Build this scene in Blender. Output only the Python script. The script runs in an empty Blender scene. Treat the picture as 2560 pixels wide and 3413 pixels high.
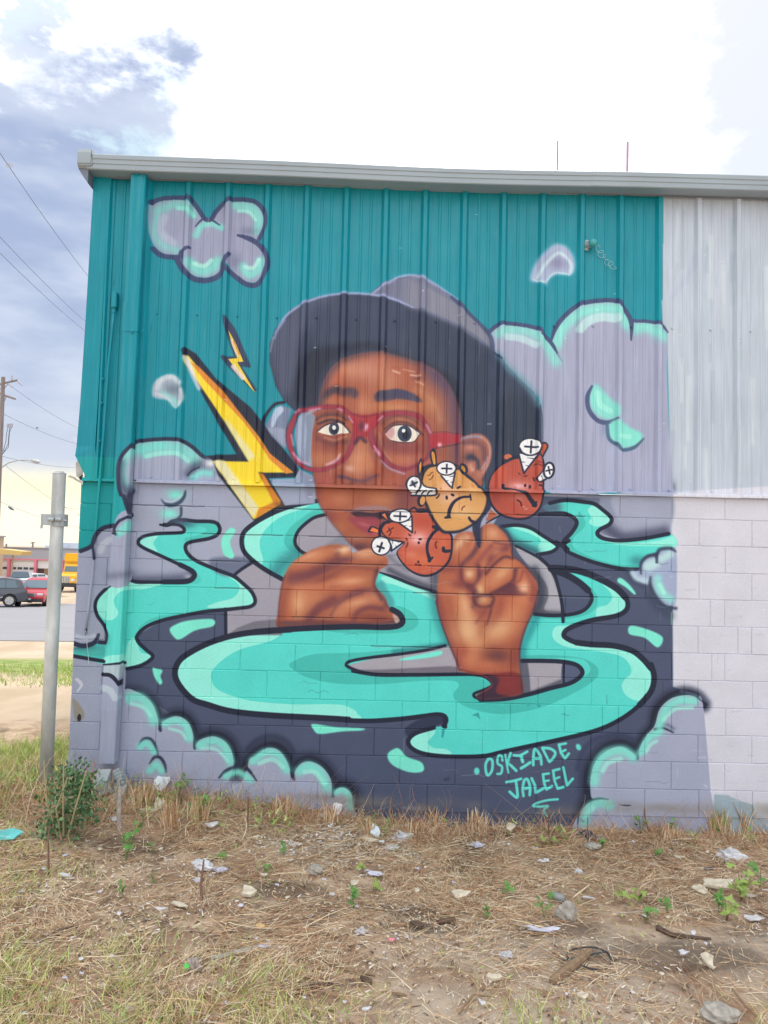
import bpy, bmesh, math, random
import numpy as np
from mathutils import Vector, Matrix
random.seed(4); np.random.seed(4)
scene = bpy.context.scene
col = scene.collection
# ---------------------------------------------------------------- camera, sky, sun, exposure
CX, CY, CZ = 1.48466, -5.60270, 1.94274
YAW, PITCH, ROLL, FPX = 0.01485, 0.05341, 0.02504, 2464.0
def cam_axes():
    cy,sy=math.cos(YAW),math.sin(YAW); cp,sp=math.cos(PITCH),math.sin(PITCH); cr,sr=math.cos(ROLL),math.sin(ROLL)
    f=np.array([sy*cp,cy*cp,sp]); r=np.array([cy,-sy,0.]); u=np.cross(r,f)
    return r*cr+u*sr, -r*sr+u*cr, f
AR, AU, AF = cam_axes()
CAMV = np.array([CX,CY,CZ])
cd = bpy.data.cameras.new('camera'); cam = bpy.data.objects.new('camera', cd); col.objects.link(cam)
cd.sensor_fit='VERTICAL'; cd.sensor_height=36.0; cd.lens=36.0*FPX/3413.0; cd.clip_start=.05; cd.clip_end=3000
M3 = Matrix(((AR[0],AU[0],-AF[0]),(AR[1],AU[1],-AF[1]),(AR[2],AU[2],-AF[2])))
cam.matrix_world = Matrix.Translation((CX,CY,CZ)) @ M3.to_4x4()
scene.camera = cam
scene.render.engine='CYCLES'
vs=scene.view_settings; vs.view_transform='Standard'; vs.look='None'; vs.exposure=1.12; vs.gamma=1.0; vs.use_curve_mapping=False
SUN_EL, SUN_AZ = math.radians(52), math.radians(12)      # azimuth measured from +Y towards +X: behind the building
sl=bpy.data.lights.new('sun','SUN'); sl.energy=1.3; sl.angle=math.radians(16); sl.color=(1.0,.95,.87)
so=bpy.data.objects.new('sun',sl); col.objects.link(so)
sd=Vector((math.sin(SUN_AZ)*math.cos(SUN_EL),math.cos(SUN_AZ)*math.cos(SUN_EL),math.sin(SUN_EL)))
so.rotation_euler=sd.to_track_quat('Z','Y').to_euler()
world=bpy.data.worlds.new('World'); scene.world=world; world.use_nodes=True
def build_world():
    nt=world.node_tree; N=nt.nodes; L=nt.links; N.clear()
    def n(t,**k):
        a=N.new(t)
        for q,v in k.items(): setattr(a,q,v)
        return a
    def math_(op,a,b=None,clamp=False):
        m=n('ShaderNodeMath',operation=op); m.use_clamp=clamp
        for i,v in enumerate((a,b)):
            if v is None: continue
            if isinstance(v,(int,float)): m.inputs[i].default_value=v
            else: L.new(v,m.inputs[i])
        return m.outputs[0]
    def mix(f,a,b):
        m=n('ShaderNodeMix',data_type='RGBA')
        for i,v in ((0,f),(6,a),(7,b)):
            if isinstance(v,(int,float)): m.inputs[i].default_value=v
            elif isinstance(v,tuple): m.inputs[i].default_value=(*v,1)
            else: L.new(v,m.inputs[i])
        return m.outputs[2]
    def ramp(v,a,b):
        m=n('ShaderNodeMapRange',interpolation_type='SMOOTHSTEP'); L.new(v,m.inputs[0])
        m.inputs[1].default_value=a; m.inputs[2].default_value=b; return m.outputs[0]
    out=n('ShaderNodeOutputWorld'); bg=n('ShaderNodeBackground'); L.new(bg.outputs[0],out.inputs[0])
    sky=n('ShaderNodeTexSky',sky_type='NISHITA'); sky.sun_disc=False; sky.sun_elevation=SUN_EL; sky.sun_rotation=SUN_AZ; sky.air_density=1.2; sky.dust_density=2
    tc=n('ShaderNodeTexCoord'); sx=n('ShaderNodeSeparateXYZ'); L.new(tc.outputs['Generated'],sx.inputs[0])
    X,Y,Z=sx.outputs
    def noise(scale,detail,sc=(1,1,1),loc=(0,0,0),rough=.55,dist=0.):
        mp=n('ShaderNodeMapping'); L.new(tc.outputs['Generated'],mp.inputs[0]); mp.inputs['Scale'].default_value=sc; mp.inputs['Location'].default_value=loc
        q=n('ShaderNodeTexNoise'); L.new(mp.outputs[0],q.inputs[0]); q.inputs['Scale'].default_value=scale; q.inputs['Detail'].default_value=detail; q.inputs['Roughness'].default_value=rough; q.inputs['Distortion'].default_value=dist
        return q.outputs[0]
    # glow of the hidden sun through the cloud deck
    dt=n('ShaderNodeVectorMath',operation='DOT_PRODUCT'); L.new(tc.outputs['Generated'],dt.inputs[0]); dt.inputs[1].default_value=tuple(Vector((-.60,.80,.17)).normalized())
    big=noise(2.6,7,(1,1,1.6),(1.3,.2,.7),.6,.3)
    fine=noise(7,8,(1,1,2.0),(0,3,1),.62,.2)
    nz=math_('ADD',math_('MULTIPLY',big,.62),math_('MULTIPLY',fine,.38))
    nzc=math_('MULTIPLY',math_('SUBTRACT',nz,.5),.62)
    wob=math_('MULTIPLY',math_('SUBTRACT',nz,.5),.42)
    low_=ramp(math_('ADD',Z,wob),.56,.50); left_=ramp(math_('ADD',X,wob),-.215,-.270)
    clump=ramp(nz,.30,.38)
    edge=math_('MULTIPLY',math_('SUBTRACT',1.0,math_('MULTIPLY',low_,left_)),clump)     # 0 grey-blue bank, 1 blown-out white
    def spot(v,a,b,k):
        d=n('ShaderNodeVectorMath',operation='DOT_PRODUCT'); L.new(tc.outputs['Generated'],d.inputs[0]); d.inputs[1].default_value=tuple(Vector(v).normalized())
        return ramp(math_('ADD',d.outputs['Value'],math_('MULTIPLY',math_('SUBTRACT',fine,.5),k)),a,b)
    edge=math_('MULTIPLY',edge,math_('SUBTRACT',1.0,math_('MULTIPLY',spot((-.362,.765,.535),.9982,.9996,.012),.85)))
    soft=noise(5,5,(1,1,3),(4,1,2),.5)
    grey=mix(ramp(soft,.36,.62),(.18,.22,.32),(.29,.325,.40))
    low=ramp(Z,.30,.02); grey=mix(math_("MULTIPLY",low,.75),grey,(.37,.39,.43))
    grey=mix(ramp(fine,.60,.72),grey,(.42,.43,.45))
    cloud=mix(edge,grey,(1.05,1.05,1.05))
    # thin grey veil towards the right, a few gaps of clear sky beside the bank
    cloud=mix(math_('MULTIPLY',ramp(math_('ADD',X,wob),.295,.37),.92),cloud,(.33,.35,.395))
    gap=math_('MAXIMUM',spot((-.345,.765,.56),.9978,.9996,.02),spot((-.285,.80,.525),.9970,.9996,.022))
    cloud=mix(math_('MULTIPLY',math_('MULTIPLY',gap,ramp(fine,.44,.62)),.6),cloud,(.36,.47,.50))
    # warm clearing low on the left horizon
    az=ramp(X,.15,-.25); el=math_('MULTIPLY',ramp(math_('ADD',Z,math_('MULTIPLY',math_('SUBTRACT',fine,.5),.05)),.105,.075),1.0)
    cloud=mix(math_('MULTIPLY',el,az),cloud,(.56,.50,.35))
    core=math_('MULTIPLY',ramp(Z,.07,.03),az); cloud=mix(math_('MULTIPLY',core,.75),cloud,(.62,.60,.47))
    skm=n('ShaderNodeMix',data_type='RGBA'); skm.blend_type='MULTIPLY'; skm.inputs[0].default_value=1; L.new(sky.outputs[0],skm.inputs[6]); skm.inputs[7].default_value=(1,1,1,1)
    cl10=n('ShaderNodeMix',data_type='RGBA'); cl10.blend_type='MULTIPLY'; cl10.inputs[0].default_value=1; L.new(cloud,cl10.inputs[6]); cl10.inputs[7].default_value=(10,10,10,1); cl10.clamp_result=False
    fin=mix(.94,skm.outputs[2],cl10.outputs[2])
    L.new(fin,bg.inputs[0]); bg.inputs[1].default_value=0.1
build_world()
# ---------------------------------------------------------------- helpers
def ray(px,py):
    d=AF*FPX+AR*(px-1280)-AU*(py-1706.5); return d/np.linalg.norm(d)
def at_y(px,py,Y):
    d=ray(px,py); t=(Y-CY)/d[1]; return CAMV+t*d
def wall_xz(px,py):
    q=at_y(px,py,0.); return q[0],q[2]
PROF=[(-50,.10),(0,.10),(3,.10),(5.6,.20),(7.5,.15),(10,.0),(14,-.5),(20,-1.02),(23,-1.18),(48.7,-2.13),(60,-2.35),(67,-2.45),(95,-3.0),(160,-3.4),(1000,-4)]
def vnoise(x,y,s):
    return math.sin(x*s*1.7+1.3)*math.sin(y*s*1.9+.7)+.5*math.sin(x*s*3.9+y*s*2.1+2.)+.35*math.sin(y*s*6.3-x*s*4.4)
def gz(x,y):
    d=y-CY; z=np.interp(d,[p[0] for p in PROF],[p[1] for p in PROF])
    if d<12:
        w=min(1,max(0,(12-d)/5)); w2=min(1,max(0,(d-1.5)/3.5))
        t=min(1,max(0,(x+1.0)/3.2)); z+= w*w2*(-.29*t)+.0
        z+=w*(.014*vnoise(x,y,1.3)+.008*vnoise(x+5,y,3.9))
        z+=.09*math.exp(-((x+.85)**2/.25+(y+.42)**2/.12))*w
    return float(z)
def at_g(px,py):
    d=ray(px,py); t=2.0
    for _ in range(4000):
        q=CAMV+t*d
        if q[2]<=gz(q[0],q[1]): return q
        t+=.01 if t<12 else .1
    return CAMV+t*d
def tag(o,label=None,cat=None,group=None,kind=None):
    if label: o['label']=label
    if cat: o['category']=cat
    if group: o['group']=group
    if kind: o['kind']=kind
    return o
def empty(name,loc=(0,0,0),rz=0,**k):
    o=bpy.data.objects.new(name,None); col.objects.link(o); o.location=loc; o.rotation_euler=(0,0,rz); o.empty_display_size=.1
    return tag(o,**k)
def copy_tree(o,parent=None):
    c=o.copy(); col.objects.link(c); c.parent=parent
    for ch in list(o.children): copy_tree(ch,c)
    return c
class MB:
    def __init__(s): s.v=[]; s.f=[]; s.m=[]
    def add(s,vs,fs,mi=0):
        b=len(s.v); s.v+= [tuple(map(float,p)) for p in vs]; s.f+=[tuple(b+i for i in f) for f in fs]; s.m+=[mi]*len(fs); return s
    def box(s,c,d,rz=0,mi=0,rot=None):
        hx,hy,hz=d[0]/2,d[1]/2,d[2]/2
        R_=rot if rot is not None else Matrix.Rotation(rz,3,'Z')
        P=[Vector(c)+R_@Vector((x,y,z)) for z in(-hz,hz) for y in(-hy,hy) for x in(-hx,hx)]
        return s.add(P,[(0,2,3,1),(4,5,7,6),(0,1,5,4),(2,6,7,3),(0,4,6,2),(1,3,7,5)],mi)
    def tube(s,path,r,n=8,mi=0,caps=True):
        P=[Vector(p) for p in path]; rs=r if isinstance(r,(list,tuple)) else [r]*len(P)
        vs=[];fs=[]; up=None
        for i,p in enumerate(P):
            t=(P[min(i+1,len(P)-1)]-P[max(i-1,0)]).normalized()
            if up is None: up=Vector((0,0,1)) if abs(t.z)<.9 else Vector((1,0,0))
            a=t.cross(up).normalized(); b=a.cross(t).normalized(); up=b
            for k in range(n):
                q=2*math.pi*k/n; vs.append(p+(a*math.cos(q)+b*math.sin(q))*rs[i])
        for i in range(len(P)-1):
            for k in range(n): fs.append((i*n+k,i*n+(k+1)%n,(i+1)*n+(k+1)%n,(i+1)*n+k))
        if caps: fs.append(tuple(range(n))[::-1]); fs.append(tuple((len(P)-1)*n+k for k in range(n)))
        return s.add(vs,fs,mi)
    def prism(s,poly,a0,a1,axis='x',mi=0):
        """poly: 2D outline; extruded from a0 to a1 along axis. x: poly=(y,z)  y: poly=(x,z)  z: poly=(x,y)"""
        f={'x':lambda p,a:(a,p[0],p[1]),'y':lambda p,a:(p[0],a,p[1]),'z':lambda p,a:(p[0],p[1],a)}[axis]
        n=len(poly); vs=[f(p,a0) for p in poly]+[f(p,a1) for p in poly]
        fs=[(i,(i+1)%n,n+(i+1)%n,n+i) for i in range(n)]+[tuple(range(n))[::-1],tuple(range(n,2*n))]
        return s.add(vs,fs,mi)
    def build(s,name,mat,parent=None,smooth=False,bevel=0,loc=None,rz=0):
        me=bpy.data.meshes.new(name); me.from_pydata(s.v,[],s.f)
        for m_ in (mat if isinstance(mat,(list,tuple)) else [mat]): me.materials.append(m_)
        if any(s.m): me.polygons.foreach_set('material_index',s.m)
        if smooth: me.polygons.foreach_set('use_smooth',[True]*len(me.polygons))
        if bevel:
            bm=bmesh.new(); bm.from_mesh(me); bmesh.ops.recalc_face_normals(bm,faces=bm.faces)
            bmesh.ops.bevel(bm,geom=[e for e in bm.edges if len(e.link_faces)==2 and e.calc_face_angle(0)>.5],offset=bevel,segments=2,affect='EDGES',clamp_overlap=True)
            bm.to_mesh(me); bm.free()
        elif not smooth or True:
            bm=bmesh.new(); bm.from_mesh(me)
            if len(bm.faces)<4000: bmesh.ops.recalc_face_normals(bm,faces=bm.faces)
            bm.to_mesh(me); bm.free()
        me.update()
        o=bpy.data.objects.new(name,me); col.objects.link(o); o.parent=parent
        if loc is not None: o.location=loc
        o.rotation_euler=(0,0,rz)
        return o
def mat(name,c,rough=.7,metal=0,var=.0,scale=8,bump=0,bscale=40,c2=None,spec=.5,alpha=1,trans=0,coord='Object',stretch=(1,1,1)):
    m=bpy.data.materials.new(name); m.use_nodes=True; nt=m.node_tree; b=nt.nodes['Principled BSDF']; L=nt.links
    b.inputs['Base Color'].default_value=(*c,1); b.inputs['Roughness'].default_value=rough; b.inputs['Metallic'].default_value=metal
    b.inputs['Specular IOR Level'].default_value=spec
    if trans: b.inputs['Transmission Weight'].default_value=trans
    if alpha<1: b.inputs['Alpha'].default_value=alpha
    tc=nt.nodes.new('ShaderNodeTexCoord'); mp=nt.nodes.new('ShaderNodeMapping'); L.new(tc.outputs[coord],mp.inputs[0]); mp.inputs['Scale'].default_value=stretch
    if var or c2:
        q=nt.nodes.new('ShaderNodeTexNoise'); q.inputs['Scale'].default_value=scale; q.inputs['Detail'].default_value=6; q.inputs['Roughness'].default_value=.6; L.new(mp.outputs[0],q.inputs[0])
        r=nt.nodes.new('ShaderNodeValToRGB'); L.new(q.outputs[0],r.inputs[0])
        a=c; d=c2 if c2 else tuple(x*(1-var) for x in c)
        r.color_ramp.elements[0].position=.35; r.color_ramp.elements[1].position=.68
        r.color_ramp.elements[0].color=(*d,1); r.color_ramp.elements[1].color=(*(tuple(min(1,x*(1+var*.5)) for x in a)),1)
        L.new(r.outputs[0],b.inputs['Base Color'])
    if bump:
        q=nt.nodes.new('ShaderNodeTexNoise'); q.inputs['Scale'].default_value=bscale; q.inputs['Detail'].default_value=5; L.new(mp.outputs[0],q.inputs[0])
        bp=nt.nodes.new('ShaderNodeBump'); bp.inputs['Strength'].default_value=bump; bp.inputs['Distance'].default_value=.01; L.new(q.outputs[0],bp.inputs['Height']); L.new(bp.outputs[0],b.inputs['Normal'])
    return m
def emis(name,c,s):
    m=bpy.data.materials.new(name); m.use_nodes=True; b=m.node_tree.nodes['Principled BSDF']
    b.inputs['Base Color'].default_value=(*c,1); b.inputs['Emission Color'].default_value=(*c,1); b.inputs['Emission Strength'].default_value=s; return m
# ---------------------------------------------------------------- wall painting (rasterised in wall metres)
PPM_ = 380.0; TX0, TX1, TZ0, TZ1 = -0.82, 4.62, -0.45, 4.75
TW = int((TX1-TX0)*PPM_); TH = int((TZ1-TZ0)*PPM_)
CV = np.zeros((TH, TW, 3), np.float32)
FR = dict(A=(450,600,.42194), B=(850,850,.42194), C=(1400,850,.42194), D=(350,1400,.42194), E=(900,1300,.42194),
          F=(1250,1400,.42194), G=(850,1700,.42194), H=(1350,1700,.42194), I=(250,1650,.42194), J=(550,2050,.42194),
          K=(1150,2050,.42194), L=(1600,1700,.42194), M=(1600,950,.42194), N=(1560,2400,.27125), O=(1200,1450,.24111),
          P=(1500,1420,.24111), Q=(0,2200,.54249), R=(1700,2200,.51839), U=(1700,400,.51839), V=(1800,1500,.45811), S=(0,0,1.0), W=(0,0,1.0))
def hexc(h):
    if isinstance(h, str): return np.array([int(h[i:i+2],16)/255 for i in (0,2,4)], np.float32)
    return np.array(h, np.float32)
def W(fr, pts):                       # sketch coordinates -> metres on the wall -> texel coordinates
    ox, oy, k = FR[fr]; out = []
    for q in pts:
        X, Z = q if fr == 'W' else wall_xz(ox+q[0]*k, oy+q[1]*k)
        out.append(((X-TX0)*PPM_, (TZ1-Z)*PPM_))
    return np.array(out, np.float64)
def smooth(P, closed, n=6):
    P = np.asarray(P); N = len(P)
    if N < 3: return P
    out = []
    rng = range(N) if closed else range(N-1)
    for i in rng:
        if closed: a,b,c,d = P[(i-1)%N],P[i],P[(i+1)%N],P[(i+2)%N]
        else: a,b,c,d = P[max(i-1,0)],P[i],P[i+1],P[min(i+2,N-1)]
        for t in np.arange(n)/n:
            out.append(.5*((2*b)+(-a+c)*t+(2*a-5*b+4*c-d)*t*t+(-a+3*b-3*c+d)*t**3))
    if not closed: out.append(P[-1])
    return np.array(out)
def boxblur(m, r):
    r = int(round(r))
    if r < 1: return m
    for _ in range(3):
        for ax in (0,1):
            p = np.pad(m, [(r+1,r) if a==ax else (0,0) for a in (0,1)], mode='edge')
            c = np.cumsum(p, axis=ax, dtype=np.float64)
            if ax == 0: m = (c[2*r+1:]-c[:-2*r-1])/(2*r+1)
            else: m = (c[:,2*r+1:]-c[:,:-2*r-1])/(2*r+1)
    return m.astype(np.float32)
def poly_mask(P, pad=0):
    x0 = int(max(0, np.floor(P[:,0].min())-pad)); x1 = int(min(TW, np.ceil(P[:,0].max())+pad+1))
    y0 = int(max(0, np.floor(P[:,1].min())-pad)); y1 = int(min(TH, np.ceil(P[:,1].max())+pad+1))
    if x1 <= x0 or y1 <= y0: return None
    w, h = x1-x0, y1-y0; SS = 3
    acc = np.zeros((h*SS, w+1), np.float32)
    A = P - (x0, y0); B = np.roll(A, -1, 0)
    ys = (np.arange(h*SS)+.5)/SS
    lo = np.minimum(A[:,1],B[:,1]); hi = np.maximum(A[:,1],B[:,1])
    xg = np.arange(w+1, dtype=np.float32)
    for i, y in enumerate(ys):
        s = (lo <= y) & (hi > y)
        if not s.any(): continue
        a, b = A[s], B[s]
        xs = np.sort(a[:,0]+(y-a[:,1])/(b[:,1]-a[:,1])*(b[:,0]-a[:,0]))
        for j in range(0, len(xs)-1, 2):
            u, v = xs[j], xs[j+1]
            acc[i] += np.clip(v-xg,0,1)-np.clip(u-xg,0,1)
    m = acc.reshape(h, SS, w+1).mean(1)[:, :w]
    return np.clip(m,0,1), x0, y0
def comp(m, x0, y0, col, alpha, clip=None):
    h, w = m.shape
    a = m*alpha
    if clip is not None: a = a*clip[y0:y0+h, x0:x0+w]
    CV[y0:y0+h, x0:x0+w] += (hexc(col)-CV[y0:y0+h, x0:x0+w])*a[...,None]
def fill(fr, pts, col, soft=0, alpha=1, clip=None, sm=True):
    P = W(fr, pts)
    if sm: P = smooth(P, True)
    r = soft*FR[fr][2]*PPM_/435/2
    t = poly_mask(P, int(r*3+2))
    if t is None: return
    m, x0, y0 = t
    comp(boxblur(m, r), x0, y0, col, alpha, clip)
def mask(fr, pts, soft=0, sm=True):
    M_ = np.zeros((TH,TW), np.float32); P = W(fr, pts)
    if sm: P = smooth(P, True)
    r = soft*FR[fr][2]*PPM_/435/2
    t = poly_mask(P, int(r*3+2))
    if t: m,x0,y0 = t; m = boxblur(m,r); M_[y0:y0+m.shape[0], x0:x0+m.shape[1]] = m
    return M_
def line(fr, pts, w, col='2c3752', soft=1.5, alpha=1, clip=None, taper=(1,1), sm=True, ws=None):
    """stroke; w in sketch units; ws = widths per given point"""
    P = W(fr, pts); k = FR[fr][2]*PPM_/435
    if ws is None:
        n = len(P); ws = [w]*n
        if n > 1: ws[0] = w*taper[0]; ws[-1] = w*taper[1]
    Q = np.column_stack([P, np.array(ws)*k/2])
    if sm: Q = smooth(Q, False)
    s = max(.8, soft*k); pad = Q[:,2].max()+s+2
    x0 = int(max(0, Q[:,0].min()-pad)); x1 = int(min(TW, Q[:,0].max()+pad+1))
    y0 = int(max(0, Q[:,1].min()-pad)); y1 = int(min(TH, Q[:,1].max()+pad+1))
    if x1 <= x0 or y1 <= y0: return
    D_ = np.full((y1-y0, x1-x0), 1e3, np.float32)
    segs = list(zip(Q[:-1], Q[1:])) if len(Q) > 1 else [(Q[0], Q[0])]
    for a, b in segs:
        bx0 = int(max(x0, min(a[0],b[0])-pad)); bx1 = int(min(x1, max(a[0],b[0])+pad+1))
        by0 = int(max(y0, min(a[1],b[1])-pad)); by1 = int(min(y1, max(a[1],b[1])+pad+1))
        if bx1 <= bx0 or by1 <= by0: continue
        gx = np.arange(bx0,bx1,dtype=np.float32)[None,:]-a[0]; gy = np.arange(by0,by1,dtype=np.float32)[:,None]-a[1]
        dx, dy = b[0]-a[0], b[1]-a[1]; L2 = dx*dx+dy*dy+1e-9
        t = np.clip((gx*dx+gy*dy)/L2,0,1)
        d = np.sqrt((gx-t*dx)**2+(gy-t*dy)**2)-(a[2]+(b[2]-a[2])*t)
        v = D_[by0-y0:by1-y0, bx0-x0:bx1-x0]; np.minimum(v, d, out=v)
    m = np.clip(.5-D_/(2*s)*1.0, 0, 1) if soft <= 2 else 1/(1+np.exp(np.clip(D_*2.6/s,-30,30)))
    comp(m.astype(np.float32), x0, y0, col, alpha, clip)
def blob(fr, x, y, rx, ry, col, alpha=1, rot=0, clip=None, p=1.0):
    c = W(fr, [(x,y)])[0]; k = FR[fr][2]*PPM_/435; rx*=k; ry*=k
    R_ = max(rx,ry)*2.4
    x0=int(max(0,c[0]-R_)); x1=int(min(TW,c[0]+R_+1)); y0=int(max(0,c[1]-R_)); y1=int(min(TH,c[1]+R_+1))
    if x1<=x0 or y1<=y0: return
    gx=np.arange(x0,x1)[None,:]-c[0]; gy=np.arange(y0,y1)[:,None]-c[1]
    t=math.radians(rot); u=(gx*math.cos(t)+gy*math.sin(t))/rx; v=(-gx*math.sin(t)+gy*math.cos(t))/ry
    comp(np.exp(-((u*u+v*v)**p)*1.2).astype(np.float32), x0,y0,col,alpha,clip)
def ell(fr, x, y, rx, ry, col, rot=0, soft=0, alpha=1, clip=None):
    t=math.radians(rot)
    fill(fr,[(x+rx*math.cos(a)*math.cos(t)-ry*math.sin(a)*math.sin(t), y+rx*math.cos(a)*math.sin(t)+ry*math.sin(a)*math.cos(t)) for a in np.linspace(0,2*math.pi,16,endpoint=False)],col,soft,alpha,clip)
# ---------------------------------------------------------------- the mural itself
def cat(*parts):
    o = []
    for f_, pts in parts:
        ox, oy, k = FR[f_]; o += [(ox+x*k, oy+y*k) for x, y in pts]
    return o
TEAL='0d93a4'; LAV='a6aec4'; SLATE='515b76'; INK='232a40'; TQ='5cdfd5'; TQL='9af4e6'; TQD='4ac5bb'; MINT='84f0da'
JK='a3a2b0'; SK='a85f48'
def paint_mural():
    CV[:] = hexc(TEAL)
    # unpainted grey wall on the right
    fill('S', cat(('U',[(985,480),(988,790),(978,800),(975,1160),(965,1170),(972,1300),(1010,1370)]),('V',[(945,-100),(940,100),(935,350)]))+[(2240,1720),(2900,1800),(2900,300)], 'bfcbd8', 3, sm=False)
    for i in range(34):
        r = random.random
        x=2235+r()*420; y=650+r()*900
        line('S',[(x,y),(x+r()*4-2,y+60+r()*160)],5+r()*14,random.choice(['dbe4ea','a9b7c6','b4c4d0','dfe8ee']),6,.45)
    line('U',[(1040,1140),(1110,1050),(1170,950),(1180,880)],34,'b4c1d6',14,.55)
    line('U',[(1290,1440),(1285,1550)],16,'a9b6c4',6,.5)
    blob('V',965,270,30,45,'6d7386',.9)
    # ---- block wall grounds
    fill('S', [(200,1628),(2240,1650),(2242,2900),(200,2900)], LAV, 1, sm=False)
    fill('S', [(2238,1640),(2241,2290),(2340,2330),(2336,2860),(2900,2900),(2900,1600)], 'd8dae6', 2, sm=False)
    fill('R', [(1312,862),(1400,868),(1480,905),(1560,930),(1700,960),(1700,1200),(1300,1200)], 'a2b7c3', 4, sm=False)
    fill('R', [(1560,915),(1700,920),(1700,1040),(1580,1020)], 'c8ced6', 4, sm=False)
    # teal strip on the left pier (block courses)
    fill('I', [(-100,-300),(330,-300),(380,0),(430,150),(300,235),(180,270),(130,390),(40,440),(-100,470)], '12a2a6', 2, sm=False)
    # slate ground
    fill('S', cat(('I',[(400,1370),(520,1345),(615,1265),(500,1160),(480,1110),(700,985),(1177,905),(1210,640),(1250,630),(1380,520),(1640,560)]))+
      [(1500,2000),(1700,1650),(2000,1660)]+cat(('V',[(420,430),(500,500),(420,600),(480,640),(600,660),(750,650),(940,605),(945,680)]))+[(2240,1800),(2243,2290)]+
      cat(('R',[(1130,200),(960,300),(900,450),(820,620),(700,560),(560,600),(500,760),(520,880),(440,1000),(400,1200)]),('J',[(1480,1800),(1500,1450),(1440,1360),(1350,1400),(1310,1280),(1200,1160),(1100,1150),(1020,1260),(960,1100),(820,1040),(690,1130),(640,1220),(540,1100),(460,970),(340,950),(240,1040),(200,900),(60,790)]),('I',[(560,1600),(400,1540)])), SLATE, 2, sm=False)
    # upper right lavender patch with airbrushed shade above the notch
    m = mask('V',[(440,440),(520,520),(430,605),(600,655),(760,645),(945,600),(940,330),(500,330),(300,330)],3,False)
    fill('V',[(300,330),(560,345),(560,500),(500,480),(380,400)],'7f8aa4',30,.6)
    fill('V',[(540,320),(560,500),(600,560),(760,600),(940,570),(945,320)],LAV,16,1)
    line('V',[(480,560),(600,640),(760,625),(900,600)],90,'454a66',38,.85,clip=m)
    # shade behind cloud airbrush at far right
    # ---- turquoise rivers -------------------------------------------------
    # left river
    R1 = cat(('I',[(797,197),(950,205),(1097,212),(1142,258),(1127,308),(1057,342),(917,368),(872,398),(887,458),(957,518),(1117,588),(1247,638),(1327,698),(1397,768),(1422,838),(1387,878),(1287,893),(1177,905),(1037,918),(890,945),(700,985),(560,1040),(490,1110),(500,1160),(560,1220),(615,1265),(600,1300),(520,1345),(410,1370),(385,1318),(240,1338),(100,1300),(-60,1262),(-60,1205),(90,1205),(180,1165),(250,1165),(250,1100),(230,1030),(175,950),(158,870),(185,800),(270,715),(330,665),(420,655),(480,685),(700,690),(880,690),(945,650),(930,600),(830,550),(680,480),(540,415),(500,375),(530,330),(640,305),(800,300),(855,290),(860,260),(800,235)]))
    fill('S', R1, TQ)
    mR = mask('S', R1)
    fill('I',[(500,370),(640,310),(660,320),(620,380),(650,440),(640,480),(540,420)],TQL,0,1,mR)
    fill('I',[(1060,892),(1110,850),(1250,810),(1300,730),(1250,670),(1140,610),(1250,620),(1460,760),(1440,900)],TQL,0,1,mR)
    fill('I',[(150,880),(180,780),(300,690),(700,690),(560,740),(450,745),(360,765),(315,820),(320,870),(345,930),(310,980),(240,985),(190,940)],TQL,0,1,mR)
    fill('I',[(230,1280),(380,1262),(385,1330),(230,1350)],TQL,0,1,mR)
    fill('I',[(440,1140),(480,1140),(520,1240),(620,1270),(520,1360),(400,1370),(410,1200)],TQL,0,1,mR)
    fill('I',[(830,180),(1180,200),(1150,340),(900,370),(870,340),(960,320),(1040,280),(980,240),(880,250)],TQD,6,.75,mR)
    blob('I',850,230,110,40,'3f7f8f',.8,0,mR)
    fill('I',[(500,1080),(560,1020),(800,950),(1180,890),(900,920),(650,960),(520,1030)],TQD,3,.8,mR)
    fill('I',[(920,560),(980,640),(990,690),(900,700),(860,690),(950,650)],TQD,6,.6,mR)
    fill('I',[(250,1080),(285,1110),(280,1180),(240,1200)],TQD,4,.8,mR)
    fill('I',[(-60,1205),(230,1180),(235,1280),(100,1275),(-60,1250)],'48b3b0',20,.8,mR)
    blob('I',30,1200,120,26,'3d6f7c',.8,0,mR)
    # shade in the lavender pocket above the left river
    m = mask('I',[(450,690),(700,690),(880,690),(945,650),(930,600),(830,550),(680,480),(450,480)])
    line('I',[(440,690),(700,680),(880,665),(930,620)],90,'4a506c',40,.85,clip=m)
    blob('I',890,640,30,20,'b8bccb',.8,0,m)
    m = mask('I',[(1110,525),(1400,525),(1250,632),(1117,588)],0,False); fill('I',[(1080,500),(1400,505),(1250,640),(1100,600)],'6d7791',14,1)
    # big lower river
    BR = cat(('I',[(1700,1062),(1500,1075),(1350,1090),(1200,1120),(1050,1170),(920,1235),(830,1300),(790,1380),(800,1460),(860,1550),(940,1620)]),
             ('J',[(330,705),(480,750),(650,775),(900,795),(1200,810),(1450,825)]),
             ('K',[(0,830),(200,835),(430,820),(600,800),(720,785),(780,795),(798,830),(780,872),(700,888),(560,930),(500,985),(515,1040),(590,1085),(720,1110),(900,1118),(1100,1112),(1250,1078),(1450,1035),(1659,990)]),
             ('R',[(540,455),(700,385),(830,290),(905,200),(925,110),(905,30)]),
             ('L',[(1350,1250),(1290,1180),(1200,1110),(1050,1070),(880,1060),(760,1045),(680,1010),(660,980),(690,940),(780,900),(900,865),(1050,840),(1130,810),(1165,760),(1150,690),(1080,620),(980,560),(870,510),(760,475),(640,460),(560,462),(680,510),(780,570),(850,630),(880,690),(860,750),(800,800),(700,825),(560,835),(430,825)]),
             ('H',[(950,800),(500,900),(250,760)]),
             ('G',[(1430,655),(1250,590),(1100,530),(980,500),(960,620),(1060,760),(1180,860),(1120,920),(800,915)]))
    fill('S', BR, TQ)
    mB = mask('S', BR)
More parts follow.
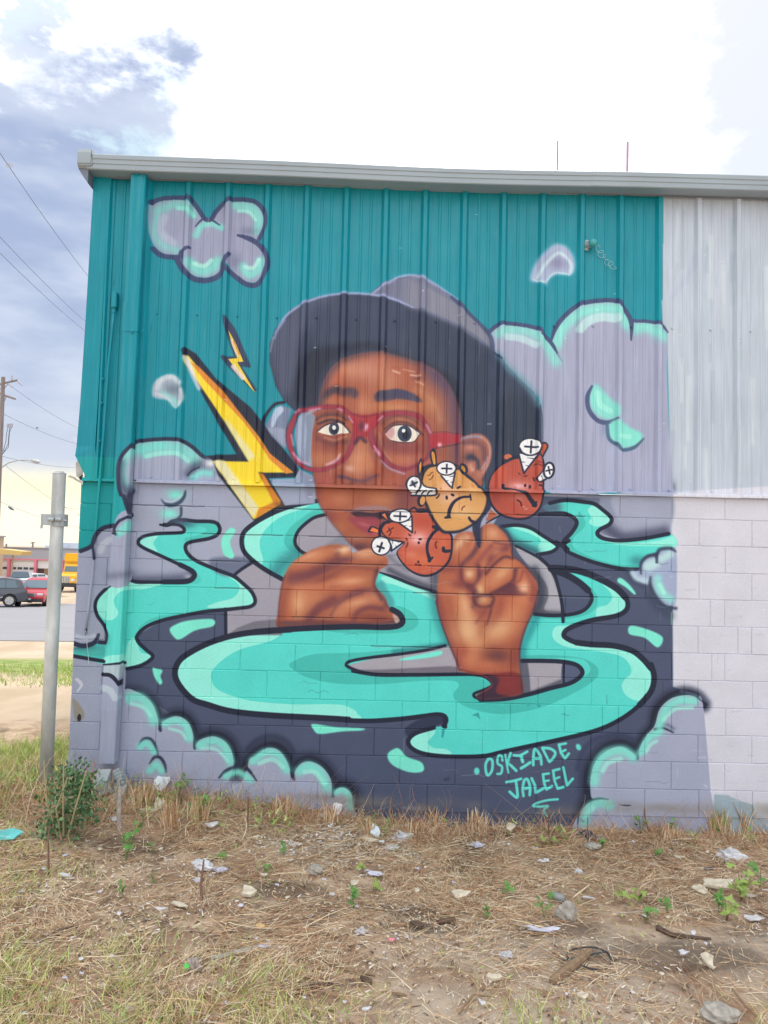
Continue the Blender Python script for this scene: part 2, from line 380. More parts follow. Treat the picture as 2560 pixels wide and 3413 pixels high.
    fill('J',[(890,140),(880,180),(800,215),(600,270),(460,350),(375,440),(370,520),(420,590),(550,645),(700,680),(1000,705),(1350,705),(1470,735),(1520,780),(1500,830),(900,860),(400,780),(0,560),(0,350),(500,150)],TQL,0,1,mB)
    fill('K',[(520,900),(690,890),(710,930),(680,970),(655,1010),(700,1050),(800,1060),(840,1110),(700,1140),(450,1080)],TQL,0,1,mB)
    fill('K',[(-440,400),(-400,360),(-250,310),(0,300),(200,290),(500,260),(800,220),(760,260),(300,320),(60,370),(10,400),(60,440),(250,480),(700,470),(950,470),(1100,510),(1150,550),(1100,590),(1010,630),(1060,665),(1200,660),(1659,560),(1900,480),(1930,400),(1820,340),(1400,345),(1400,320),(1700,320),(1900,350),(2000,430),(1950,530),(1659,690),(1400,765),(1200,780),(1000,740),(880,680),(855,620),(900,560),(850,520),(600,520),(300,545),(0,545),(-200,520),(-350,470)],TQD,0,1,mB)
    fill('G',[(560,945),(800,915),(1120,920),(1180,870),(1090,780),(1150,760),(1260,820),(1290,890),(1230,950),(1050,975),(700,970)],TQD,0,.9,mB)
    fill('G',[(1015,520),(1180,560),(1430,655),(1440,720),(1300,660),(1100,590),(1010,570)],TQL,3,1,mB)
    fill('G',[(950,600),(1010,560),(1040,620),(1100,720),(1080,790),(1000,780)],'4aa5a8',14,.9,mB)
    line('G',[(1430,680),(1440,800),(1500,960),(1540,1070)],90,'2f8f95',40,.8,clip=mB)
    line('G',[(1540,1060),(1300,1090),(1100,1120)],40,'2f7f88',18,.7,clip=mB)
    fill('L',[(560,455),(760,490),(900,540),(1020,640),(1040,700),(1000,750),(930,770),(915,820),(950,850),(1200,840),(1200,600),(900,460)],TQL,0,1,mB)
    fill('L',[(560,462),(680,500),(800,560),(900,640),(930,710),(900,790),(800,840),(650,860),(420,850),(420,800),(700,800),(870,740),(860,640),(700,520)],TQD,0,.9,mB)
    fill('L',[(900,860),(700,910),(600,920),(570,980),(600,1040),(700,1085),(900,1110),(1100,1150),(1180,1220),(1190,1290),(1140,1340),(1120,1400),(1160,1470),(1270,1505),(1400,1400),(1420,1200),(1200,1050),(800,1000),(700,960),(760,900)],TQL,0,1,mB)
    line('L',[(440,850),(380,980),(340,1080),(335,1190)],60,'2a9aa0',26,.85,clip=mB)
    # upper left river behind the head
    R3 = cat(('D',[(1900,600),(1659,640),(1500,672),(1350,722),(1200,800),(1100,880),(1078,960),(1100,1040),(1180,1120),(1280,1190),(1400,1256),(1500,1200),(1640,1080),(1590,1055),(1520,990),(1500,930),(1530,860),(1590,800),(1740,745)]),('E',[(440,985),(380,860)]))
    fill('S', R3, TQ); m3 = mask('S', R3)
    fill('D',[(1060,960),(1100,860),(1300,730),(1659,640),(1560,700),(1400,760),(1290,840),(1230,930),(1225,1010),(1250,1120),(1180,1140)],TQL,0,1,m3)
    fill('D',[(1760,680),(1640,720),(1520,800),(1440,880),(1415,960),(1450,1020),(1540,1060),(1660,1080),(1600,900),(1800,750)],TQD,3,.95,m3)
    line('D',[(1330,1240),(1400,1140),(1520,1050)],110,'2f7f88',50,.75,clip=m3)
    # upper right river
    R4 = cat(('F',[(1330,690),(1400,655),(1500,640),(1640,650)]),('L',[(900,-40),(960,0),(1030,60),(1022,110),(950,150),(925,185),(970,220),(1100,240),(1300,222),(1500,190),(1560,260),(1520,300),(1400,330),(1290,380),(1250,465),(1100,460),(900,410),(740,350),(670,310),(655,250),(720,180),(765,110),(740,60),(650,28)]),('F',[(1400,725)]))
    fill('S', R4, TQ, 2); m4 = mask('S', R4)
    fill('L',[(700,-120),(880,-60),(850,0),(880,60),(860,100),(930,130),(1060,90),(960,-60)],TQL,0,1,m4)
    fill('L',[(780,10),(830,90),(820,140),(740,220),(745,300),(900,380),(1090,430),(1260,440),(1250,480),(900,440),(640,320),(650,220),(760,110)],TQD,0,.85,m4)
    fill('L',[(930,220),(1150,260),(1400,240),(1560,200),(1580,300),(1400,285),(1100,275)],TQL,6,.95,m4)
    line('F',[(1320,700),(1420,690)],90,SLATE,45,.9,clip=m4)
    blob('L',1240,400,70,50,'2f7f88',.7,0,m4)
    # small river right of the hand
    R5 = cat(('L',[(170,140),(290,122),(400,145),(500,205),(585,270),(590,300),(470,340),(260,260),(200,180)]))
    fill('S', R5, TQ, 2); m5 = mask('S', R5)
    fill('L',[(230,130),(330,130),(450,170),(540,230),(600,300),(480,330),(455,290),(480,240),(400,190)],TQL,2,1,m5)
    line('L',[(180,160),(260,250),(430,330)],70,'2a5a68',34,.9,clip=m5)
    # ---- grey jacket -------------------------------------------------------
    fill('D',[(1040,1222),(1165,1138),(1400,1262),(1560,1200),(1500,1659),(960,1700),(955,1510),(1150,1480),(1185,1430),(1150,1350)],JK,1,1,sm=False)
    fill('D',[(960,1700),(1050,1640),(1180,1590),(1400,1570),(1400,1700)],'767683',5,.9,sm=False)
    fill('E',[(430,985),(300,1040),(220,1120),(200,1200),(230,1260),(300,1300),(420,1240),(640,1230),(560,1140)],JK,1)
    fill('E',[(380,860),(460,1000),(640,1220),(440,1230),(560,1100)],'8a90a0',14,.9)
    fill('G',[(980,490),(1050,350),(1150,330),(1350,450),(1460,450),(1440,655),(1250,590),(1100,530)],JK,1,sm=False)
    line('G',[(1060,470),(1200,540),(1400,620)],40,'3c4252',24,.8)
    line('G',[(1425,480),(1425,640)],80,'4d5363',36,.85)
    line('G',[(1060,370),(1130,430),(1200,470)],34,'6c7080',18,.6)
    fill('L',[(250,270),(450,365),(540,450),(580,520),(625,640),(655,820),(440,815),(440,700),(420,500)],'6f737f',2,sm=False)
    fill('L',[(290,300),(450,370),(540,460),(600,600),(640,740),(645,812),(510,790),(540,680),(520,580),(440,480),(350,400)],'aeafba',4)
    line('L',[(430,470),(480,600),(470,720),(440,790)],60,'343c50',30,.8)
    line('L',[(430,800),(640,812)],28,'4a4d5c',18,.8)
    fill('K',[(830,245),(700,262),(450,310),(200,350),(60,385),(20,400),(60,435),(250,462),(600,462),(910,452),(890,380)],'aba8b4',2,sm=False)
    fill('K',[(60,435),(250,462),(600,466),(910,456),(880,405),(600,415),(300,430)],'6f6a78',8,.85)
    fill('L',[(325,1205),(655,1205),(655,1365),(560,1395),(400,1445),(330,1450)],'adaab6',1,sm=False)
    fill('L',[(320,1200),(375,1205),(390,1300),(400,1450),(330,1460)],'5f6474',5,.95,sm=False)
    fill('L',[(400,1430),(560,1370),(655,1330),(655,1370),(560,1400),(400,1450)],'5a5a68',10,.9,sm=False)
    fill('L',[(655,1205),(760,1225),(808,1275),(780,1325),(655,1372)],'5a6684',1)
    # slate pocket inside the right river loop
    # ---- river outlines ----------------------------------------------------
    INKL = lambda pts, w=15, **k: line('S', pts, w, INK, 1.2, **k)
    INKL(cat(('I',[(700,232),(797,230),(840,245),(862,270),(850,292),(800,298),(640,305),(530,330),(498,375),(540,415),(680,480),(830,550),(930,600),(945,645),(880,688),(700,688),(480,682),(400,655),(330,662),(270,715),(185,800),(158,870),(175,950),(230,1030),(252,1100),(245,1160)])),11)
    INKL(cat(('I',[(700,685),(880,680),(938,645),(925,600),(830,550)])),16)
    INKL(cat(('I',[(730,235),(770,205),(850,195),(950,205),(1097,212),(1142,258),(1127,308),(1057,342),(917,368),(872,398),(887,458),(957,518),(1117,588),(1247,638),(1327,698),(1397,768),(1422,838),(1387,878),(1287,893),(1177,905),(1037,918),(890,945),(700,985),(560,1040),(490,1110),(500,1160),(560,1220),(612,1265),(595,1300),(520,1345),(410,1372)])),12)
    INKL(cat(('I',[(-60,1262),(100,1290),(230,1312)])),12); INKL(cat(('I',[(228,1342),(300,1335),(395,1322)])),9)
    INKL(cat(('I',[(270,715),(330,662),(440,650)])),14)
    INKL(cat(('I',[(1255,632),(1320,580),(1400,530)])),10)
    INKL(cat(('I',[(1188,900),(1190,1125)])),11,sm=False)
    # big river
    INKL(BR[:11]+BR[11:17],19); INKL(BR[17:25]+cat(('K',[(785,870)])),15); fill('K',[(490,880),(620,810),(760,800),(790,840),(700,880),(560,925),(500,960),(475,920)],'303a54',3,.9)
    INKL(cat(('K',[(785,800),(790,880)])),13)
    INKL(BR[25:45],14); INKL(BR[38:48],19)
    INKL(BR[45:66],16); INKL(BR[56:66],22)
    INKL(cat(('L',[(560,470),(680,510),(780,570),(850,630),(882,690),(860,750),(800,800),(700,825),(560,832),(430,820)])),12)
    INKL(cat(('L',[(585,500),(620,620),(645,740),(655,880)])),11)
    INKL(cat(('L',[(330,1190),(500,1190),(650,1197),(760,1222),(808,1275),(780,1325),(700,1370),(560,1405),(400,1450),(200,1490),(0,1498)])),14)
    INKL(cat(('L',[(660,1200),(660,1370)])),7)
    INKL(cat(('H',[(800,1470),(650,1492),(560,1480),(545,1450),(620,1420),(685,1385),(670,1345),(600,1308),(450,1295),(200,1300)]),('G',[(1185,1300),(1000,1300),(850,1280),(740,1240),(720,1215),(760,1190),(900,1165),(1150,1135),(1350,1105),(1500,1070)])),10)
    INKL(cat(('K',[(60,440),(250,470),(500,472),(1000,465)])),12)
    INKL(cat(('G',[(0,960),(200,945),(500,928),(800,920),(1000,925),(1120,915),(1165,880),(1140,820),(1080,785)])),18)
    INKL(cat(('G',[(980,490),(1100,530),(1250,590),(1440,650)])),10,taper=(.4,1))
    INKL(R3[:11],15,taper=(.6,1)); INKL(cat(('E',[(440,982),(340,1010),(240,1090),(200,1160),(200,1220),(240,1270),(290,1298)])),11)
    INKL(cat(('F',[(1380,655),(1500,632),(1640,645)]),('L',[(900,-50),(965,-5),(1035,60),(1022,110),(950,150),(925,185),(970,222),(1100,240),(1300,222),(1488,186)])),13)
    INKL(cat(('F',[(1300,742),(1450,735)]),('L',[(680,30),(745,65),(762,110),(720,180),(660,245),(672,310),(740,352),(900,412),(1100,460),(1250,468)])),13)
    line('L',[(700,240),(660,270),(690,310),(600,250)],30,INK,3)
    INKL(cat(('L',[(170,128),(290,118),(400,142),(500,205),(600,270),(606,300),(560,330),(470,348),(455,362),(540,440),(590,520)])),12)
    INKL(cat(('L',[(280,280),(380,330),(470,380)])),8)
    # splashes of mint
    fill('I',[(748,1060),(800,1020),(900,990),(1085,980),(1092,1035),(950,1070),(830,1140),(780,1120)],MINT,4)
    fill('I',[(1220,262),(1270,280),(1225,370),(1258,480),(1225,500),(1170,460),(1158,350)],MINT,6)
    fill('I',[(612,1365),(640,1370),(690,1385),(675,1430),(690,1480),(665,1495),(625,1430)],MINT,4)
    fill('K',[(335,1100),(400,1052),(440,1065),(490,1120),(605,1165),(615,1235),(500,1240),(370,1180)],MINT,5)
    fill('J',[(1155,865),(1200,862),(1350,885),(1560,895),(1555,912),(1400,920),(1220,940),(1170,900)],MINT,4)
    fill('K',[(440,345),(600,310),(755,282),(750,318),(600,345),(450,358)],'7ef0e0',3)
    fill('L',[(1090,540),(1120,540),(1180,590),(1228,655),(1215,665),(1150,610),(1088,570)],MINT,4)
    fill('L',[(1185,915),(1300,935),(1420,985),(1445,1030),(1400,1085),(1300,1010),(1180,980)],MINT,5)
    # ---- bottom left clouds -----------------------------------------------
    def puff(fr, pts, base='a8afc6'):
        fill(fr, pts, base, 2)
    def halo(fr,pts,w): line(fr,pts,w*1.9,'333a52',w*.35,.75); line(fr,pts,w*1.05,'20263a',w*.14,.95)
    halo('Q',[(765,200),(850,205),(930,262),(970,345),(985,430)],50); halo('Q',[(985,430),(1030,365),(1090,342),(1150,370),(1188,450),(1195,540)],56); halo('Q',[(1195,540),(1235,490),(1320,470),(1395,510),(1440,610),(1440,680)],62)
    halo('J',[(640,1220),(700,1120),(810,1055),(900,1070),(975,1170),(1005,1290)],92); halo('J',[(1010,1290),(1030,1220),(1100,1160),(1180,1165),(1260,1225),(1315,1320),(1325,1420)],84); halo('J',[(1325,1420),(1360,1370),(1425,1365),(1475,1410),(1490,1510),(1490,1600)],84)
    puff('Q',[(760,190),(850,200),(930,260),(970,360),(975,430),(1000,380),(1080,345),(1150,375),(1185,450),(1190,540),(1230,490),(1320,470),(1400,520),(1435,620),(1400,750),(1200,1100),(700,1100),(740,400)])
    puff('J',[(650,1200),(720,1110),(810,1050),(900,1070),(970,1170),(1000,1290),(1030,1230),(1080,1170),(1160,1160),(1250,1210),(1310,1300),(1325,1420),(1360,1370),(1420,1365),(1470,1410),(1480,1500),(1470,1700),(600,1700)])
    def arc(fr, pts, w=52, w2=30, glow=None): line(fr, pts, w2*.5, '262d42', 4, .9, taper=(.4,.4))
    for c_ in ([(985,330),(985,430)],[(1195,440),(1196,540)]): line('Q',c_,18,'262d42',4,.9,taper=(.5,1))
    for c_ in ([(640,1130),(642,1215)],[(1008,1190),(1016,1295)],[(1328,1330),(1326,1430)]): line('J',c_,30,'262d42',5,.9,taper=(.6,.7))
    line('J',[(650,1060),(740,980),(860,955),(960,1000),(1010,1080)],40,'363d56',12,.7)
    line('J',[(425,1285),(480,1230),(570,1195),(650,1215),(720,1305)],26,'2a3148',5,.95,taper=(.4,.4))
    line('Q',[(850,525),(880,485),(925,485),(955,530),(968,575)],16,'2a3148',5,.95,taper=(.4,.6)); line('Q',[(918,635),(950,595),(985,600),(1010,640),(1018,685)],18,'2a3148',5,.95,taper=(.4,.6))
    def shine(fr, pts, w, hl=None, hw=18):
        line(fr, pts, w, '86ecdb', w*.35, .9)
        if hl: line(fr, hl, hw, 'a8f5e6', 6, .75)
    shine('Q',[(790,230),(860,230),(920,290),(945,370)],60,[(800,265),(880,290),(925,340)],22)
    shine('Q',[(1010,385),(1080,370),(1140,400),(1165,480)],44,[(1040,420),(1110,440),(1140,480)],18)
    shine('Q',[(1225,520),(1310,495),(1380,530),(1415,620)],50,[(1240,540),(1330,550),(1400,620)],18)
    shine('Q',[(860,530),(900,510),(945,560)],40); shine('Q',[(920,680),(960,640),(990,680)],40)
    shine('J',[(690,1150),(800,1080),(900,1110),(960,1220)],60,[(745,1170),(850,1140),(930,1200)],34)
    shine('J',[(1060,1230),(1130,1190),(1220,1240),(1280,1360)],70,[(1100,1240),(1180,1240),(1260,1330)],34)
    shine('J',[(1350,1400),(1410,1385),(1450,1430),(1465,1520)],50)
    shine('J',[(480,1270),(580,1240),(670,1300)],50); 
    # ---- bottom right clouds ----------------------------------------------
    halo('R',[(1240,285),(1190,232),(1110,215),(1020,245),(945,325),(920,430),(870,490),(830,560),(815,615)],52); halo('R',[(815,615),(770,572),(690,550),(600,592),(528,690),(510,790),(520,890)],74); halo('R',[(640,900),(560,895),(490,930),(455,1000),(445,1100)],60)
    fill('R',[(1240,285),(1200,240),(1130,225),(1030,250),(960,320),(930,420),(880,480),(835,560),(820,620),(780,590),(700,555),(600,600),(530,700),(520,880),(600,890),(470,950),(450,1200),(1310,1200),(1290,850)],'abb2ca',2)
    arc('R',[(1240,270),(1180,225),(1100,205),(1000,240),(935,320),(910,430),(850,500),(815,610)],46,22)
    arc('R',[(815,600),(760,560),(670,545),(580,590),(520,680),(500,780),(515,880)],60,32)
    arc('R',[(630,895),(560,890),(490,920),(445,980),(435,1080)],50,26)
    for p_ in ([(815,550),(817,630)],): line('R',p_,20,'262d42',4,.9)
    line('R',[(930,445),(980,435),(1050,465)],16,'2a3148',4,.95,taper=(1,.4)); line('R',[(960,415),(1010,415),(1050,440)],16,'5c6380',12,.7)
    line('R',[(1100,200),(1200,225),(1260,262)],14,'6b7390',10,.7)
    line('R',[(430,700),(470,580),(560,500),(700,480),(780,510)],30,'364160',10,.6)
    shine('R',[(960,420),(1000,320),(1080,260),(1180,260)],50,[(985,385),(1060,315),(1170,305)],22)
    shine('R',[(840,590),(890,500),(960,460)],46,[(875,590),(900,545),(940,520)],22)
    shine('R',[(540,780),(560,670),(620,600),(720,580),(790,620)],60,[(595,715),(630,660),(710,635)],30)
    shine('R',[(480,1050),(500,960),(560,920),(640,930)],56,[(490,990),(530,950)],34)
    fill('R',[(700,930),(780,932),(750,940)],INK,1)
    # worn splash zone at the foot of the wall
    for i in range(70):
        x=400+random.random()*1950; y=2640+ (x-400)*.05+random.random()*60
        line('S',[(x,y),(x+10+random.random()*50,y+random.random()*4)],2+random.random()*9,random.choice(['8fa8bf','b0c4d4','7f93ad','9fb9c6']),3,.5)
    # ---- cloud on the left of the face / pipe ------------------------------
    C1 = cat(('D',[(70,870),(105,790),(205,750),(150,620),(100,500),(105,350),(150,250),(250,175),(400,150),(570,155),(680,210),(780,300),(850,310),(950,480),(1130,740),(1160,1150),(200,1150),(200,770)]))
    fill('S', C1[:14]+cat(('D',[(960,500),(960,700),(200,700)])), 'a6aec6', 2)
    fill('D',[(95,900),(110,830),(210,770),(215,1250),(40,1300),(60,1000)],'a6aec6',2)
    mC = mask('S', C1[:14]+cat(('D',[(960,500),(960,700),(200,700)])))
    line('D',[(160,520),(140,400),(190,270),(300,215),(450,195)],60,'7fe0d6',26,.8,clip=mC)
    line('D',[(300,240),(400,210),(560,215),(660,260),(720,330)],90,'7fe0d6',36,.85,clip=mC); line('D',[(320,285),(430,262),(570,262),(650,320)],36,'9deadf',6,.9,clip=mC)
    line('D',[(75,880),(100,905)],16,INK,2)
    line('D',[(130,590),(110,500),(112,350),(160,250),(260,172),(400,150),(570,152),(680,205),(780,290),(870,300),(1040,305),(1128,320)],30,'2c3450',4)
    line('D',[(150,600),(190,720),(208,750)],32,'2c3450',4); line('D',[(220,560),(185,600),(180,660)],30,'2c3450',8,.9)
    line('D',[(205,755),(120,795),(78,850),(80,890),(105,908)],22,'2c3450',3)
    line('D',[(130,520),(115,430),(120,340)],70,'3c4560',32,.8,clip=mC); blob('D',180,560,60,50,'3c4560',.7,0,mC)
    line('D',[(660,420),(720,360),(800,350),(880,380)],66,'444c68',34,.85); blob('D',830,340,60,40,'e6ebf5',.95); blob('D',880,390,50,30,'c8d0e4',.7)
    line('D',[(690,450),(760,415),(830,420)],44,'80e2d8',22,.9)
    line('D',[(650,435),(680,400),(740,370)],12,'2c3450',3)
    # little curls under it
    for dx,dy in ((0,0),(-50,150)):
        blob('D',560+dx,590+dy,75,45,'84eddd',.95); 
    fill('D',[(440,620),(480,650),(540,655),(600,620),(635,550),(640,600),(600,660),(520,690),(470,670)],'3a4f66',4,.95)
    line('D',[(600,690),(598,750),(560,790),(520,800)],20,'3a4a62',6,.95)
    line('D',[(470,640),(540,640),(610,590)],14,'c9d4e6',5,.5)
    line('D',[(435,825),(490,835),(540,815)],18,INK,2); blob('D',600,800,70,26,'4d5a74',.8)
    # left strip cloud by the conduit
    fill('I',[(170,400),(200,330),(290,290),(300,700),(30,700),(40,480),(130,430)],'a6aec6',2)
    line('I',[(45,440),(130,400),(160,320),(220,260),(310,240)],34,'2c3450',3); line('I',[(140,400),(150,500)],22,'2c3450',4)
    line('I',[(200,440),(220,390),(270,350)],50,'c6d0dc',8,.8)
    line('I',[(300,300),(330,310)],14,INK,2)
    fill('I',[(330,330),(350,260),(440,190),(440,260),(380,320)],'80e2d8',12,.9)
    line('I',[(60,80),(90,80)],3,'c8e8e8',1,.5)
    # foot curl near the conduit
    line('I',[(-40,1160),(60,1190),(150,1165),(185,1100)],36,'2c3450',3,taper=(1,.6)); line('I',[(180,1160),(240,1165)],30,'2c3450',3)
    line('I',[(10,1110),(80,1130),(150,1110)],30,'c8d2e4',10,.8)
    line('I',[(90,1060),(86,1100)],12,'30343e',1)
    # pipe bottom bands
    fill('I',[(222,1345),(395,1335),(395,1700),(200,1700)],'a9b2cc',1,sm=False); fill('I',[(225,1350),(395,1335),(392,1440),(220,1440)],'b9cdd6',8,.9,sm=False)
    line('I',[(222,1415),(290,1425),(355,1495)],30,INK,2); line('I',[(225,1520),(280,1540),(320,1600)],50,'c5d4df',6,.9)
    line('I',[(280,640),(440,620)],50,'5b6278',30,.5)
    # ---- upper left cloud ---------------------------------------------------
    C2=[(115,220),(150,180),(280,150),(400,160),(470,215),(530,300),(560,310),(620,280),(700,200),(790,170),(930,180),(1000,240),(1025,330),(1000,430),(960,480),(1010,540),(1040,620),(1020,710),(960,800),(880,800),(790,740),(720,660),(690,720),(600,765),(480,760),(400,710),(360,640),(330,595),(250,590),(160,530),(115,420)]
    fill('A',C2,'9ea4c0',3); mc=mask('A',C2)
    line('A',[(170,240),(300,190),(400,200),(450,260)],70,'80d8d2',30,.8,clip=mc); line('A',[(170,300),(150,400),(200,500),(320,550)],60,'86dcd6',30,.75,clip=mc)
    line('A',[(225,290),(200,380),(230,440),(300,490)],60,'b8c4da',16,.8,clip=mc)
    line('A',[(340,215),(400,225),(460,280)],34,'8feadd',8,.85,clip=mc)
    line('A',[(480,430),(520,360),(600,340),(680,370)],50,'86e4da',16,.85,clip=mc)
    line('A',[(800,200),(920,220),(980,300),(960,400)],70,'86e4da',24,.85,clip=mc); line('A',[(820,240),(900,250),(950,310)],30,'a4f0e4',6,.8,clip=mc)
    line('A',[(430,650),(500,710),(590,700),(650,640)],80,'7fe0d4',26,.85,clip=mc); line('A',[(465,655),(540,675),(600,630)],34,'b0efe2',6,.8,clip=mc)
    line('A',[(850,680),(900,740),(970,700),(990,640)],70,'86e4da',20,.85,clip=mc); line('A',[(865,680),(930,690),(975,625)],30,'b8efe4',6,.8,clip=mc)
    blob('A',900,400,90,40,'6a7090',.5,0,mc); blob('A',790,640,50,70,'6a7090',.5,0,mc)
    K2='404a72'
    line('A',[(125,185),(180,150),(290,135),(420,140),(480,200),(550,300),(600,300),(640,240),(720,165),(820,150),(950,170),(1020,250),(1030,350),(980,460)],36,K2,3,.95)
    line('A',[(810,432),(900,460),(980,510),(1040,600),(1040,700),(970,815),(880,820),(780,750),(710,690)],40,K2,3,.95,taper=(.5,1))
    line('A',[(745,580),(700,640),(680,730),(590,785),(470,780),(380,710),(320,610)],44,K2,4,.95,taper=(.5,1))
    line('A',[(140,540),(200,590),(290,605),(350,600),(370,560),(430,535)],40,K2,4,.95,taper=(1,.5)); line('A',[(375,600),(360,650),(390,700)],18,K2,4,.8)
    line('A',[(475,360),(530,305),(600,310),(665,350)],18,K2,3,.95,taper=(.6,.6))
    # wispy white shapes
    fill('I',[(0,0)],'ffffff') if 0 else None
    fill('S',cat(('A',[(130,1659),(160,1580),(250,1535),(330,1560),(375,1659),(372,1740),(340,1790),(270,1740),(150,1720)])),'aebfd0',5)
    FRx = cat(('D',[(-20,0)]))
    blob('S',575,1296,30,26,'6d7f90',.8); line('S',cat(('A',[(170,1640),(200,1580),(290,1550),(350,1600)])),16,'d4dfe8',6,.9); line('S',[(545,1310),(575,1330),(590,1345)],16,'90e0d8',7,.8)
    line('S',[(518,1310),(555,1325),(585,1355),(608,1330),(605,1300)],10,'d6dfea',5,.85)
    W2=cat(('C',[(870,195),(900,80),(960,0),(1060,-90),(1160,-70),(1220,20),(1225,110),(1190,160),(1100,150),(1030,180),(995,240),(940,215)]))
    fill('S',W2,'b7bfdc',10,.95); mw=mask('S',W2)
    blob('C',1090,60,90,60,'8d8fb0',.85,0,mw); line('C',[(930,170),(1000,60),(1100,-20),(1190,60),(1190,130)],26,'cfeaf0',10,.8,clip=mw); line('C',[(900,190),(980,215),(1060,140),(1180,150)],18,'c9e8f0',6,.7,clip=mw)
    # ---- right hand cloud on the metal -------------------------------------
    C3=cat(('M',[(75,380),(130,330),(220,300),(440,325),(510,390),(560,440),(600,330),(680,240),(800,160),(960,130),(1080,140),(1150,200),(1200,280),(1330,290),(1470,360),(1480,700),(1500,1200),(1528,1600),(1525,1652),(1100,1640),(500,1622),(480,1100),(460,900),(400,840),(100,520)]))
    fill('S',C3,'aab0ca',3); mc=mask('S',C3)
    for i in range(24):
        x=1880+random.random()*340; y=1180+random.random()*330
        line('S',[(x,y),(x+random.random()*8-4,y+50+random.random()*150)],8+random.random()*16,random.choice(['b6bfdb','9faccb','b0bcd8']),8,.35,clip=mc)
    line('M',[(150,380),(250,350),(430,380),(520,470),(600,600)],80,'8ee6dc',34,.85,clip=mc); line('M',[(210,405),(320,420),(440,470)],54,'c3e4ea',8,.85,clip=mc)
    line('M',[(600,460),(660,330),(760,240),(900,190),(1080,190),(1150,300)],90,'8eeade',34,.9,clip=mc); line('M',[(790,350),(860,280),(960,250),(1080,260)],70,'c3e8ea',8,.85,clip=mc)
    line('M',[(1220,340),(1330,330),(1440,400)],90,'8eeade',36,.9,clip=mc)
    line('M',[(70,370),(130,320),(220,300),(440,335),(500,390),(560,450),(610,535)],32,'464f78',3,.95,taper=(1,.5)); line('M',[(610,535),(650,600)],14,'6c7598',8,.7,taper=(1,.2))
    line('M',[(565,430),(600,330),(680,230),(800,145),(960,118),(1080,125),(1150,200),(1195,290),(1195,430)],36,'464f78',3,.95,taper=(.5,.4)); line('M',[(1200,280),(1330,285),(1430,310),(1485,370)],28,'4d5780',3,.95,taper=(1,.4))
    fill('M',[(865,900),(870,840),(920,780),(1000,860),(1100,960),(1090,1040),(1000,1060),(900,1000)],'8cebdc',22,.9); line('M',[(930,850),(950,940),(1030,990)],46,'a8f4e6',6,.9)
    line('M',[(885,795),(850,880),(860,980),(920,1060),(1000,1085),(1085,1050)],36,'4b5a80',4,.95,taper=(.5,.4))
    fill('M',[(1010,1130),(1080,1060),(1200,1130),(1290,1180),(1240,1260),(1130,1280),(1050,1220)],'8cebdc',18,.95); line('M',[(1110,1190),(1180,1195)],40,'a8f4e6',6,.9)
    line('M',[(1005,1110),(1020,1210),(1080,1260),(1120,1300),(1220,1280),(1295,1210)],28,'4b6c88',5,.95,taper=(1,.4)); blob('M',980,1140,40,60,'7f8cb0',.4)
    # right edge curls on blocks
    fill('L',[(1260,470),(1290,400),(1370,360),(1390,400),(1420,330),(1500,300),(1550,330),(1550,700),(1515,760),(1440,740),(1370,680),(1350,590),(1290,580),(1180,500)],'a4b2d0',4)
    line('L',[(1330,440),(1380,420)],80,'c2eaea',22,.9); line('L',[(1440,380),(1500,345)],60,'c2eaea',20,.9); line('L',[(1200,500),(1240,550),(1320,560)],50,'c2e0ea',20,.85)
    line('L',[(1400,540),(1420,640),(1500,700)],60,'98e6e0',22,.9); line('L',[(1420,590),(1450,650)],36,'a8f6e4',8,.9)
    line('L',[(1270,500),(1270,420),(1320,365),(1390,350),(1420,310),(1500,300),(1540,325)],26,'37425c',9,.9,taper=(.5,.5)); line('L',[(1395,350),(1395,410)],22,'37425c',6,.85)
    line('L',[(1345,530),(1345,600),(1390,690),(1460,760),(1545,775)],30,'37475c',10,.9,taper=(.5,.8)); line('L',[(1160,480),(1200,560),(1290,600)],34,'3f4a64',14,.85)
    line('L',[(1340,680),(1420,780),(1500,830)],60,'3c4760',30,.6); line('L',[(1512,810),(1512,900)],9,'6ccf9a',2,.8)
    # ---- lightning ----------------------------------------------------------
    B1=cat(('A',[(370,1340)]),('D',[(1010,275),(780,290),(850,320),(1170,800),(1330,730),(1420,670),(1290,455),(1500,450),(1540,420),(1450,270),(1150,-80)]),('A',[(640,1570),(480,1370),(400,1325)]))
    # ink body
    fill('S',cat(('A',[(370,1340),(395,1450)]),('D',[(880,0),(1040,270),(800,280),(850,320),(900,440),(1180,800),(1430,675),(1290,460),(1500,450),(1545,415),(1500,340),(1150,-100)]),('A',[(640,1570),(480,1370),(400,1322)])),INK,2,sm=False)
    fill('S',cat(('A',[(385,1390),(420,1385),(500,1480),(600,1580)]),('D',[(1110,0),(1230,150),(1300,270),(1490,415),(1215,415),(1330,620),(1390,660),(1175,785),(850,322),(1135,328),(950,20)]),('A',[(390,1440)])),'f6de38',2,sm=False)
    fill('S',cat(('D',[(850,322),(940,318),(1215,690),(1170,775)])),'e9e6bb',4,sm=False)
    fill('S',cat(('D',[(930,-20),(985,20),(1190,290),(1135,325)])),'e9e6bb',6,.95,sm=False)
    fill('S',cat(('A',[(380,1400),(410,1390),(440,1440),(520,1659),(500,1659)])),'eef2f8',8,1,sm=False)
    fill('S',cat(('A',[(430,1430),(500,1470),(600,1570),(700,1670)]),('D',[(1110,0),(1210,130),(1300,260),(1480,410),(1430,425),(1300,310),(1230,200),(1100,20)]),('A',[(540,1570)])),'e08f3a',3,sm=False)
    fill('S',cat(('D',[(1215,415),(1250,425),(1390,640),(1370,670),(1185,782),(1215,700),(1330,650)])),'dc8f36',3,sm=False)
    blob('D',1370,665,50,26,'8a5a30',.7)
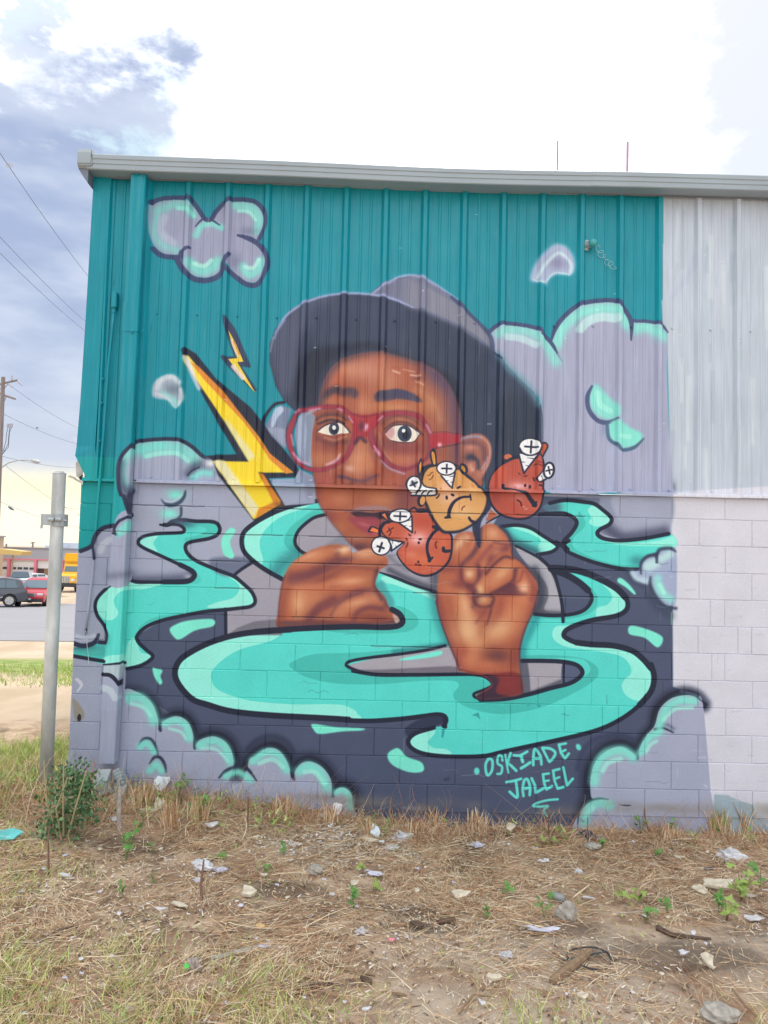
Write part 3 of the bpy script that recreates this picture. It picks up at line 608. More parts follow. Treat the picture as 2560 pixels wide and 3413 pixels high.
    line('A',[(400,1400),(440,1520),(500,1640)],24,'c8cfe0',10,.6)
    # small lightning
    fill('A',[(695,1070),(715,1075),(790,1170),(915,1470),(905,1482),(840,1470),(965,1659),(940,1670),(740,1480),(680,1405),(690,1390),(785,1395),(745,1290),(700,1130)],'3b4664',3,sm=False)
    fill('A',[(735,1180),(800,1300),(855,1432),(808,1438),(950,1680),(930,1659),(870,1590),(735,1412),(808,1405),(765,1300)],'f2d844',2,sm=False)
    line('A',[(760,1260),(785,1330),(810,1390)],18,'ecd9c8',5,.8); line('A',[(775,1470),(850,1560)],36,'efe2d6',6,.9); line('A',[(778,1270),(820,1370)],10,'d8853c',3,.8)
    # ---- HEAD ---------------------------------------------------------------
    head=cat(('B',[(220,1140),(160,1030),(115,850),(115,700),(160,580),(280,430),(450,340),(650,300),(900,305),(1000,230),(1100,180),(1280,150),(1400,210),(1600,350),(1700,450)]),('C',[(450,520),(545,610),(580,760),(700,900),(900,1080),(945,1200),(960,1659)]),('P',[(1270,200),(1250,900),(600,950),(430,900),(500,750)]),('E',[(1659,900),(1000,900),(900,300),(330,300)]))
    fill('S',head,'39435b',3,sm=False)
    mh=mask('S',head,2,False)
    fill('B',[(130,850),(120,700),(170,580),(290,440),(450,350),(650,330),(500,480),(380,620),(330,800),(330,1000),(250,1130),(180,1040)],'666c84',50,.6,mh)
    fill('B',[(440,420),(700,340),(1000,350),(1200,420),(1200,700),(700,700),(450,650)],'404a63',40,.8,mh)
    fill('B',[(330,900),(450,750),(650,720),(900,680),(1100,760),(1350,850),(1560,960),(1620,1100),(1659,1600),(1400,1100),(1200,850),(900,740),(650,800),(500,1000),(480,1200),(300,1150)],'272e42',40,.9,mh)
    # cap crown and band
    fill('B',[(930,300),(1060,210),(1280,165),(1400,225),(1600,360),(1659,420),(1659,520),(1350,420),(1250,415),(1050,335)],'777c96',6,1,mh)
    fill('C',[(-120,170),(0,220),(290,390),(450,530),(545,650),(552,730),(300,560),(0,430),(-120,400)],'85899c',30,.9,mh,sm=False); fill('C',[(20,230),(290,390),(450,530),(545,650),(552,730),(300,560),(20,436)],'888c9e',5,.8,mh,sm=False)
    fill('C',[(0,230),(60,250),(60,430),(0,430)],'7f86a2',20,.6,mh,sm=False)
    line('C',[(0,425),(280,545),(450,650),(560,740)],14,'566084',8,.7)
    line('B',[(920,300),(1030,225),(1150,165),(1280,160),(1400,215),(1600,345)],22,'aab6dd',9,.9,taper=(.5,.5)); line('C',[(250,330),(400,470),(540,610),(575,700),(575,760)],26,'47527a',5,.9)
    line('B',[(160,610),(240,480),(380,380),(550,320),(750,298),(950,312),(1100,345),(1250,410)],20,'a3b0da',8,.9,taper=(.3,.4)); line('B',[(150,650),(170,600),(230,510)],16,'9aa6d0',12,.8)
    line('B',[(118,760),(140,650)],10,'b4bcd8',8,.6)
    # back of the hair
    fill('C',[(580,770),(640,820),(900,1085),(945,1200),(960,1659),(580,1659)],'3a465e',4,1,sm=False)
    fill('C',[(690,1100),(900,1150),(920,1500),(800,1659),(600,1659),(600,1200)],'303a4e',50,.8)
    line('C',[(620,790),(700,890),(820,1000),(900,1100),(940,1180)],50,'6fa3b6',26,.75); line('C',[(580,760),(640,820)],16,'30405e',5,.9); line('C',[(945,1190),(962,1350),(965,1659)],9,'36425e',4,.8)
    line('C',[(580,760),(575,1100),(590,1659)],24,'354360',14,.7)
    # ---- FACE ---------------------------------------------------------------
    face=cat(('B',[(500,1180),(520,1080),(560,970),(640,860),(780,790),(950,765),(1100,790),(1300,850),(1450,930),(1560,1080),(1620,1300),(1640,1659)]),('P',[(0,600),(430,720),(380,900),(0,1200)]),('E',[(1200,1150),(900,1260),(760,1300),(660,1240),(560,1130),(490,1050),(420,950),(370,850),(340,700),(330,550),(300,400),(320,200),(400,140)]))
    fill('B',[(315,1440),(330,1330),(380,1240),(480,1215),(520,1400),(480,1660),(400,1650),(340,1570)],'9aa6bf',4)
    fill('S',face,SK,8,sm=True); mf=mask('S',face,4)
    fb=lambda x,y,rx,ry,c,a=.7,rot=0,fr='B': blob(fr,x,y,rx,ry,c,a,rot,mf)
    fb(850,900,240,110,'cf9680',.75); fb(1050,1000,120,140,'c98f70',.6); fb(720,900,90,60,'d89a74',.6); fb(960,830,60,120,'c48070',.4)
    fb(600,950,80,110,'c87458',.8); fb(1200,900,120,60,'b56a50',.6); fb(1330,1050,90,120,'c08060',.6); fb(1480,1300,100,220,'a86a50',.8)
    # purple shadow at the hat edge and temple
    line('B',[(480,1180),(520,1050),(600,900),(720,800),(950,745),(1150,780),(1350,870),(1520,990)],70,'5a4658',40,.85,clip=mf)
    line('B',[(1400,880),(1560,1050),(1620,1300),(1640,1600)],190,'6b5266',80,.9,clip=mf)
    line('B',[(1480,950),(1640,1150),(1680,1500)],120,'56486a',60,.7,clip=mf)
    # forehead marks
    line('B',[(1090,912),(1140,930)],14,'e2b8a0',6,.9); line('B',[(1170,900),(1260,920)],9,'dcb09c',5,.7); line('B',[(1230,945),(1300,955)],13,'dfc0b0',6,.8); line('B',[(1270,995),(1330,1030)],13,'d9b6a0',7,.75); fb(1290,975,50,16,'7a4d50',.7)
    line('B',[(1080,880),(1200,890),(1300,880)],14,'a85f4c',10,.6); line('B',[(1270,1060),(1400,1150),(1460,1300)],40,'c09070',24,.5,clip=mf)
    # brows
    line('B',[(520,1150),(580,1085),(640,1062),(685,1090)],58,'443c50',18,.9,clip=mf); line('B',[(735,1075),(770,1080),(785,1095)],66,'443e56',16,.85,clip=mf); fb(720,1100,60,30,'6b4a58',.5)
    line('B',[(985,1120),(1030,1110),(1130,1095),(1240,1120),(1310,1160)],0,'454662',8,.95,ws=[90,84,80,58,22])
    line('B',[(1040,1085),(1140,1080),(1240,1110)],30,'4a4a66',10,.8)
    fb(1080,1200,200,50,'cf9166',.8); fb(620,1160,110,50,'bc7a5c',.7); fb(860,1180,70,100,'cf8f70',.7); fb(1380,1180,80,70,'c78e68',.6)
    # right side of nose bridge, cheeks
    fb(420,1500,150,90,'b8754f',.6); fb(560,1550,160,100,'c5825c',.8); fb(1150,1560,260,90,'c17a5c',.8); fb(840,1560,120,130,'d09068',.8)
    fb(600,1440,170,60,'8a4a4a',.75); fb(1180,1500,220,50,'8d4f52',.75); fb(1000,1400,60,110,'9c5a55',.5)
    ef=lambda x,y,rx,ry,c,a=.7,rot=0: blob('E',x,y,rx,ry,c,a,rot,mf)
    ef(680,560,90,130,'d69a78',.7); ef(620,620,55,30,'e2b8a4',.9); ef(760,600,80,60,'cc8866',.7)
    ef(520,680,90,60,'9a4e44',.8); ef(560,640,60,26,'a85c48',.6); ef(880,640,80,60,'a8583f',.7); ef(450,560,130,60,'b97a58',.7)
    line('E',[(545,685),(600,690),(660,710),(740,720),(800,690),(860,670)],0,'52405a',9,.85,ws=[34,24,26,34,26,14]); ef(800,700,80,40,'7a4a50',.6); ef(640,735,160,30,'8c5048',.5)
    ef(480,850,120,120,'b0644a',.6); ef(560,860,90,60,'c48060',.7); ef(900,870,180,80,'c2845e',.8); ef(720,820,60,90,'a55f48',.5); ef(1050,880,90,160,'7d4b50',.75); ef(1120,800,90,100,'85506a',.5)
    ef(1000,730,260,50,'b86858',.5); ef(1130,560,200,60,'c07a60',.7); ef(1150,620,120,60,'c0606a',.5); ef(960,1060,160,100,'6f4752',.8)
    ef(420,720,60,50,'b85f60',.7)
    # mouth
    ef(800,930,150,20,'a98a92',.7); line('E',[(640,962),(720,935),(780,940),(850,925),(950,950)],20,'9a8490',8,.8); fill('E',[(630,965),(700,956),(800,968),(950,960),(920,1008),(820,1026),(700,1010)],'3f2a3c',6,.97)
    fill('E',[(620,1010),(700,1000),(850,1010),(850,1090),(820,1150),(760,1130),(680,1080)],'9c4654',12,.9); ef(740,1060,60,18,'bc6a74',.7,15); ef(830,1130,50,20,'d06070',.6)
    line('E',[(600,960),(640,960),(620,1010)],20,'8e504c',10,.7); ef(680,1170,90,40,'b0705c',.8); ef(700,1240,110,40,'5c3c4a',.9); ef(560,1080,50,60,'b4704c',.7)
    line('E',[(340,660),(372,850),(430,960),(500,1060),(570,1140),(640,1220)],14,'6a5260',9,.6)
    line('B',[(470,1290),(520,1260),(620,1240),(740,1290)],30,'74444a',18,.7,clip=mf); line('B',[(1000,1330),(1080,1290),(1230,1285),(1340,1350)],30,'74444a',18,.6,clip=mf)
    fb(600,1520,190,60,'8c4440',.75); fb(1200,1540,230,50,'8a4648',.75); fb(1060,1480,80,60,'7c444c',.6); fb(480,1420,50,90,'8a4a44',.6)
    line('B',[(940,1440),(960,1560),(1060,1680)],44,'74404a',24,.6,clip=mf); fb(1400,1500,90,140,'8c5048',.6); ef(1000,640,110,50,'a05850',.5)
    line('E',[(620,440),(590,560),(560,640)],40,'8c5048',24,.5,clip=mf); line('E',[(790,460),(830,560),(890,640)],34,'96564a',20,.5,clip=mf)
    ef(380,760,40,120,'8e4a44',.6); ef(470,1000,60,60,'7c4248',.6); ef(1160,700,60,160,'80465a',.5)
    # ---- eyes ---------------------------------------------------------------
    fb(600,1290,130,36,'a96a50',.7); line('B',[(480,1300),(540,1265),(640,1260),(720,1300)],20,'5b3e46',9,.8); line('B',[(500,1330),(600,1300),(700,1330)],22,'3f3444',8,.85)
    fill('B',[(495,1385),(540,1350),(600,1325),(670,1325),(720,1360),(748,1398),(690,1412),(600,1422),(520,1410)],'ebe6d8',2); ell('B',624,1372,42,48,'3c4a60'); ell('B',622,1382,22,26,'202838'); ell('B',624,1362,15,18,'f6f8fa',0,2)
    line('B',[(495,1385),(540,1350),(600,1325),(670,1325),(720,1360),(750,1400)],12,'4a3a46',3); line('B',[(500,1400),(600,1425),(700,1415)],7,'a4664e',2,.8); line('B',[(550,1440),(640,1460),(720,1430)],18,'c88e74',9,.7); line('B',[(500,1450),(600,1490),(720,1470)],34,'6d3f42',18,.7)
    fb(1150,1290,150,34,'b87a58',.7); line('B',[(1030,1300),(1130,1270),(1250,1300),(1320,1370)],18,'7a4c48',8,.7); line('B',[(1030,1370),(1110,1320),(1230,1335),(1320,1420)],20,'5b3c44',7,.8)
    fill('B',[(1030,1400),(1080,1355),(1150,1342),(1230,1360),(1300,1412),(1250,1470),(1170,1475),(1090,1465),(1050,1440)],'eae4d8',2); fill('B',[(1030,1400),(1080,1355),(1100,1400),(1080,1450),(1050,1440)],'c98a94',12,.7)
    ell('B',1182,1410,56,64,'37465c'); ell('B',1190,1420,28,34,'1f2838'); ell('B',1174,1387,14,15,'f6f8fa',0,2)
    line('B',[(1030,1400),(1080,1352),(1150,1338),(1230,1352),(1305,1412)],10,'4a3a46',3); line('B',[(1300,1415),(1250,1474),(1150,1478),(1080,1465)],8,'4a3540',2,.9)
    # ---- ear ----------------------------------------------------------------
    ear=[(140,190),(220,130),(350,100),(460,120),(550,210),(580,340),(560,500),(500,620),(430,740),(300,760),(200,700),(150,500)]
    fill('P',ear,'a5695a',8); me=mask('P',ear,4)
    line('P',[(150,190),(240,150),(350,140),(430,150)],30,'9aa0c0',14,.9,clip=me); line('P',[(440,150),(530,240),(550,380),(520,520),(450,640)],30,'c99a90',14,.85,clip=me); line('P',[(520,430),(480,520),(440,590)],20,'b8b8d4',10,.8,clip=me)
    line('P',[(200,230),(300,220),(400,250),(470,340),(470,450)],70,'75505a',34,.85,clip=me); blob('P',290,290,100,40,'c98c80',.8,0,me); blob('P',270,430,70,60,'2f3450',.95,0,me); line('P',[(300,420),(380,480),(390,580)],50,'353850',24,.9,clip=me)
    blob('P',290,560,50,70,'d89c84',.9,0,me); blob('P',310,600,24,30,'e0b4b0',.8,0,me); blob('P',400,660,60,60,'bf7f68',.7,0,me)
    # ---- glasses ------------------------------------------------------------
    # grey side shape behind the lightning
    fill('B',[(80,1350),(130,1260),(200,1180),(290,1215),(260,1300),(245,1400),(240,1540),(130,1430)],'7d8aa6',5,sm=False); fill('B',[(125,1350),(150,1220),(210,1195),(225,1230),(180,1280),(150,1350)],'b9cbe4',6,.95)
    line('B',[(60,1350),(80,1270),(150,1180),(230,1160)],24,INK,3); fill('D',[(1290,60),(1430,80),(1440,220),(1330,120)],'aab6cc',10,.6)
    fill('D',[(1540,390),(1640,440),(1659,520),(1659,660),(1420,675),(1300,465),(1500,460)],'a2acc6',8,.95,sm=False); fill('D',[(1520,390),(1640,450),(1659,560),(1600,640),(1560,450)],'8890aa',16,.7,sm=False)
    # skin seen through/around the left lens
    lensL=[(320,1330),(345,1260),(420,1225),(560,1205),(660,1215),(740,1270),(775,1360),(770,1450),(720,1560),(640,1640),(520,1680),(400,1650),(340,1560),(315,1440)]
    fill('B',[(330,1330),(380,1270),(470,1270),(450,1400),(430,1640),(370,1590),(325,1460)],'a3b2cc',4,.97); fill('B',[(400,1270),(470,1270),(450,1400),(425,1640),(395,1620),(410,1400)],'7d8a9e',10,.8)
    def frame(fr, pts, w, closed=True):
        q = list(pts)+[pts[0]] if closed else pts
        line(fr, q, w*1.12, '5e3550', w*.18, .7); line(fr, q, w, 'a82c3c', w*.12, .95)
    gl=[(290,1330),(330,1250),(420,1215),(560,1195),(680,1210),(760,1270),(790,1370),(770,1480),(720,1590),(640,1655),(520,1695),(400,1680),(320,1610),(275,1500),(270,1400)]
    line('B',gl+[gl[0]],0,'563452',8,.8,ws=[59,43,37,35,37,35,37,43,35,32,37,40,45,53,59,59]); line('B',gl+[gl[0]],0,'b5384a',10,.80,ws=[45,30,27,26,27,24,26,32,26,22,27,30,34,40,45,45])
    gr=[(960,1310),(1010,1265),(1120,1245),(1240,1255),(1320,1300),(1370,1390),(1385,1480),(1370,1580),(1290,1650),(1180,1690),(1060,1650),(980,1560),(925,1470),(915,1380)]
    line('B',gr+[gr[0]],0,'5e3452',9,.75,ws=[45,45,45,43,43,40,35,27,24,29,35,48,53,48,45]); line('B',gr+[gr[0]],0,'b5384a',10,.72,ws=[30,32,32,30,30,27,22,16,14,16,22,34,38,32,30])
    fill('B',[(740,1240),(800,1255),(900,1260),(960,1250),(960,1330),(900,1400),(880,1440),(830,1440),(800,1480),(780,1400),(760,1300)],'ad3040',12,.85)
    blob('B',838,1350,24,40,'5a2c48',.9); line('B',[(790,1480),(830,1440),(870,1470)],30,'54344a',10,.9); line('B',[(760,1250),(860,1275),(960,1255)],12,'7c2b44',6,.8)
    fill('B',[(1390,1410),(1500,1400),(1620,1420),(1620,1480),(1500,1500),(1400,1530),(1380,1480)],'b23444',9,.88,sm=False); line('B',[(1400,1530),(1500,1510),(1620,1490)],10,'5a3040',4,.8); line('B',[(1400,1400),(1500,1395),(1620,1415)],8,'6f3444',5,.7)
    # highlights on the frame
    for p,w_ in (([(430,1225),(510,1210)],20),([(650,1215),(690,1230)],16),([(300,1560),(350,1620),(420,1650)],18),([(560,1655),(640,1620),(670,1575)],16),([(285,1420),(300,1500)],14),([(740,1270),(770,1320)],12),([(970,1310),(1010,1275)],14),([(880,1340),(870,1380)],22),([(950,1540),(980,1580)],22),([(1355,1340),(1385,1400)],16),([(320,1240),(345,1225)],18)):
        line('B',p,w_*1.3,'dcb0cc',w_*.6,.9,taper=(.5,.5))
    blob('B',1458,1496,18,18,'f0c8d8',.95); blob('B',880,1355,14,22,'e8c0d8',.9); line('E',[(880,560),(950,620),(1060,660)],14,'b8a4c4',7,.8); line('E',[(820,440),(860,500)],12,'e0b0c8',5,.8)
    line('E',[(860,340),(900,480),(960,560)],8,'c89a8c',4,.5)
    # ---- LEFT HAND (fist under the chin) ------------------------------------
    hl=cat(('G',[(190,930),(185,800),(200,650),(230,520),(290,420),(400,340),(520,290),(640,270),(740,290),(770,340),(900,300),(1000,340),(1050,390),(1040,440),(980,480),(950,600),(1020,680),(1060,770),(1140,860),(1120,890),(900,905),(500,920)]))
    fill('S',hl,'b0664c',5); ml=mask('S',hl,3)
    g=lambda x,y,rx,ry,c,a=.75,rot=0: blob('G',x,y,rx,ry,c,a,rot,ml)
    g(470,370,170,46,'d69268',.85,-22); g(380,400,80,60,'c4765a',.6,-30); g(700,320,60,36,'e2b48a',.9,-20); g(650,350,30,50,'8a5648',.7,20); g(730,385,90,24,'6b4a50',.85,-12)
    g(880,350,130,44,'d89a74',.9,-5); g(960,380,70,50,'c88060',.7); g(1000,430,50,36,'8f5544',.7)
    line('G',[(280,560),(400,530),(520,480),(600,440),(720,410)],56,'7a4450',30,.8,clip=ml); line('G',[(300,580),(450,560),(600,510),(750,450),(950,470)],30,'8c5048',18,.7,clip=ml); line('G',[(520,440),(700,430),(850,410),(980,440)],34,'a86048',16,.6,clip=ml)
    g(750,560,180,50,'d18c66',.85,-6); g(480,600,180,50,'cd8060',.6,-8); g(900,580,60,70,'b06a4c',.6); g(960,600,40,80,'7a4a48',.7)
    g(330,720,130,120,'d4946c',.85); g(260,780,60,120,'c06f50',.6); g(460,700,110,90,'cf8c66',.6)
    line('G',[(440,860),(520,780),(620,740),(720,680),(850,640),(960,650)],40,'7a4652',24,.8,clip=ml); line('G',[(600,830),(660,740),(760,680),(850,655)],22,'5e3b4c',12,.7,clip=ml)
    g(800,740,150,60,'cf8c68',.8,-16); g(950,690,90,50,'c98468',.75,10); g(680,800,100,50,'c88664',.7,-30)
    line('G',[(780,860),(820,800),(900,770),(1000,780)],40,'6f3f4a',20,.8,clip=ml); g(900,850,130,46,'8a4c42',.85); g(1000,860,90,30,'7a4340',.7); g(1040,720,30,70,'4f3a48',.7)
    fill('G',[(190,880),(400,875),(700,880),(1000,885),(1120,860),(1130,905),(900,905),(500,920),(190,935)],'5a3f4c',10,.75,ml); fill('G',[(1090,820),(1140,860),(1120,900),(1100,870)],'c4b2a8',5,.9)
    line('G',[(190,930),(185,800),(205,640),(235,520)],12,'5a3f4c',8,.7)
    g(420,360,110,24,'e6b28c',.6,-25); g(700,310,60,20,'ecc8a8',.7,-10); g(880,330,90,22,'e6b696',.6,-5); g(340,740,50,90,'e4b48c',.6); g(760,560,110,24,'e0aa84',.55,-6); g(800,730,90,24,'e0ac88',.55,-16)
    line('G',[(240,640),(210,760),(200,900)],70,'8a4840',36,.6,clip=ml); line('G',[(290,520),(420,500),(560,440),(650,400)],60,'6c3e4a',34,.65,clip=ml); g(560,540,120,26,'8a4a44',.6,-20)
    line('G',[(420,860),(500,760),(620,700)],50,'6c3a48',30,.7,clip=ml); line('G',[(960,480),(955,600),(1000,700)],34,'5a3a48',18,.75,clip=ml); g(840,630,100,16,'7c4448',.6,-8); g(560,880,200,30,'7c4444',.6)
    INKL(cat(('G',[(0,960),(200,945),(500,928),(800,920),(1000,925),(1120,915),(1165,880),(1140,820),(1080,785)])),18)
    # ---- RIGHT HAND ---------------------------------------------------------
    hr=cat(('H',[(430,1270),(400,1180),(350,1060),(290,900),(250,750),(255,600),(280,460),(340,350),(400,200),(480,170),(560,170),(640,110),(720,120),(800,190),(840,280),(850,360),(900,400),(980,480),(1040,570),(1050,680),(1010,800),(960,920),(915,1060),(905,1190),(915,1300),(930,1440),(800,1475),(640,1490),(560,1470),(640,1420),(690,1370),(620,1310)]))
    fill('S',hr,'b2654b',5); mr=mask('S',hr,3)
    h=lambda x,y,rx,ry,c,a=.75,rot=0: blob('H',x,y,rx,ry,c,a,rot,mr)
    line('H',[(260,700),(300,880),(370,1060),(430,1250)],60,'8a4448',34,.7,clip=mr); line('H',[(1040,640),(1000,800),(930,980),(890,1180)],60,'8a4a48',34,.7,clip=mr)
    h(330,600,60,120,'c87a5c',.6); h(470,760,90,160,'d9986c',.8,-20); h(480,960,130,110,'e0ad7c',.9); h(730,960,160,90,'dba074',.9,-20); h(850,800,110,110,'d48e68',.8); h(930,700,90,70,'cf8460',.7); h(560,1050,90,50,'d89a6c',.7)
    h(330,420,40,60,'8f4a4c',.6); h(420,340,60,80,'b86c50',.5)
    # fingertips and fingers
    h(430,260,36,70,'e6c09a',.95,25); h(490,220,34,36,'dcb090',.8); h(470,330,50,70,'c47e5c',.7,25); h(540,260,24,100,'d49068',.5,15)
    line('H',[(580,180),(570,280),(520,360),(450,430)],34,'5e3a4c',16,.85,clip=mr); line('H',[(600,120),(590,250)],30,'38344e',12,.9,clip=mr)
    h(690,200,90,80,'d4926c',.85,25); h(760,260,60,50,'c47c5c',.6); h(640,300,40,90,'c47c58',.6,30)
    line('H',[(700,250),(760,265),(830,275)],22,'7f434c',12,.7,clip=mr); line('H',[(560,430),(620,350),(680,280)],30,'8d4c58',16,.7,clip=mr); line('H',[(590,520),(640,430),(720,330),(800,300)],40,'6f3d4c',20,.75,clip=mr); h(720,330,50,30,'cf8a68',.7,-30); h(620,430,30,60,'c8825e',.7,30)
    h(505,500,44,46,'e4be94',.95); h(500,430,44,50,'a86250',.6); line('H',[(440,450),(450,560),(520,600),(580,540),(580,440)],26,'5e3646',14,.8,clip=mr); h(440,590,110,40,'8a4a44',.7,10)
    h(770,480,130,70,'d08a62',.9,-40); h(820,420,60,50,'c67e5c',.6); h(700,560,70,60,'c98460',.8,-40); h(590,630,40,60,'e2b888',.95,10); h(630,560,30,50,'c98a64',.6)
    line('H',[(640,500),(700,430),(780,370),(850,380)],22,'5e3848',10,.8,clip=mr); line('H',[(870,480),(850,560),(760,620),(680,660)],30,'5a3444',14,.85,clip=mr)
    fill('H',[(760,620),(850,570),(900,620),(970,665),(850,675),(700,670)],'5c3444',14,.85,mr); h(870,470,16,8,'5a2030',.9)
    h(960,540,60,80,'cc7c5c',.8,-30); h(930,610,50,50,'d89c78',.8); line('H',[(850,570),(900,560),(930,480)],16,'8c4a48',9,.7,clip=mr)
    h(610,710,50,40,'e6bf8c',.95); line('H',[(540,640),(545,720),(600,765),(680,750),(700,690),(640,670),(560,680)],22,'50303e',11,.85,clip=mr); h(600,800,60,40,'9a4c48',.7); h(520,640,40,60,'8a4448',.6)
    line('H',[(640,780),(600,840),(560,890)],24,'8a4a50',12,.7,clip=mr); line('H',[(690,720),(670,820),(645,900)],18,'5a3848',9,.8,clip=mr); h(760,740,80,60,'b8684c',.6)
    line('H',[(300,460),(420,470),(440,580)],50,'8a4448',30,.6,clip=mr); line('H',[(600,720),(620,860),(600,960)],70,'a05a48',40,.45,clip=mr); line('H',[(760,700),(740,800),(700,900)],50,'9a5048',30,.5,clip=mr)
    line('H',[(500,600),(560,660),(540,760)],44,'5e3444',22,.6,clip=mr); line('H',[(340,700),(400,900),(460,1100)],50,'a45c48',34,.5,clip=mr); line('H',[(960,480),(1010,600),(1000,700)],40,'8a4a4a',24,.6,clip=mr)
    h(500,930,80,150,'e8bd94',.65,-15); h(740,930,100,70,'e6b88e',.6,-25); h(470,740,36,90,'e4b48e',.6,-15); h(940,610,34,40,'ecc4a8',.7); h(760,500,70,36,'dfae86',.6,-40); h(690,180,50,40,'e0ac88',.6,20)
    # wrist
    h(730,1150,120,70,'6a4044',.85); h(640,1220,120,40,'c87858',.7); h(520,1160,80,80,'d48e68',.7,20); h(450,1120,60,60,'a85448',.6); h(860,1180,40,140,'8f4840',.7)
    fill('H',[(430,1260),(620,1290),(900,1290),(930,1450),(640,1490),(560,1470),(690,1370)],'7c3038',10,.85,mr); fill('H',[(620,1300),(740,1330),(720,1440),(840,1480),(640,1500),(560,1470),(690,1390)],'3b2a42',10,.9,mr); h(820,1370,70,50,'8c3a40',.8)
    line('H',[(250,640),(255,760),(290,900),(350,1060),(400,1180),(430,1260)],12,'4a3546',8,.8); line('H',[(1052,640),(1010,800),(955,920),(912,1060),(905,1180),(925,1440)],14,'4a3a4c',9,.8)
    line('H',[(840,290),(850,360),(930,420),(1030,540)],12,'5a3a48',8,.7); line('H',[(750,130),(810,190),(845,270)],24,'343a54',12,.8)
    # ---- THREE LITTLE HEADS WITH SCREW EYES ---------------------------------
    K='262c44'
    def screw(fr, cx, cy, rx, ry, rot, tip, wing, cross=1.0, w=22, threads=5):
        """round slotted head with a tapered threaded shank running to tip"""
        a,b = wing
        fill(fr,[a,b,(tip[0]+8,tip[1]+2),(tip[0]-8,tip[1]-2)],'f0f5f8',1,sm=False)
        line(fr,[a,tip],w,K,2); line(fr,[b,tip],w,K,2)
        for i in range(1,threads):
            t=i/threads; p=(a[0]+(tip[0]-a[0])*t,a[1]+(tip[1]-a[1])*t); q=(b[0]+(tip[0]-b[0])*t,b[1]+(tip[1]-b[1])*t)
            if i%2: line(fr,[q,(q[0]+(p[0]-q[0])*.5,q[1]+(p[1]-q[1])*.5-8)],w*.6,K,2,taper=(1,.3))
            else: line(fr,[p,(p[0]+(q[0]-p[0])*.38,p[1]+(q[1]-p[1])*.38+6)],w*.6,K,2,taper=(1,.3))
        ell(fr,cx,cy,rx+w*.9,ry+w*.9,K,rot); ell(fr,cx,cy,rx,ry,'f2f6fa',rot); ell(fr,cx-rx*.2,cy-ry*.2,rx*.5,ry*.5,'ffffff',rot,20,.6)
    def cross_(fr,cx,cy,l,m_,rot,w):
        t=math.radians(rot); c,s=math.cos(t),math.sin(t)
        line(fr,[(cx-l*c,cy-l*s),(cx+l*c,cy+l*s)],w,K,2); line(fr,[(cx+m_*s,cy-m_*c),(cx-m_*s,cy+m_*c)],w,K,2)
    # stalks between
    fill('P',[(560,1150),(660,1230),(520,1320),(500,1300)],'b5694e',3,sm=False); line('P',[(500,1340),(600,1280),(700,1230),(840,1160)],0,K,2,ws=[14,24,24,50]); line('P',[(500,920),(540,1100),(420,1260),(360,1400),(400,1659)],0,'2b3350',10,.95,ws=[50,60,70,110,40])
    # right head
    r_=[(540,860),(570,720),(650,600),(760,520),(930,440),(1080,380),(1230,400),(1290,560),(1280,800),(1275,950),(1230,1120),(1120,1230),(980,1270),(820,1250),(680,1190),(590,1080),(550,960)]
    fill('P',[(q[0]+(q[0]-920)*.07,q[1]+(q[1]-850)*.065+4) for q in r_],K,4,1); fill('P',r_,'b8584a',3); mp=mask('P',r_)
    pb=lambda x,y,rx,ry,c,a=.7,rot=0: blob('P',x,y,rx,ry,c,a,rot,mp)
    pb(940,830,220,90,'d98c86',.85); pb(960,830,110,40,'f0c4c8',.8); pb(960,980,110,80,'d8948c',.5); pb(700,660,120,160,'d8654a',.6); pb(1150,1100,160,120,'cf7058',.6); pb(620,1000,80,120,'9d4a44',.7); pb(1100,620,80,80,'b85848',.5)
    line('P',[(1255,380),(1300,560),(1290,700)],24,K,2); line('P',[(760,480),(850,430),(940,420)],44,K,3); ell('P',805,425,56,40,'d0744f'); line('P',[(740,500),(850,445),(950,430)],34,K,3); line('P',[(740,470),(790,405)],1,'d0744f',3)
    fill('P',[(1270,240),(1330,240),(1345,290),(1290,400),(1250,380)],'c9603c',2); line('P',[(1275,235),(1320,228),(1350,280),(1300,380),(1280,420)],24,K,2)
    screw('P',1108,285,142,108,0,(1020,650),((950,380),(1210,400)),w=24); ell('P',1108,285,142,108,'f4f7fa'); cross_('P',1120,285,85,80,4,26); line('P',[(965,300),(1010,370),(1108,400),(1210,370),(1255,290)],20,K,2)
    fill('P',[(1200,720),(1290,610),(1320,720),(1220,770)],'f0f5f8',1,sm=False); line('P',[(1190,720),(1230,775),(1330,730)],20,K,2); line('P',[(1190,720),(1290,600)],18,K,2); line('P',[(1250,690),(1275,730)],12,K,2)
    ell('P',1368,612,84,122,K,8); ell('P',1368,612,54,92,'f4f7fa',8); cross_('P',1370,608,42,50,-12,22)
    line('P',[(730,820),(740,860),(850,870),(960,900),(1050,930),(1110,1010),(1170,1090)],0,K,2,ws=[50,46,26,28,46,60,66]); line('P',[(1190,1050),(1140,1100)],30,K,2)
    line('P',[(925,1020),(970,1050),(985,1100)],20,'4a2030',2); ell('P',1040,820,19,24,'3a2030',10); ell('P',1107,838,19,28,'3a2030',10); line('P',[(950,645),(968,668)],16,'5a2430',2); line('P',[(1025,692),(1065,684)],16,'5a2430',2); line('P',[(1225,815),(1260,825)],26,K,2)
    line('P',[(1155,540),(1200,525),(1255,550)],13,'5a2430',2); line('P',[(1205,490),(1250,505)],13,'5a2430',2); line('P',[(1150,710),(1165,750)],20,'3a2030',2)
    # lower left head
    l_=[(310,1330),(330,1260),(390,1210),(480,1200),(720,1060),(800,1050),(950,1060),(1020,1180),(1100,1280),(1240,1380),(1255,1500),(1240,1659),(1180,1780),(1050,1890),(900,1930),(750,1890),(620,1790),(520,1620),(620,1480),(400,1420)]
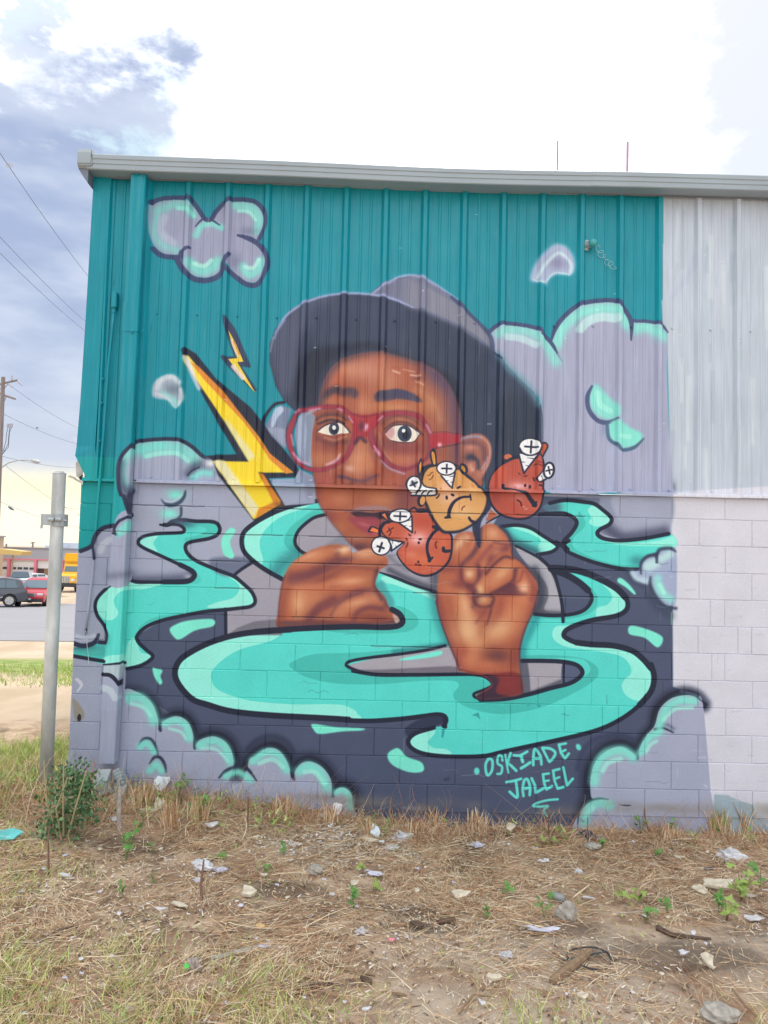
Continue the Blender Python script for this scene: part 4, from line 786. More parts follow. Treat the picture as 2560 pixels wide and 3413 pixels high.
    fill('O',[(q[0]+(q[0]-800)*.065,q[1]+(q[1]-1500)*.075) for q in l_],K,3); fill('O',l_,'c4604a',3); mp=mask('O',l_)
    pb=lambda x,y,rx,ry,c,a=.7,rot=0: blob('O',x,y,rx,ry,c,a,rot,mp)
    pb(790,1420,190,130,'e8a09c',.9); pb(810,1440,90,60,'f4ccd0',.7); pb(860,1180,160,100,'bb5040',.6); pb(880,1720,220,110,'dd7c58',.7); pb(700,1650,100,60,'e09078',.6); pb(1150,1500,100,140,'d97854',.7); pb(380,1320,70,70,'d9774c',.6)
    for e_,t_ in (([(250,1100),(290,1070),(340,1060),(390,1130),(400,1190),(330,1160)],[(300,1100),(345,1080),(385,1180)]),([(110,1340),(150,1260),(250,1290),(290,1370),(200,1350)],[(135,1325),(170,1275),(260,1310),(265,1360)])):
        fill('O',e_,K,1); fill('O',t_,'f0804a',1,sm=False)
    line('O',[(270,1400),(270,1300),(320,1220),(400,1200)],36,K,3); ell('O',750,1050,60,36,'a85648'); line('O',[(680,1040),(750,1000),(810,1060),(940,1045)],26,K,3)
    screw('O',555,1115,140,82,-6,(720,1345),((520,1200),(715,1120)),w=22); ell('O',555,1115,140,82,'f4f7fa',-6); cross_('O',552,1120,82,52,3,24)
    screw('O',290,1530,122,118,10,(600,1480),((430,1600),(400,1440)),w=22); ell('O',290,1530,122,118,'f4f7fa',10); cross_('O',282,1548,46,62,18,28); line('O',[(395,1460),(430,1530),(430,1600)],22,K,2)
    line('O',[(1040,1270),(1050,1310),(980,1390),(930,1500),(930,1620),(960,1740)],0,K,2,ws=[56,44,40,42,38,40]); line('G',[(1410,130),(1440,155)],24,K,2); line('G',[(1365,340),(1385,390)],20,K,2); line('G',[(1370,400),(1400,375)],18,K,2)
    line('O',[(370,1340),(400,1310),(395,1280)],16,'5a2430',2); line('O',[(400,1385),(425,1340),(415,1310),(455,1280)],17,'5a2430',2); line('O',[(675,1370),(695,1390)],22,'5a2430',2); line('O',[(762,1330),(755,1360)],15,'5a2430',2)
    line('O',[(635,1425),(655,1455)],16,'5a2430',2); line('O',[(655,1485),(655,1510),(640,1545)],17,'5a2430',2); ell('O',832,1440,26,15,'4a2030',0); ell('O',812,1488,17,20,'4a2030',0); line('O',[(1055,1470),(1040,1510),(1055,1560)],24,'7a3030',2)
    line('O',[(1150,1560),(1160,1600),(1240,1600)],0,K,2,ws=[44,48,40]); ell('G',1290,410,9,12,'5a2430'); ell('G',1300,435,14,8,'5a2430'); ell('G',1272,430,10,8,'5a2430')
    # middle head
    m_=cat(('O',[(845,640),(850,560),(900,480),(990,440),(1060,430),(1320,440),(1400,520),(1500,580),(1600,680),(1640,740)]),('P',[(410,860),(490,960),(500,1040),(470,1150),(400,1260),(300,1350),(150,1430),(0,1450)]),('O',[(1150,1310),(1060,1200),(990,1080),(930,940),(880,820),(1060,760),(900,700)]))
    fill('S',[(q[0]+(q[0]-1540)*.085,q[1]+(q[1]-1660)*.085) for q in m_],K,3); fill('S',m_,'dba568',2); mp=mask('S',m_)
    pb=lambda x,y,rx,ry,c,a=.7,rot=0: blob('O',x,y,rx,ry,c,a,rot,mp)
    pb(1230,840,180,110,'efc8b4',.8); pb(1400,1050,220,110,'ecc490',.7); pb(1250,1180,200,80,'e0a868',.6); pb(1550,800,100,100,'e8c08a',.6); pb(920,560,80,90,'d89a50',.6); pb(1180,690,90,60,'ecc8b8',.6); pb(1450,560,70,60,'d89a54',.6)
    for e_,t_ in (([(790,440),(830,330),(855,350),(860,480),(830,600),(800,560)],[(815,430),(840,370),(845,440),(825,530)]),([(965,290),(975,215),(1010,190),(1045,220),(1065,410),(1000,415)],[(990,260),(1005,225),(1030,260),(1045,400),(1015,400)])):
        fill('O',e_,K,1); fill('O',t_,'e0a04c',1)
    ell('O',1430,470,62,80,K,-20); ell('O',1425,470,28,50,'e0a04c',-20); ell('O',850,900,58,95,K,12); ell('O',865,905,36,62,'e0a468',12)
    line('O',[(1330,465),(1400,490),(1480,570),(1600,660),(1700,760)],26,K,2); line('O',[(850,620),(880,520),(950,440),(1050,415)],30,K,2)
    screw('O',1195,458,122,84,0,(1270,735),((1120,560),(1310,520)),w=22); ell('O',1195,458,122,84,'f4f7fa'); cross_('O',1198,460,66,58,2,24)
    fill('O',[(830,640),(900,730),(1040,745),(1035,825),(700,830),(760,740)],'f0f5f8',1,sm=False); line('O',[(840,620),(900,710),(1045,740)],20,K,2); line('O',[(1045,740),(1035,828),(700,832)],22,K,2)
    for x in (800,880,960): line('O',[(x-30,815),(x,775),(x+30,770)],18,K,2)
    ell('O',740,680,112,120,K,10); ell('O',740,685,84,108,'f4f7fa',10); ell('O',735,665,34,26,'50566a',0,16,.9); cross_('O',738,675,52,44,-25,24)
    line('O',[(1190,1135),(1220,1120),(1240,1020),(1300,920),(1400,860),(1520,850)],0,K,2,ws=[30,46,50,42,34,30]); line('O',[(1175,1140),(1245,1135)],28,K,2); line('O',[(1520,820),(1530,895)],22,K,2)
    ell('O',1198,865,18,30,'3a2634',-5); ell('O',1280,828,28,18,'3a2634',25); line('O',[(1090,815),(1085,840),(1055,870)],20,'4a2434',2); line('O',[(1445,980),(1415,1000),(1405,1035)],16,'7a3434',2); line('O',[(935,555),(965,545),(980,520),(1005,515)],13,'7a3c30',2); line('O',[(955,615),(985,600),(1010,555)],13,'7a3c30',2)
    line('O',[(1505,1140),(1530,1180),(1590,1210)],0,K,2,ws=[34,38,50]); line('O',[(1340,735),(1375,715)],28,K,2); ell('O',1110,740,12,7,'a04030')
    line('O',[(1120,1215),(1200,1190),(1300,1150),(1400,1165)],6,'b0804c',2,.6)
    # ---- signature ----------------------------------------------------------
    T='6ce8dc'
    def sg(pts,w=34,**k): line('N',pts,w,T,3,.97,**k)
    ell('N',108,628,34,44,T,0,6); ell('N',1357,332,30,42,T,-25,6)
    sg([(250,475),(215,540),(220,640),(248,675),(290,620),(300,530),(285,480),(250,475)])
    sg([(420,495),(410,440),(370,440),(362,530),(415,570),(405,650),(360,660)],30); 
    sg([(455,425),(475,540),(495,645)],26); sg([(520,405),(490,520),(530,560),(590,620)],34)
    sg([(560,430),(640,430),(725,385)],32); sg([(650,440),(670,510)],40); sg([(650,590),(700,560),(760,520)],36)
    sg([(800,550),(800,450),(815,360),(850,380),(890,450),(900,540)],34); sg([(820,470),(880,470)],34)
    sg([(910,340),(950,420),(990,500)],32); sg([(920,340),(1010,350),(1070,400),(1040,470),(1000,510)],34)
    sg([(1115,300),(1140,400),(1190,470),(1235,410)],34,sm=False); sg([(1120,300),(1200,285)],30); sg([(1145,390),(1195,365)],30)
    sg([(470,760),(560,745),(650,720)],32); sg([(585,740),(600,850),(600,950),(510,880)],34)
    sg([(680,930),(670,840),(690,740),(730,730),(760,820),(755,920)],34); sg([(700,840),(760,830)],34)
    sg([(780,715),(820,800),(830,890),(920,840)],34,sm=False)
    sg([(920,665),(930,760),(960,850),(1030,810)],32,sm=False); sg([(920,665),(990,655)],30); sg([(940,750),(990,740)],28)
    sg([(1045,620),(1060,740),(1100,840),(1170,820)],32,sm=False); sg([(1045,620),(1120,600)],32); sg([(1070,720),(1120,700)],28)
    sg([(1168,580),(1190,680),(1215,800),(1285,720)],32,sm=False)
    sg([(1100,970),(960,985),(840,1020),(800,1055),(900,1060),(980,1055),(930,1100),(950,1150),(975,1180)],28)
    # paint chips
    for p in ([(1000,790),(1055,768),(1068,825),(1040,800)],[(1430,710),(1465,705),(1450,720)],[(1505,712),(1545,705),(1540,730)],[(765,900),(790,905),(775,970),(762,965)]):
        fill('K',p,'2f9a9c',1,.8,sm=False)
    fill('K',[(768,1298),(820,1275),(832,1300),(795,1318)],'3f4a66',1,.9,sm=False)
    # chipped concrete on the pier, the hole's inner shade painted near-black
    fill('Q',[(445,240),(480,260),(520,330),(500,370),(470,375),(455,340)],'9a9488',3,.9); ell('Q',486,355,10,20,'14141a')
    fill('Q',[(460,120),(480,112),(510,150),(480,195),(470,190),(490,155)],'d9dde8',1,.8)

    # cracks with painted edge highlights, drips, scuffs and grime of the wall itself
    z0_=(wall_xz(850,1698.7)[1]+wall_xz(1250,2147)[1]+5*.2032)/2
    def jag(x0,x1,z,amp,w,c,a):
        n=max(3,int((x1-x0)/.03)); line('W',[(x0+(x1-x0)*i/n+random.uniform(-.006,.006),z+random.uniform(-amp,amp)) for i in range(n+1)],w,c,1.2,a,sm=False)
    for k,x0,x1 in ((0,-.35,.2),(0,.75,1.5),(0,1.6,2.3),(0,2.55,3.1),(1,-.6,-.3),(1,.2,.8),(1,1.0,1.7),(1,2.2,2.7),(2,.0,.5),(2,.9,1.6),(2,1.9,2.6),(3,.3,.6),(3,1.8,2.4),(3,2.8,3.2),(4,.9,1.2),(5,1.5,2.0)):
        jag(x0,x1,z0_-.2032*k,.0025,3.0,'20242f',.45); jag(x0,x1,z0_-.2032*k-.007,.002,2.2,'dfe6ee',.25)  # pale line below each crack: painted highlight on the joint's lower edge
    for i in range(46):
        k=random.randint(0,9); x=random.uniform(-.7,3.7); jag(x,x+random.uniform(.05,.2),z0_-.2032*k-random.uniform(.03,.17),.012,random.uniform(1.2,2.2),random.choice(['2c3346','c8d4de','3a4258']),random.uniform(.15,.4))
    for i in range(60):
        x=random.uniform(-.7,4.5); z=random.uniform(.25,4.6); line('W',[(x,z),(x+random.uniform(-.004,.004),z-random.uniform(.02,.12))],random.uniform(1.2,2.6),random.choice(['e8eef2','2a3040','9fb0bc']),1.2,random.uniform(.15,.4))
    for i in range(26):
        x=random.uniform(.2,4.5); z=random.uniform(2.2,4.6); ell('W',x,z,random.uniform(.004,.014),random.uniform(.002,.005),'f0f4f6',random.uniform(-20,20),0,.7) if False else line('W',[(x,z),(x+random.uniform(.006,.03),z+random.uniform(-.002,.002))],random.uniform(1.5,3),'eef3f6',1.2,.7)
    for i in range(40):                       # rain-splashed soil along the foot
        x=random.uniform(-.7,4.6); blob('W',x,.02+random.random()*.10,random.uniform(30,90),random.uniform(8,26),'8d8478',.28)
    for i in range(70):
        x=random.uniform(3.75,4.6); z=random.uniform(.1,2.0); line('W',[(x,z),(x+random.uniform(.01,.07),z+random.uniform(-.01,.01))],random.uniform(1.5,5),random.choice(['eceff4','b8bccb','c9ccd8']),2,random.uniform(.2,.5))
paint_mural()
IMG=bpy.data.images.new('wall_paint',TW,TH,alpha=False)
buf=np.ones((TH,TW,4),np.float32); buf[...,:3]=np.clip(.485+(CV-.50)*1.04,0,1)[::-1]; IMG.pixels.foreach_set(buf.ravel()); IMG.pack(); del buf
def wall_mat(name,protrude,kind):
    """paint on the wall: the picture lies in the wall plane (x,z); protrude = how far the painted thing stands out, so the artist's lines run on across it"""
    m=bpy.data.materials.new(name); m.use_nodes=True; nt=m.node_tree; N=nt.nodes; L=nt.links; b=N['Principled BSDF']
    g=N.new('ShaderNodeNewGeometry'); sp=N.new('ShaderNodeSeparateXYZ'); L.new(g.outputs['Position'],sp.inputs[0])
    k=5.6027/(5.6027-protrude)
    def lin(o,c0,a0,a1):
        q=N.new('ShaderNodeMath'); q.operation='MULTIPLY_ADD'; L.new(o,q.inputs[0]); q.inputs[1].default_value=k/(a1-a0); q.inputs[2].default_value=(c0*(1-k)-a0)/(a1-a0); return q.outputs[0]
    cb=N.new('ShaderNodeCombineXYZ'); L.new(lin(sp.outputs[0],CX,TX0,TX1),cb.inputs[0]); L.new(lin(sp.outputs[2],CZ,TZ0,TZ1),cb.inputs[1])
    im=N.new('ShaderNodeTexImage'); im.image=IMG; im.extension='EXTEND'; im.interpolation='Cubic'; L.new(cb.outputs[0],im.inputs[0])
    colr=im.outputs[0]
    def noise(scale,det=5,st=(1,1,1),r=.55):
        mp=N.new('ShaderNodeMapping'); mp.inputs['Scale'].default_value=st; L.new(g.outputs['Position'],mp.inputs[0])
        q=N.new('ShaderNodeTexNoise'); q.inputs['Scale'].default_value=scale; q.inputs['Detail'].default_value=det; q.inputs['Roughness'].default_value=r; L.new(mp.outputs[0],q.inputs[0]); return q.outputs[0]
    def rng(v,a,b_,c,d):
        q=N.new('ShaderNodeMapRange'); L.new(v,q.inputs[0])
        for i,x in enumerate((a,b_,c,d)): q.inputs[i+1].default_value=x
        return q.outputs[0]
    def mul(c,f):
        q=N.new('ShaderNodeMix'); q.data_type='RGBA'; q.blend_type='MULTIPLY'; q.inputs[0].default_value=1; L.new(c,q.inputs[6]); L.new(f,q.inputs[7]); return q.outputs[2]
    if kind=='metal':
        st=noise(9,6,(6,1,.25)); colr=mul(colr,rng(st,.3,.7,.88,1.08)); colr=mul(colr,rng(noise(1.4,4),.3,.7,.93,1.05))
        # faded chalky streaks running down
        q=N.new('ShaderNodeMix'); q.data_type='RGBA'; L.new(rng(noise(30,4,(3,1,.08)),.60,.80,0,.11),q.inputs[0]); L.new(colr,q.inputs[6]); q.inputs[7].default_value=(.62,.68,.75,1); colr=q.outputs[2]
        b.inputs['Roughness'].default_value=.36; L.new(rng(noise(5,3),.3,.7,.34,.52),b.inputs['Roughness']); b.inputs['Specular IOR Level'].default_value=.38
        hgt=noise(5,3,(1.5,1,.6)); bs,bd=.25,.012
        extra=noise(120,3); 
    else:
        colr=mul(colr,rng(noise(3.2,5),.3,.7,.93,1.05)); colr=mul(colr,rng(noise(60,4),.25,.75,.93,1.04))
        q=N.new('ShaderNodeMix'); q.data_type='RGBA'; L.new(rng(noise(22,7,r=.7),.70,.74,0,.35),q.inputs[0]); L.new(colr,q.inputs[6]); q.inputs[7].default_value=(.50,.54,.60,1); colr=q.outputs[2]
        b.inputs['Roughness'].default_value=.62; b.inputs['Specular IOR Level'].default_value=.4
        hgt=noise(90,6,r=.65); bs,bd=.55,.004; extra=noise(14,4)
    b1=N.new('ShaderNodeBump'); b1.inputs['Strength'].default_value=bs; b1.inputs['Distance'].default_value=bd; L.new(hgt,b1.inputs['Height'])
    b2=N.new('ShaderNodeBump'); b2.inputs['Strength'].default_value=.3; b2.inputs['Distance'].default_value=.004 if kind!='metal' else .0008; L.new(extra,b2.inputs['Height']); L.new(b1.outputs[0],b2.inputs['Normal'])
    L.new(b2.outputs[0],b.inputs['Normal']); L.new(colr,b.inputs['Base Color']); return m
M_block=wall_mat('painted_block',0.,'block'); M_metal=wall_mat('painted_sheet_metal',.01,'metal'); M_pipe=wall_mat('painted_downspout',.10,'metal'); M_cond=wall_mat('painted_conduit',.05,'metal')
M_gut=mat('gutter_metal',(.32,.39,.44),.42,.0,var=.10,scale=3,bump=.15,bscale=6,stretch=(.4,1,1)); M_gutd=mat('gutter_underside_shade',(.17,.20,.26),.6,var=.15,scale=4)  # second, darker gutter colour has the underside's shade put in
M_galv=mat('galvanised_steel',(.42,.47,.50),.48,.35,var=.22,scale=14,bump=.25,bscale=60,stretch=(1,1,.3)); M_bare=mat('bare_bent_metal',(.55,.55,.52),.45,.3,var=.3,scale=20)
M_dark=mat('dark_gap_shade',(.03,.03,.035),.9); M_conc=mat('raw_concrete',(.36,.33,.29),.9,var=.3,scale=30,bump=.6,bscale=60); M_screw=mat('painted_screw',(.12,.22,.28),.4)  # near-black first colour is painted shade for hole and gap fillers
M_bulb=mat('teal_fitting',(.05,.36,.38),.35,var=.2); M_wire=mat('pale_wire',(.45,.62,.66),.5); M_mast=mat('pinkish_pipe',(.45,.30,.42),.5,var=.2)
# ---------------------------------------------------------------- the building
ZL=wall_xz(1400,1632)[1]; ZT=4.765; XC=-.727; XE=8.6
bld=empty('commercial_building',(XC,0,0),label='metal and block building with a mural of a person in cap and red glasses',cat='building')
def P(o):                                  # keep world placement under the building's empty
    o.location=(o.location.x-XC,o.location.y,o.location.z); return o
# painted mortar behind the blocks
m=MB(); m.box(((XC+XE)/2,.1010,(ZL-.45)/2+.0),(XE-XC-.02,.19,ZL+.45)); bw=P(m.build('block_wall',M_block,bld))
CO=[wall_xz(1280,y)[1] for y in ()]
course=.2032; z0=wall_xz(850,1698.7)[1]; z0=(wall_xz(850,1698.7)[1]+wall_xz(1250,2147)[1]+5*course)/2
rows=[(ZL-.004,z0)]+[(z0-course*k,z0-course*(k+1)) for k in range(11)]
xA=wall_xz(1086,1740)[0]; xB=xA-course
extra={4:[wall_xz(2368,1915)[0]],5:[wall_xz(2460,2005)[0]],6:[wall_xz(2373,2095)[0]],7:[wall_xz(2281,2180)[0]],8:[wall_xz(2009,2275)[0]]}
cache={}
def block_mesh(w,h):
    key=(round(w,3),round(h,3))
    if key in cache: return cache[key]
    w,h=key; c=.004; g=.0013; D_=.03; hw,hh=w/2-g,h/2-g
    vs=[(-hw+c,0,-hh+c),(hw-c,0,-hh+c),(hw-c,0,hh-c),(-hw+c,0,hh-c),(-hw,c*.9,-hh),(hw,c*.9,-hh),(hw,c*.9,hh),(-hw,c*.9,hh),(-hw,D_,-hh),(hw,D_,-hh),(hw,D_,hh),(-hw,D_,hh)]
    fs=[(0,1,2,3)]+[(4+i,4+(i+1)%4,(i+1)%4,i) for i in range(4)]+[(8+i,8+(i+1)%4,4+(i+1)%4,4+i) for i in range(4)]+[(11,10,9,8)]
    me=bpy.data.meshes.new('block'); me.from_pydata(vs,[],fs); me.materials.append(M_block); me.update(); cache[key]=me; return me
NB=0
for ri,(zt,zb) in enumerate(rows):
    xs=[XC]; base=xA if ri%2==1 else xB
    n0=math.floor((XC-base)/(2*course))+1; x=base+n0*2*course
    while x<XE-.08:
        if x-XC>.07: xs.append(x+random.uniform(-.006,.006))
        x+=2*course
    for e in extra.get(ri,[]):
        if min(abs(e-q) for q in xs)>.05: xs.append(e)
    xs.append(XE); xs.sort()
    for a,b_ in zip(xs[:-1],xs[1:]):
        if NB>292: break
        o=bpy.data.objects.new('block',block_mesh(b_-a,zt-zb)); col.objects.link(o); o.parent=bw
        o.location=((a+b_)/2-XC-(XC*0),-.000+random.uniform(-.0012,.0012),(zt+zb)/2)
        o.location=((a+b_)/2,random.uniform(-.0012,.0012),(zt+zb)/2)
        o.rotation_euler=(random.uniform(-.006,.006),0,random.uniform(-.003,.003)); NB+=1
for ch in bw.children: ch.location.x-=0
bw.data.transform(Matrix.Translation((-0,0,0)))
# chipped hole in one pier block: near-black plug, inner shade in its colour
hx,hz=wall_xz(264,2392)
m=MB(); pts=[(.0,-.03),(.014,-.012),(.012,.02),(-.002,.03),(-.012,.012),(-.012,-.015)]; m.prism([(hx+a,hz+b_) for a,b_ in pts],-.004,.02,'y'); P(m.build('broken_hole_shade',M_dark,bld))
# side wall, back wall, roof (plain: the photo does not show them)
m=MB(); m.box((XC+.1,4.2,1.0),(.18,8.0,2.7)); P(m.build('side_block_wall',M_conc,bld))
m=MB(); m.box((XC+.1,4.2,3.55),(.12,8.0,2.42)); P(m.build('side_metal_wall',mat('side_metal',(.03,.33,.38),.4),bld))
m=MB(); m.box((XE-.1,4.2,2.2),(.18,8.0,5.1)); P(m.build('end_wall',M_conc,bld))
m=MB(); m.prism([(-.02,4.80),(8.4,5.55),(8.4,5.62),(-.02,4.87)],XC-.05,XE+.1,'x'); P(m.build('roof',mat('roof_metal',(.45,.5,.53),.4,.3),bld))
# metal cladding: one sheet = three ribs
def sheet_profile(x0,x1):
    pts=[]; n=int(round((x1-x0)/.3048))
    for i in range(n):
        a=x0+i*.3048
        if i==0: pts+= [(a,-.034)]
        pts+=[(a+.014,-.034),(a+.032,-.004),(a+.034,-.002)]
        for q in (.115,.190): pts+=[(a+q-.012,-.002),(a+q-.006,-.0065),(a+q+.006,-.0065),(a+q+.012,-.002)]
        pts+=[(a+.3048-.034,-.002),(a+.3048-.032,-.004),(a+.3048-.014,-.034),(a+.3048,-.034)]
    return pts
xr=-.6096; k=0
while xr<XE-.2:
    x1=min(xr+.9144,xr+.3048*math.floor((XE-xr)/.3048+.01)); pr=sheet_profile(xr,x1); zb=ZL+.016+(.003 if k%2 else 0); off=-.001*(k%2)
    nz=14; vs=[]
    for j in range(nz+1):
        z=zb+(ZT-zb)*j/nz
        vs+=[(x_,y_+off+.0022*math.sin(z*3.1+x_*5)+.0012*math.sin(z*7+x_*11),z) for x_,y_ in pr]
    n_=len(pr); fs=[(j*n_+i,j*n_+i+1,(j+1)*n_+i+1,(j+1)*n_+i) for j in range(nz) for i in range(n_-1)]
    m=MB(); m.add(vs,fs); o=P(m.build('metal_panel',M_metal,bld)); xr=x1; k+=1
# backing just behind the sheets
m=MB(); m.box(((XC+XE)/2,.06,(ZL+ZT)/2+.02),(XE-XC-.04,.10,ZT-ZL-.0)); P(m.build('wall_backing',M_metal,bld))
# corner flashing, its lower end torn and bent outward
m=MB(); zz=[ZL+.26,ZL+.6,ZL+1.2,ZL+2.0,ZT]; xx=[-.034,-.022,-.012,-.004,0]
prof=[(.0,.10),(.0,-.030),(.118,-.030),(.122,-.012),(.165,-.012)]
vs=[(XC+a+d*(1 if a<.01 else .4),b_,z) for z,d in zip(zz,xx) for a,b_ in prof]; n_=len(prof)
fs=[(j*n_+i,j*n_+i+1,(j+1)*n_+i+1,(j+1)*n_+i) for j in range(len(zz)-1) for i in range(n_-1)]
m.add(vs,fs)
b0=[(XC+.045,.0,ZL+.015),(XC+.05,-.031,ZL+.02),(XC+.118,-.031,ZL+.018),(XC+.122,-.013,ZL+.018),(XC+.165,-.013,ZL+.018)]
b1=[(XC-.030,.06,ZL+.17),(XC-.036,-.044,ZL+.185),(XC+.118,-.030,ZL+.17),(XC+.122,-.012,ZL+.17),(XC+.165,-.012,ZL+.17)]
b2=[vs[i] for i in range(5)]
m.add(b0+b1+b2,[(j*5+i,j*5+i+1,(j+1)*5+i+1,(j+1)*5+i) for j in range(2) for i in range(4)]); P(m.build('corner_flashing',M_metal,bld))
m=MB(); q=[at_y(*p_,.02) for p_ in [(252,1545),(262,1530),(276,1556),(277,1580),(262,1592),(254,1588)]]; m.add([*q,*[(a[0]+.01,a[1]+.03,a[2]) for a in q]],[(0,1,2,3,4,5),(0,6,7,1),(5,11,6,0),(4,10,11,5)]); P(m.build('torn_sheet_edge',M_bare,bld))
m=MB(); q=[at_y(*p_,-.03) for p_ in [(225,1588),(232,1584),(250,1590),(257,1598),(277,1600),(276,1616),(254,1602),(240,1594)]]; m.add(q+[(a[0],a[1]+.012,a[2]-.002) for a in q],[tuple(range(8)),tuple(range(8,16))]+[(i,(i+1)%8,8+(i+1)%8,8+i) for i in range(8)]); P(m.build('bent_tab',M_bare,bld))
m=MB(); q=[at_y(*p_,.0) for p_ in [(262,1592),(274,1582),(279,1600),(279,1618)]]; m.add(q+[(a[0],a[1]+.03,a[2]) for a in q],[(0,1,2,3),(0,4,5,1),(2,6,7,3)]); P(m.build('flashing_gap_shade',M_dark,bld))  # dark sheet: shade behind the bent flashing put into its colour
# base flashing (drip lip) in three lengths
for a,b_,dz,tl in ((XC+.02,-.335,.002,0),(-.30,wall_xz(1992,1637)[0],0,.006),(wall_xz(1978,1637)[0],XE,.004,-.01)):
    m=MB(); h=[(-.005,.014),(-.028,.008),(-.034,.003),(-.036,-.016),(-.031,-.017),(-.004,.0)]
    n_=len(h); segs=12; vs=[]
    for j in range(segs+1):
        x_=a+(b_-a)*j/segs; w_=.0018*math.sin(x_*4.1)+.0012*math.sin(x_*9)
        vs+=[(x_,y_+w_,ZL+.012+z_+dz+tl*0) for y_,z_ in h]
    fs=[(j*n_+i,j*n_+(i+1)%n_,(j+1)*n_+(i+1)%n_,(j+1)*n_+i) for j in range(segs) for i in range(n_)]
    m.add(vs,fs); P(m.build('base_flashing',M_metal,bld))
# screws
sm=None
def screw_at(x,z,y=-.006,r=.0075):
    global sm
    if sm is None:
        m_=MB(); m_.tube([(0,.004,0),(0,-.004,0)],.0085,8); m_.tube([(0,-.004,0),(0,-.010,0)],.0055,6); o=m_.build('screw',M_metal,bld); sm=o.data; o.location=(x-XC,y,z); return
    o=bpy.data.objects.new('screw',sm); col.objects.link(o); o.parent=bld; o.location=(x-XC,y,z)
zm=wall_xz(1240,1066)[1]; zm2=wall_xz(1240,1612)[1]
for i in range(-1,28):
    x=-.05+i*.3048+.3048*.18
    if x>XE-.1: break
    screw_at(x+random.uniform(-.01,.01)+.09,zm+random.uniform(-.006,.006)); screw_at(x+random.uniform(-.02,.02)+.10,ZL+.045)
# gutter with folded face
GZ=4.767; gp=[(-.006,GZ+.01),(-.006,GZ),(-.150,GZ-.004),(-.156,GZ+.002),(-.156,GZ+.036),(-.161,GZ+.040),(-.161,GZ+.070),(-.167,GZ+.076),(-.167,GZ+.105),(-.160,GZ+.112),(-.150,GZ+.112),(-.150,GZ+.10),(-.02,GZ+.10)]
def strip(profile,x0,x1,seg,fn,name,mt,par):
    n_=len(profile); vs=[]
    for j in range(seg+1):
        x_=x0+(x1-x0)*j/seg; vs+=[(x_,y_,z_+fn(x_)) for y_,z_ in profile]
    m_=MB(); m_.add(vs,[(j*n_+i,j*n_+i+1,(j+1)*n_+i+1,(j+1)*n_+i) for j in range(seg) for i in range(n_-1)]+[tuple(range(n_)),tuple(seg*n_+i for i in range(n_))]); return P(m_.build(name,mt,par))
sag=lambda x:-.020*math.sin(math.pi*min(1,max(0,(x+.75)/5.4)))+.004*math.sin(x*2.3)
g1=strip(gp,-.735,3.1,20,sag,'gutter',M_gut,bld); g2=strip([(a-.002,b_+.001) for a,b_ in gp],3.08,XE+.1,16,sag,'gutter',M_gut,bld)
# frieze board under the gutter (painted round the ribs)
strip([(-.036,GZ-.018),(-.040,GZ-.018),(-.040,GZ),(-.03,GZ)],-.60,XE,10,lambda x:0,'eave_strip',M_gutd,bld)
# end cap / rake corner
m=MB(); hexp=[(-.175,GZ+.02),(-.175,GZ+.11),(-.165,GZ+.145),(-.02,GZ+.155),(-.02,GZ-.005),(-.14,GZ-.005)]
m.prism(hexp,XC-.075,XC+.035,'x'); o=P(m.build('gutter_end_cap',M_gut,bld,bevel=.008))
m=MB(); m.prism([(XC-.075,GZ+.0),(XC+.0,GZ+.0),(XC+.0,GZ-.11),(XC-.05,GZ-.04)],-.14,.0,'y'); P(m.build('eave_return',M_gutd,bld))
m=MB(); m.prism([(XC-.075,GZ+.02),(XC-.02,GZ+.02),(XC-.02,GZ+.14),(XC-.075,GZ+.14)],-.02,8.4,'y'); 
o=P(m.build('rake_trim',M_gut,bld)); o.data.transform(Matrix.Shear('XY',4,(0,0)))
# masts on the roof
for px,py0,py1,r in ((1857,470,568,.009),(2090,474,572,.012)):
    b_=at_y(px,py1,.8); t_=at_y(px+2,py0,.8); m=MB(); m.tube([(b_[0],.8,4.86),(t_[0],.8,t_[2])],r,8); P(m.build('roof_mast',M_mast,bld))
# downspout
def pipe_x(px,py,Y): return at_y(px,py,Y)
t0=at_y(459,640,-.11); t1=at_y(354,2545,-.11); dw=.118
xt,xb_=t0[0],t1[0]
m=MB()
def ring(x,z,y0=-.115,y1=-.020,w=dw): return [(x-w/2,y1,z),(x-w/2+.006,y0+.0,z),(x-w/4,y0+.004,z),(x,y0,z),(x+w/4,y0+.004,z),(x+w/2-.006,y0,z),(x+w/2,y0+.008,z),(x+w/2,y1,z)]
zs=[t1[2],t1[2]+.5,1.6,2.0,2.6,3.1,3.6,4.2,4.752]; vs=[]
for z in zs: vs+=ring(xb_+(xt-xb_)*(z-t1[2])/(4.75-t1[2]),z)
fs=[(j*8+i,j*8+(i+1)%8,(j+1)*8+(i+1)%8,(j+1)*8+i) for j in range(len(zs)-1) for i in range(8)]+[tuple(range(8)),tuple((len(zs)-1)*8+i for i in range(8))]
m.add(vs,fs); ds=P(m.build('downspout',M_pipe,bld))
xm=xb_+(xt-xb_)*(at_y(440,1105,-.11)[2]-t1[2])/(4.75-t1[2]); zmid=at_y(440,1105,-.11)[2]
m=MB(); vs=[]; 
for z in (zmid,zmid+.22): vs+=ring(xm,z,-.1185,-.018,dw+.006)
m.add(vs,[(i,(i+1)%8,8+(i+1)%8,8+i) for i in range(8)]); P(m.build('downspout_sleeve',M_pipe,bld))
for (px,py) in ((440,1107),(478,1102),(458,583)):
    q=at_y(px,py,-.117); screw_at(q[0],q[2],-.1185)
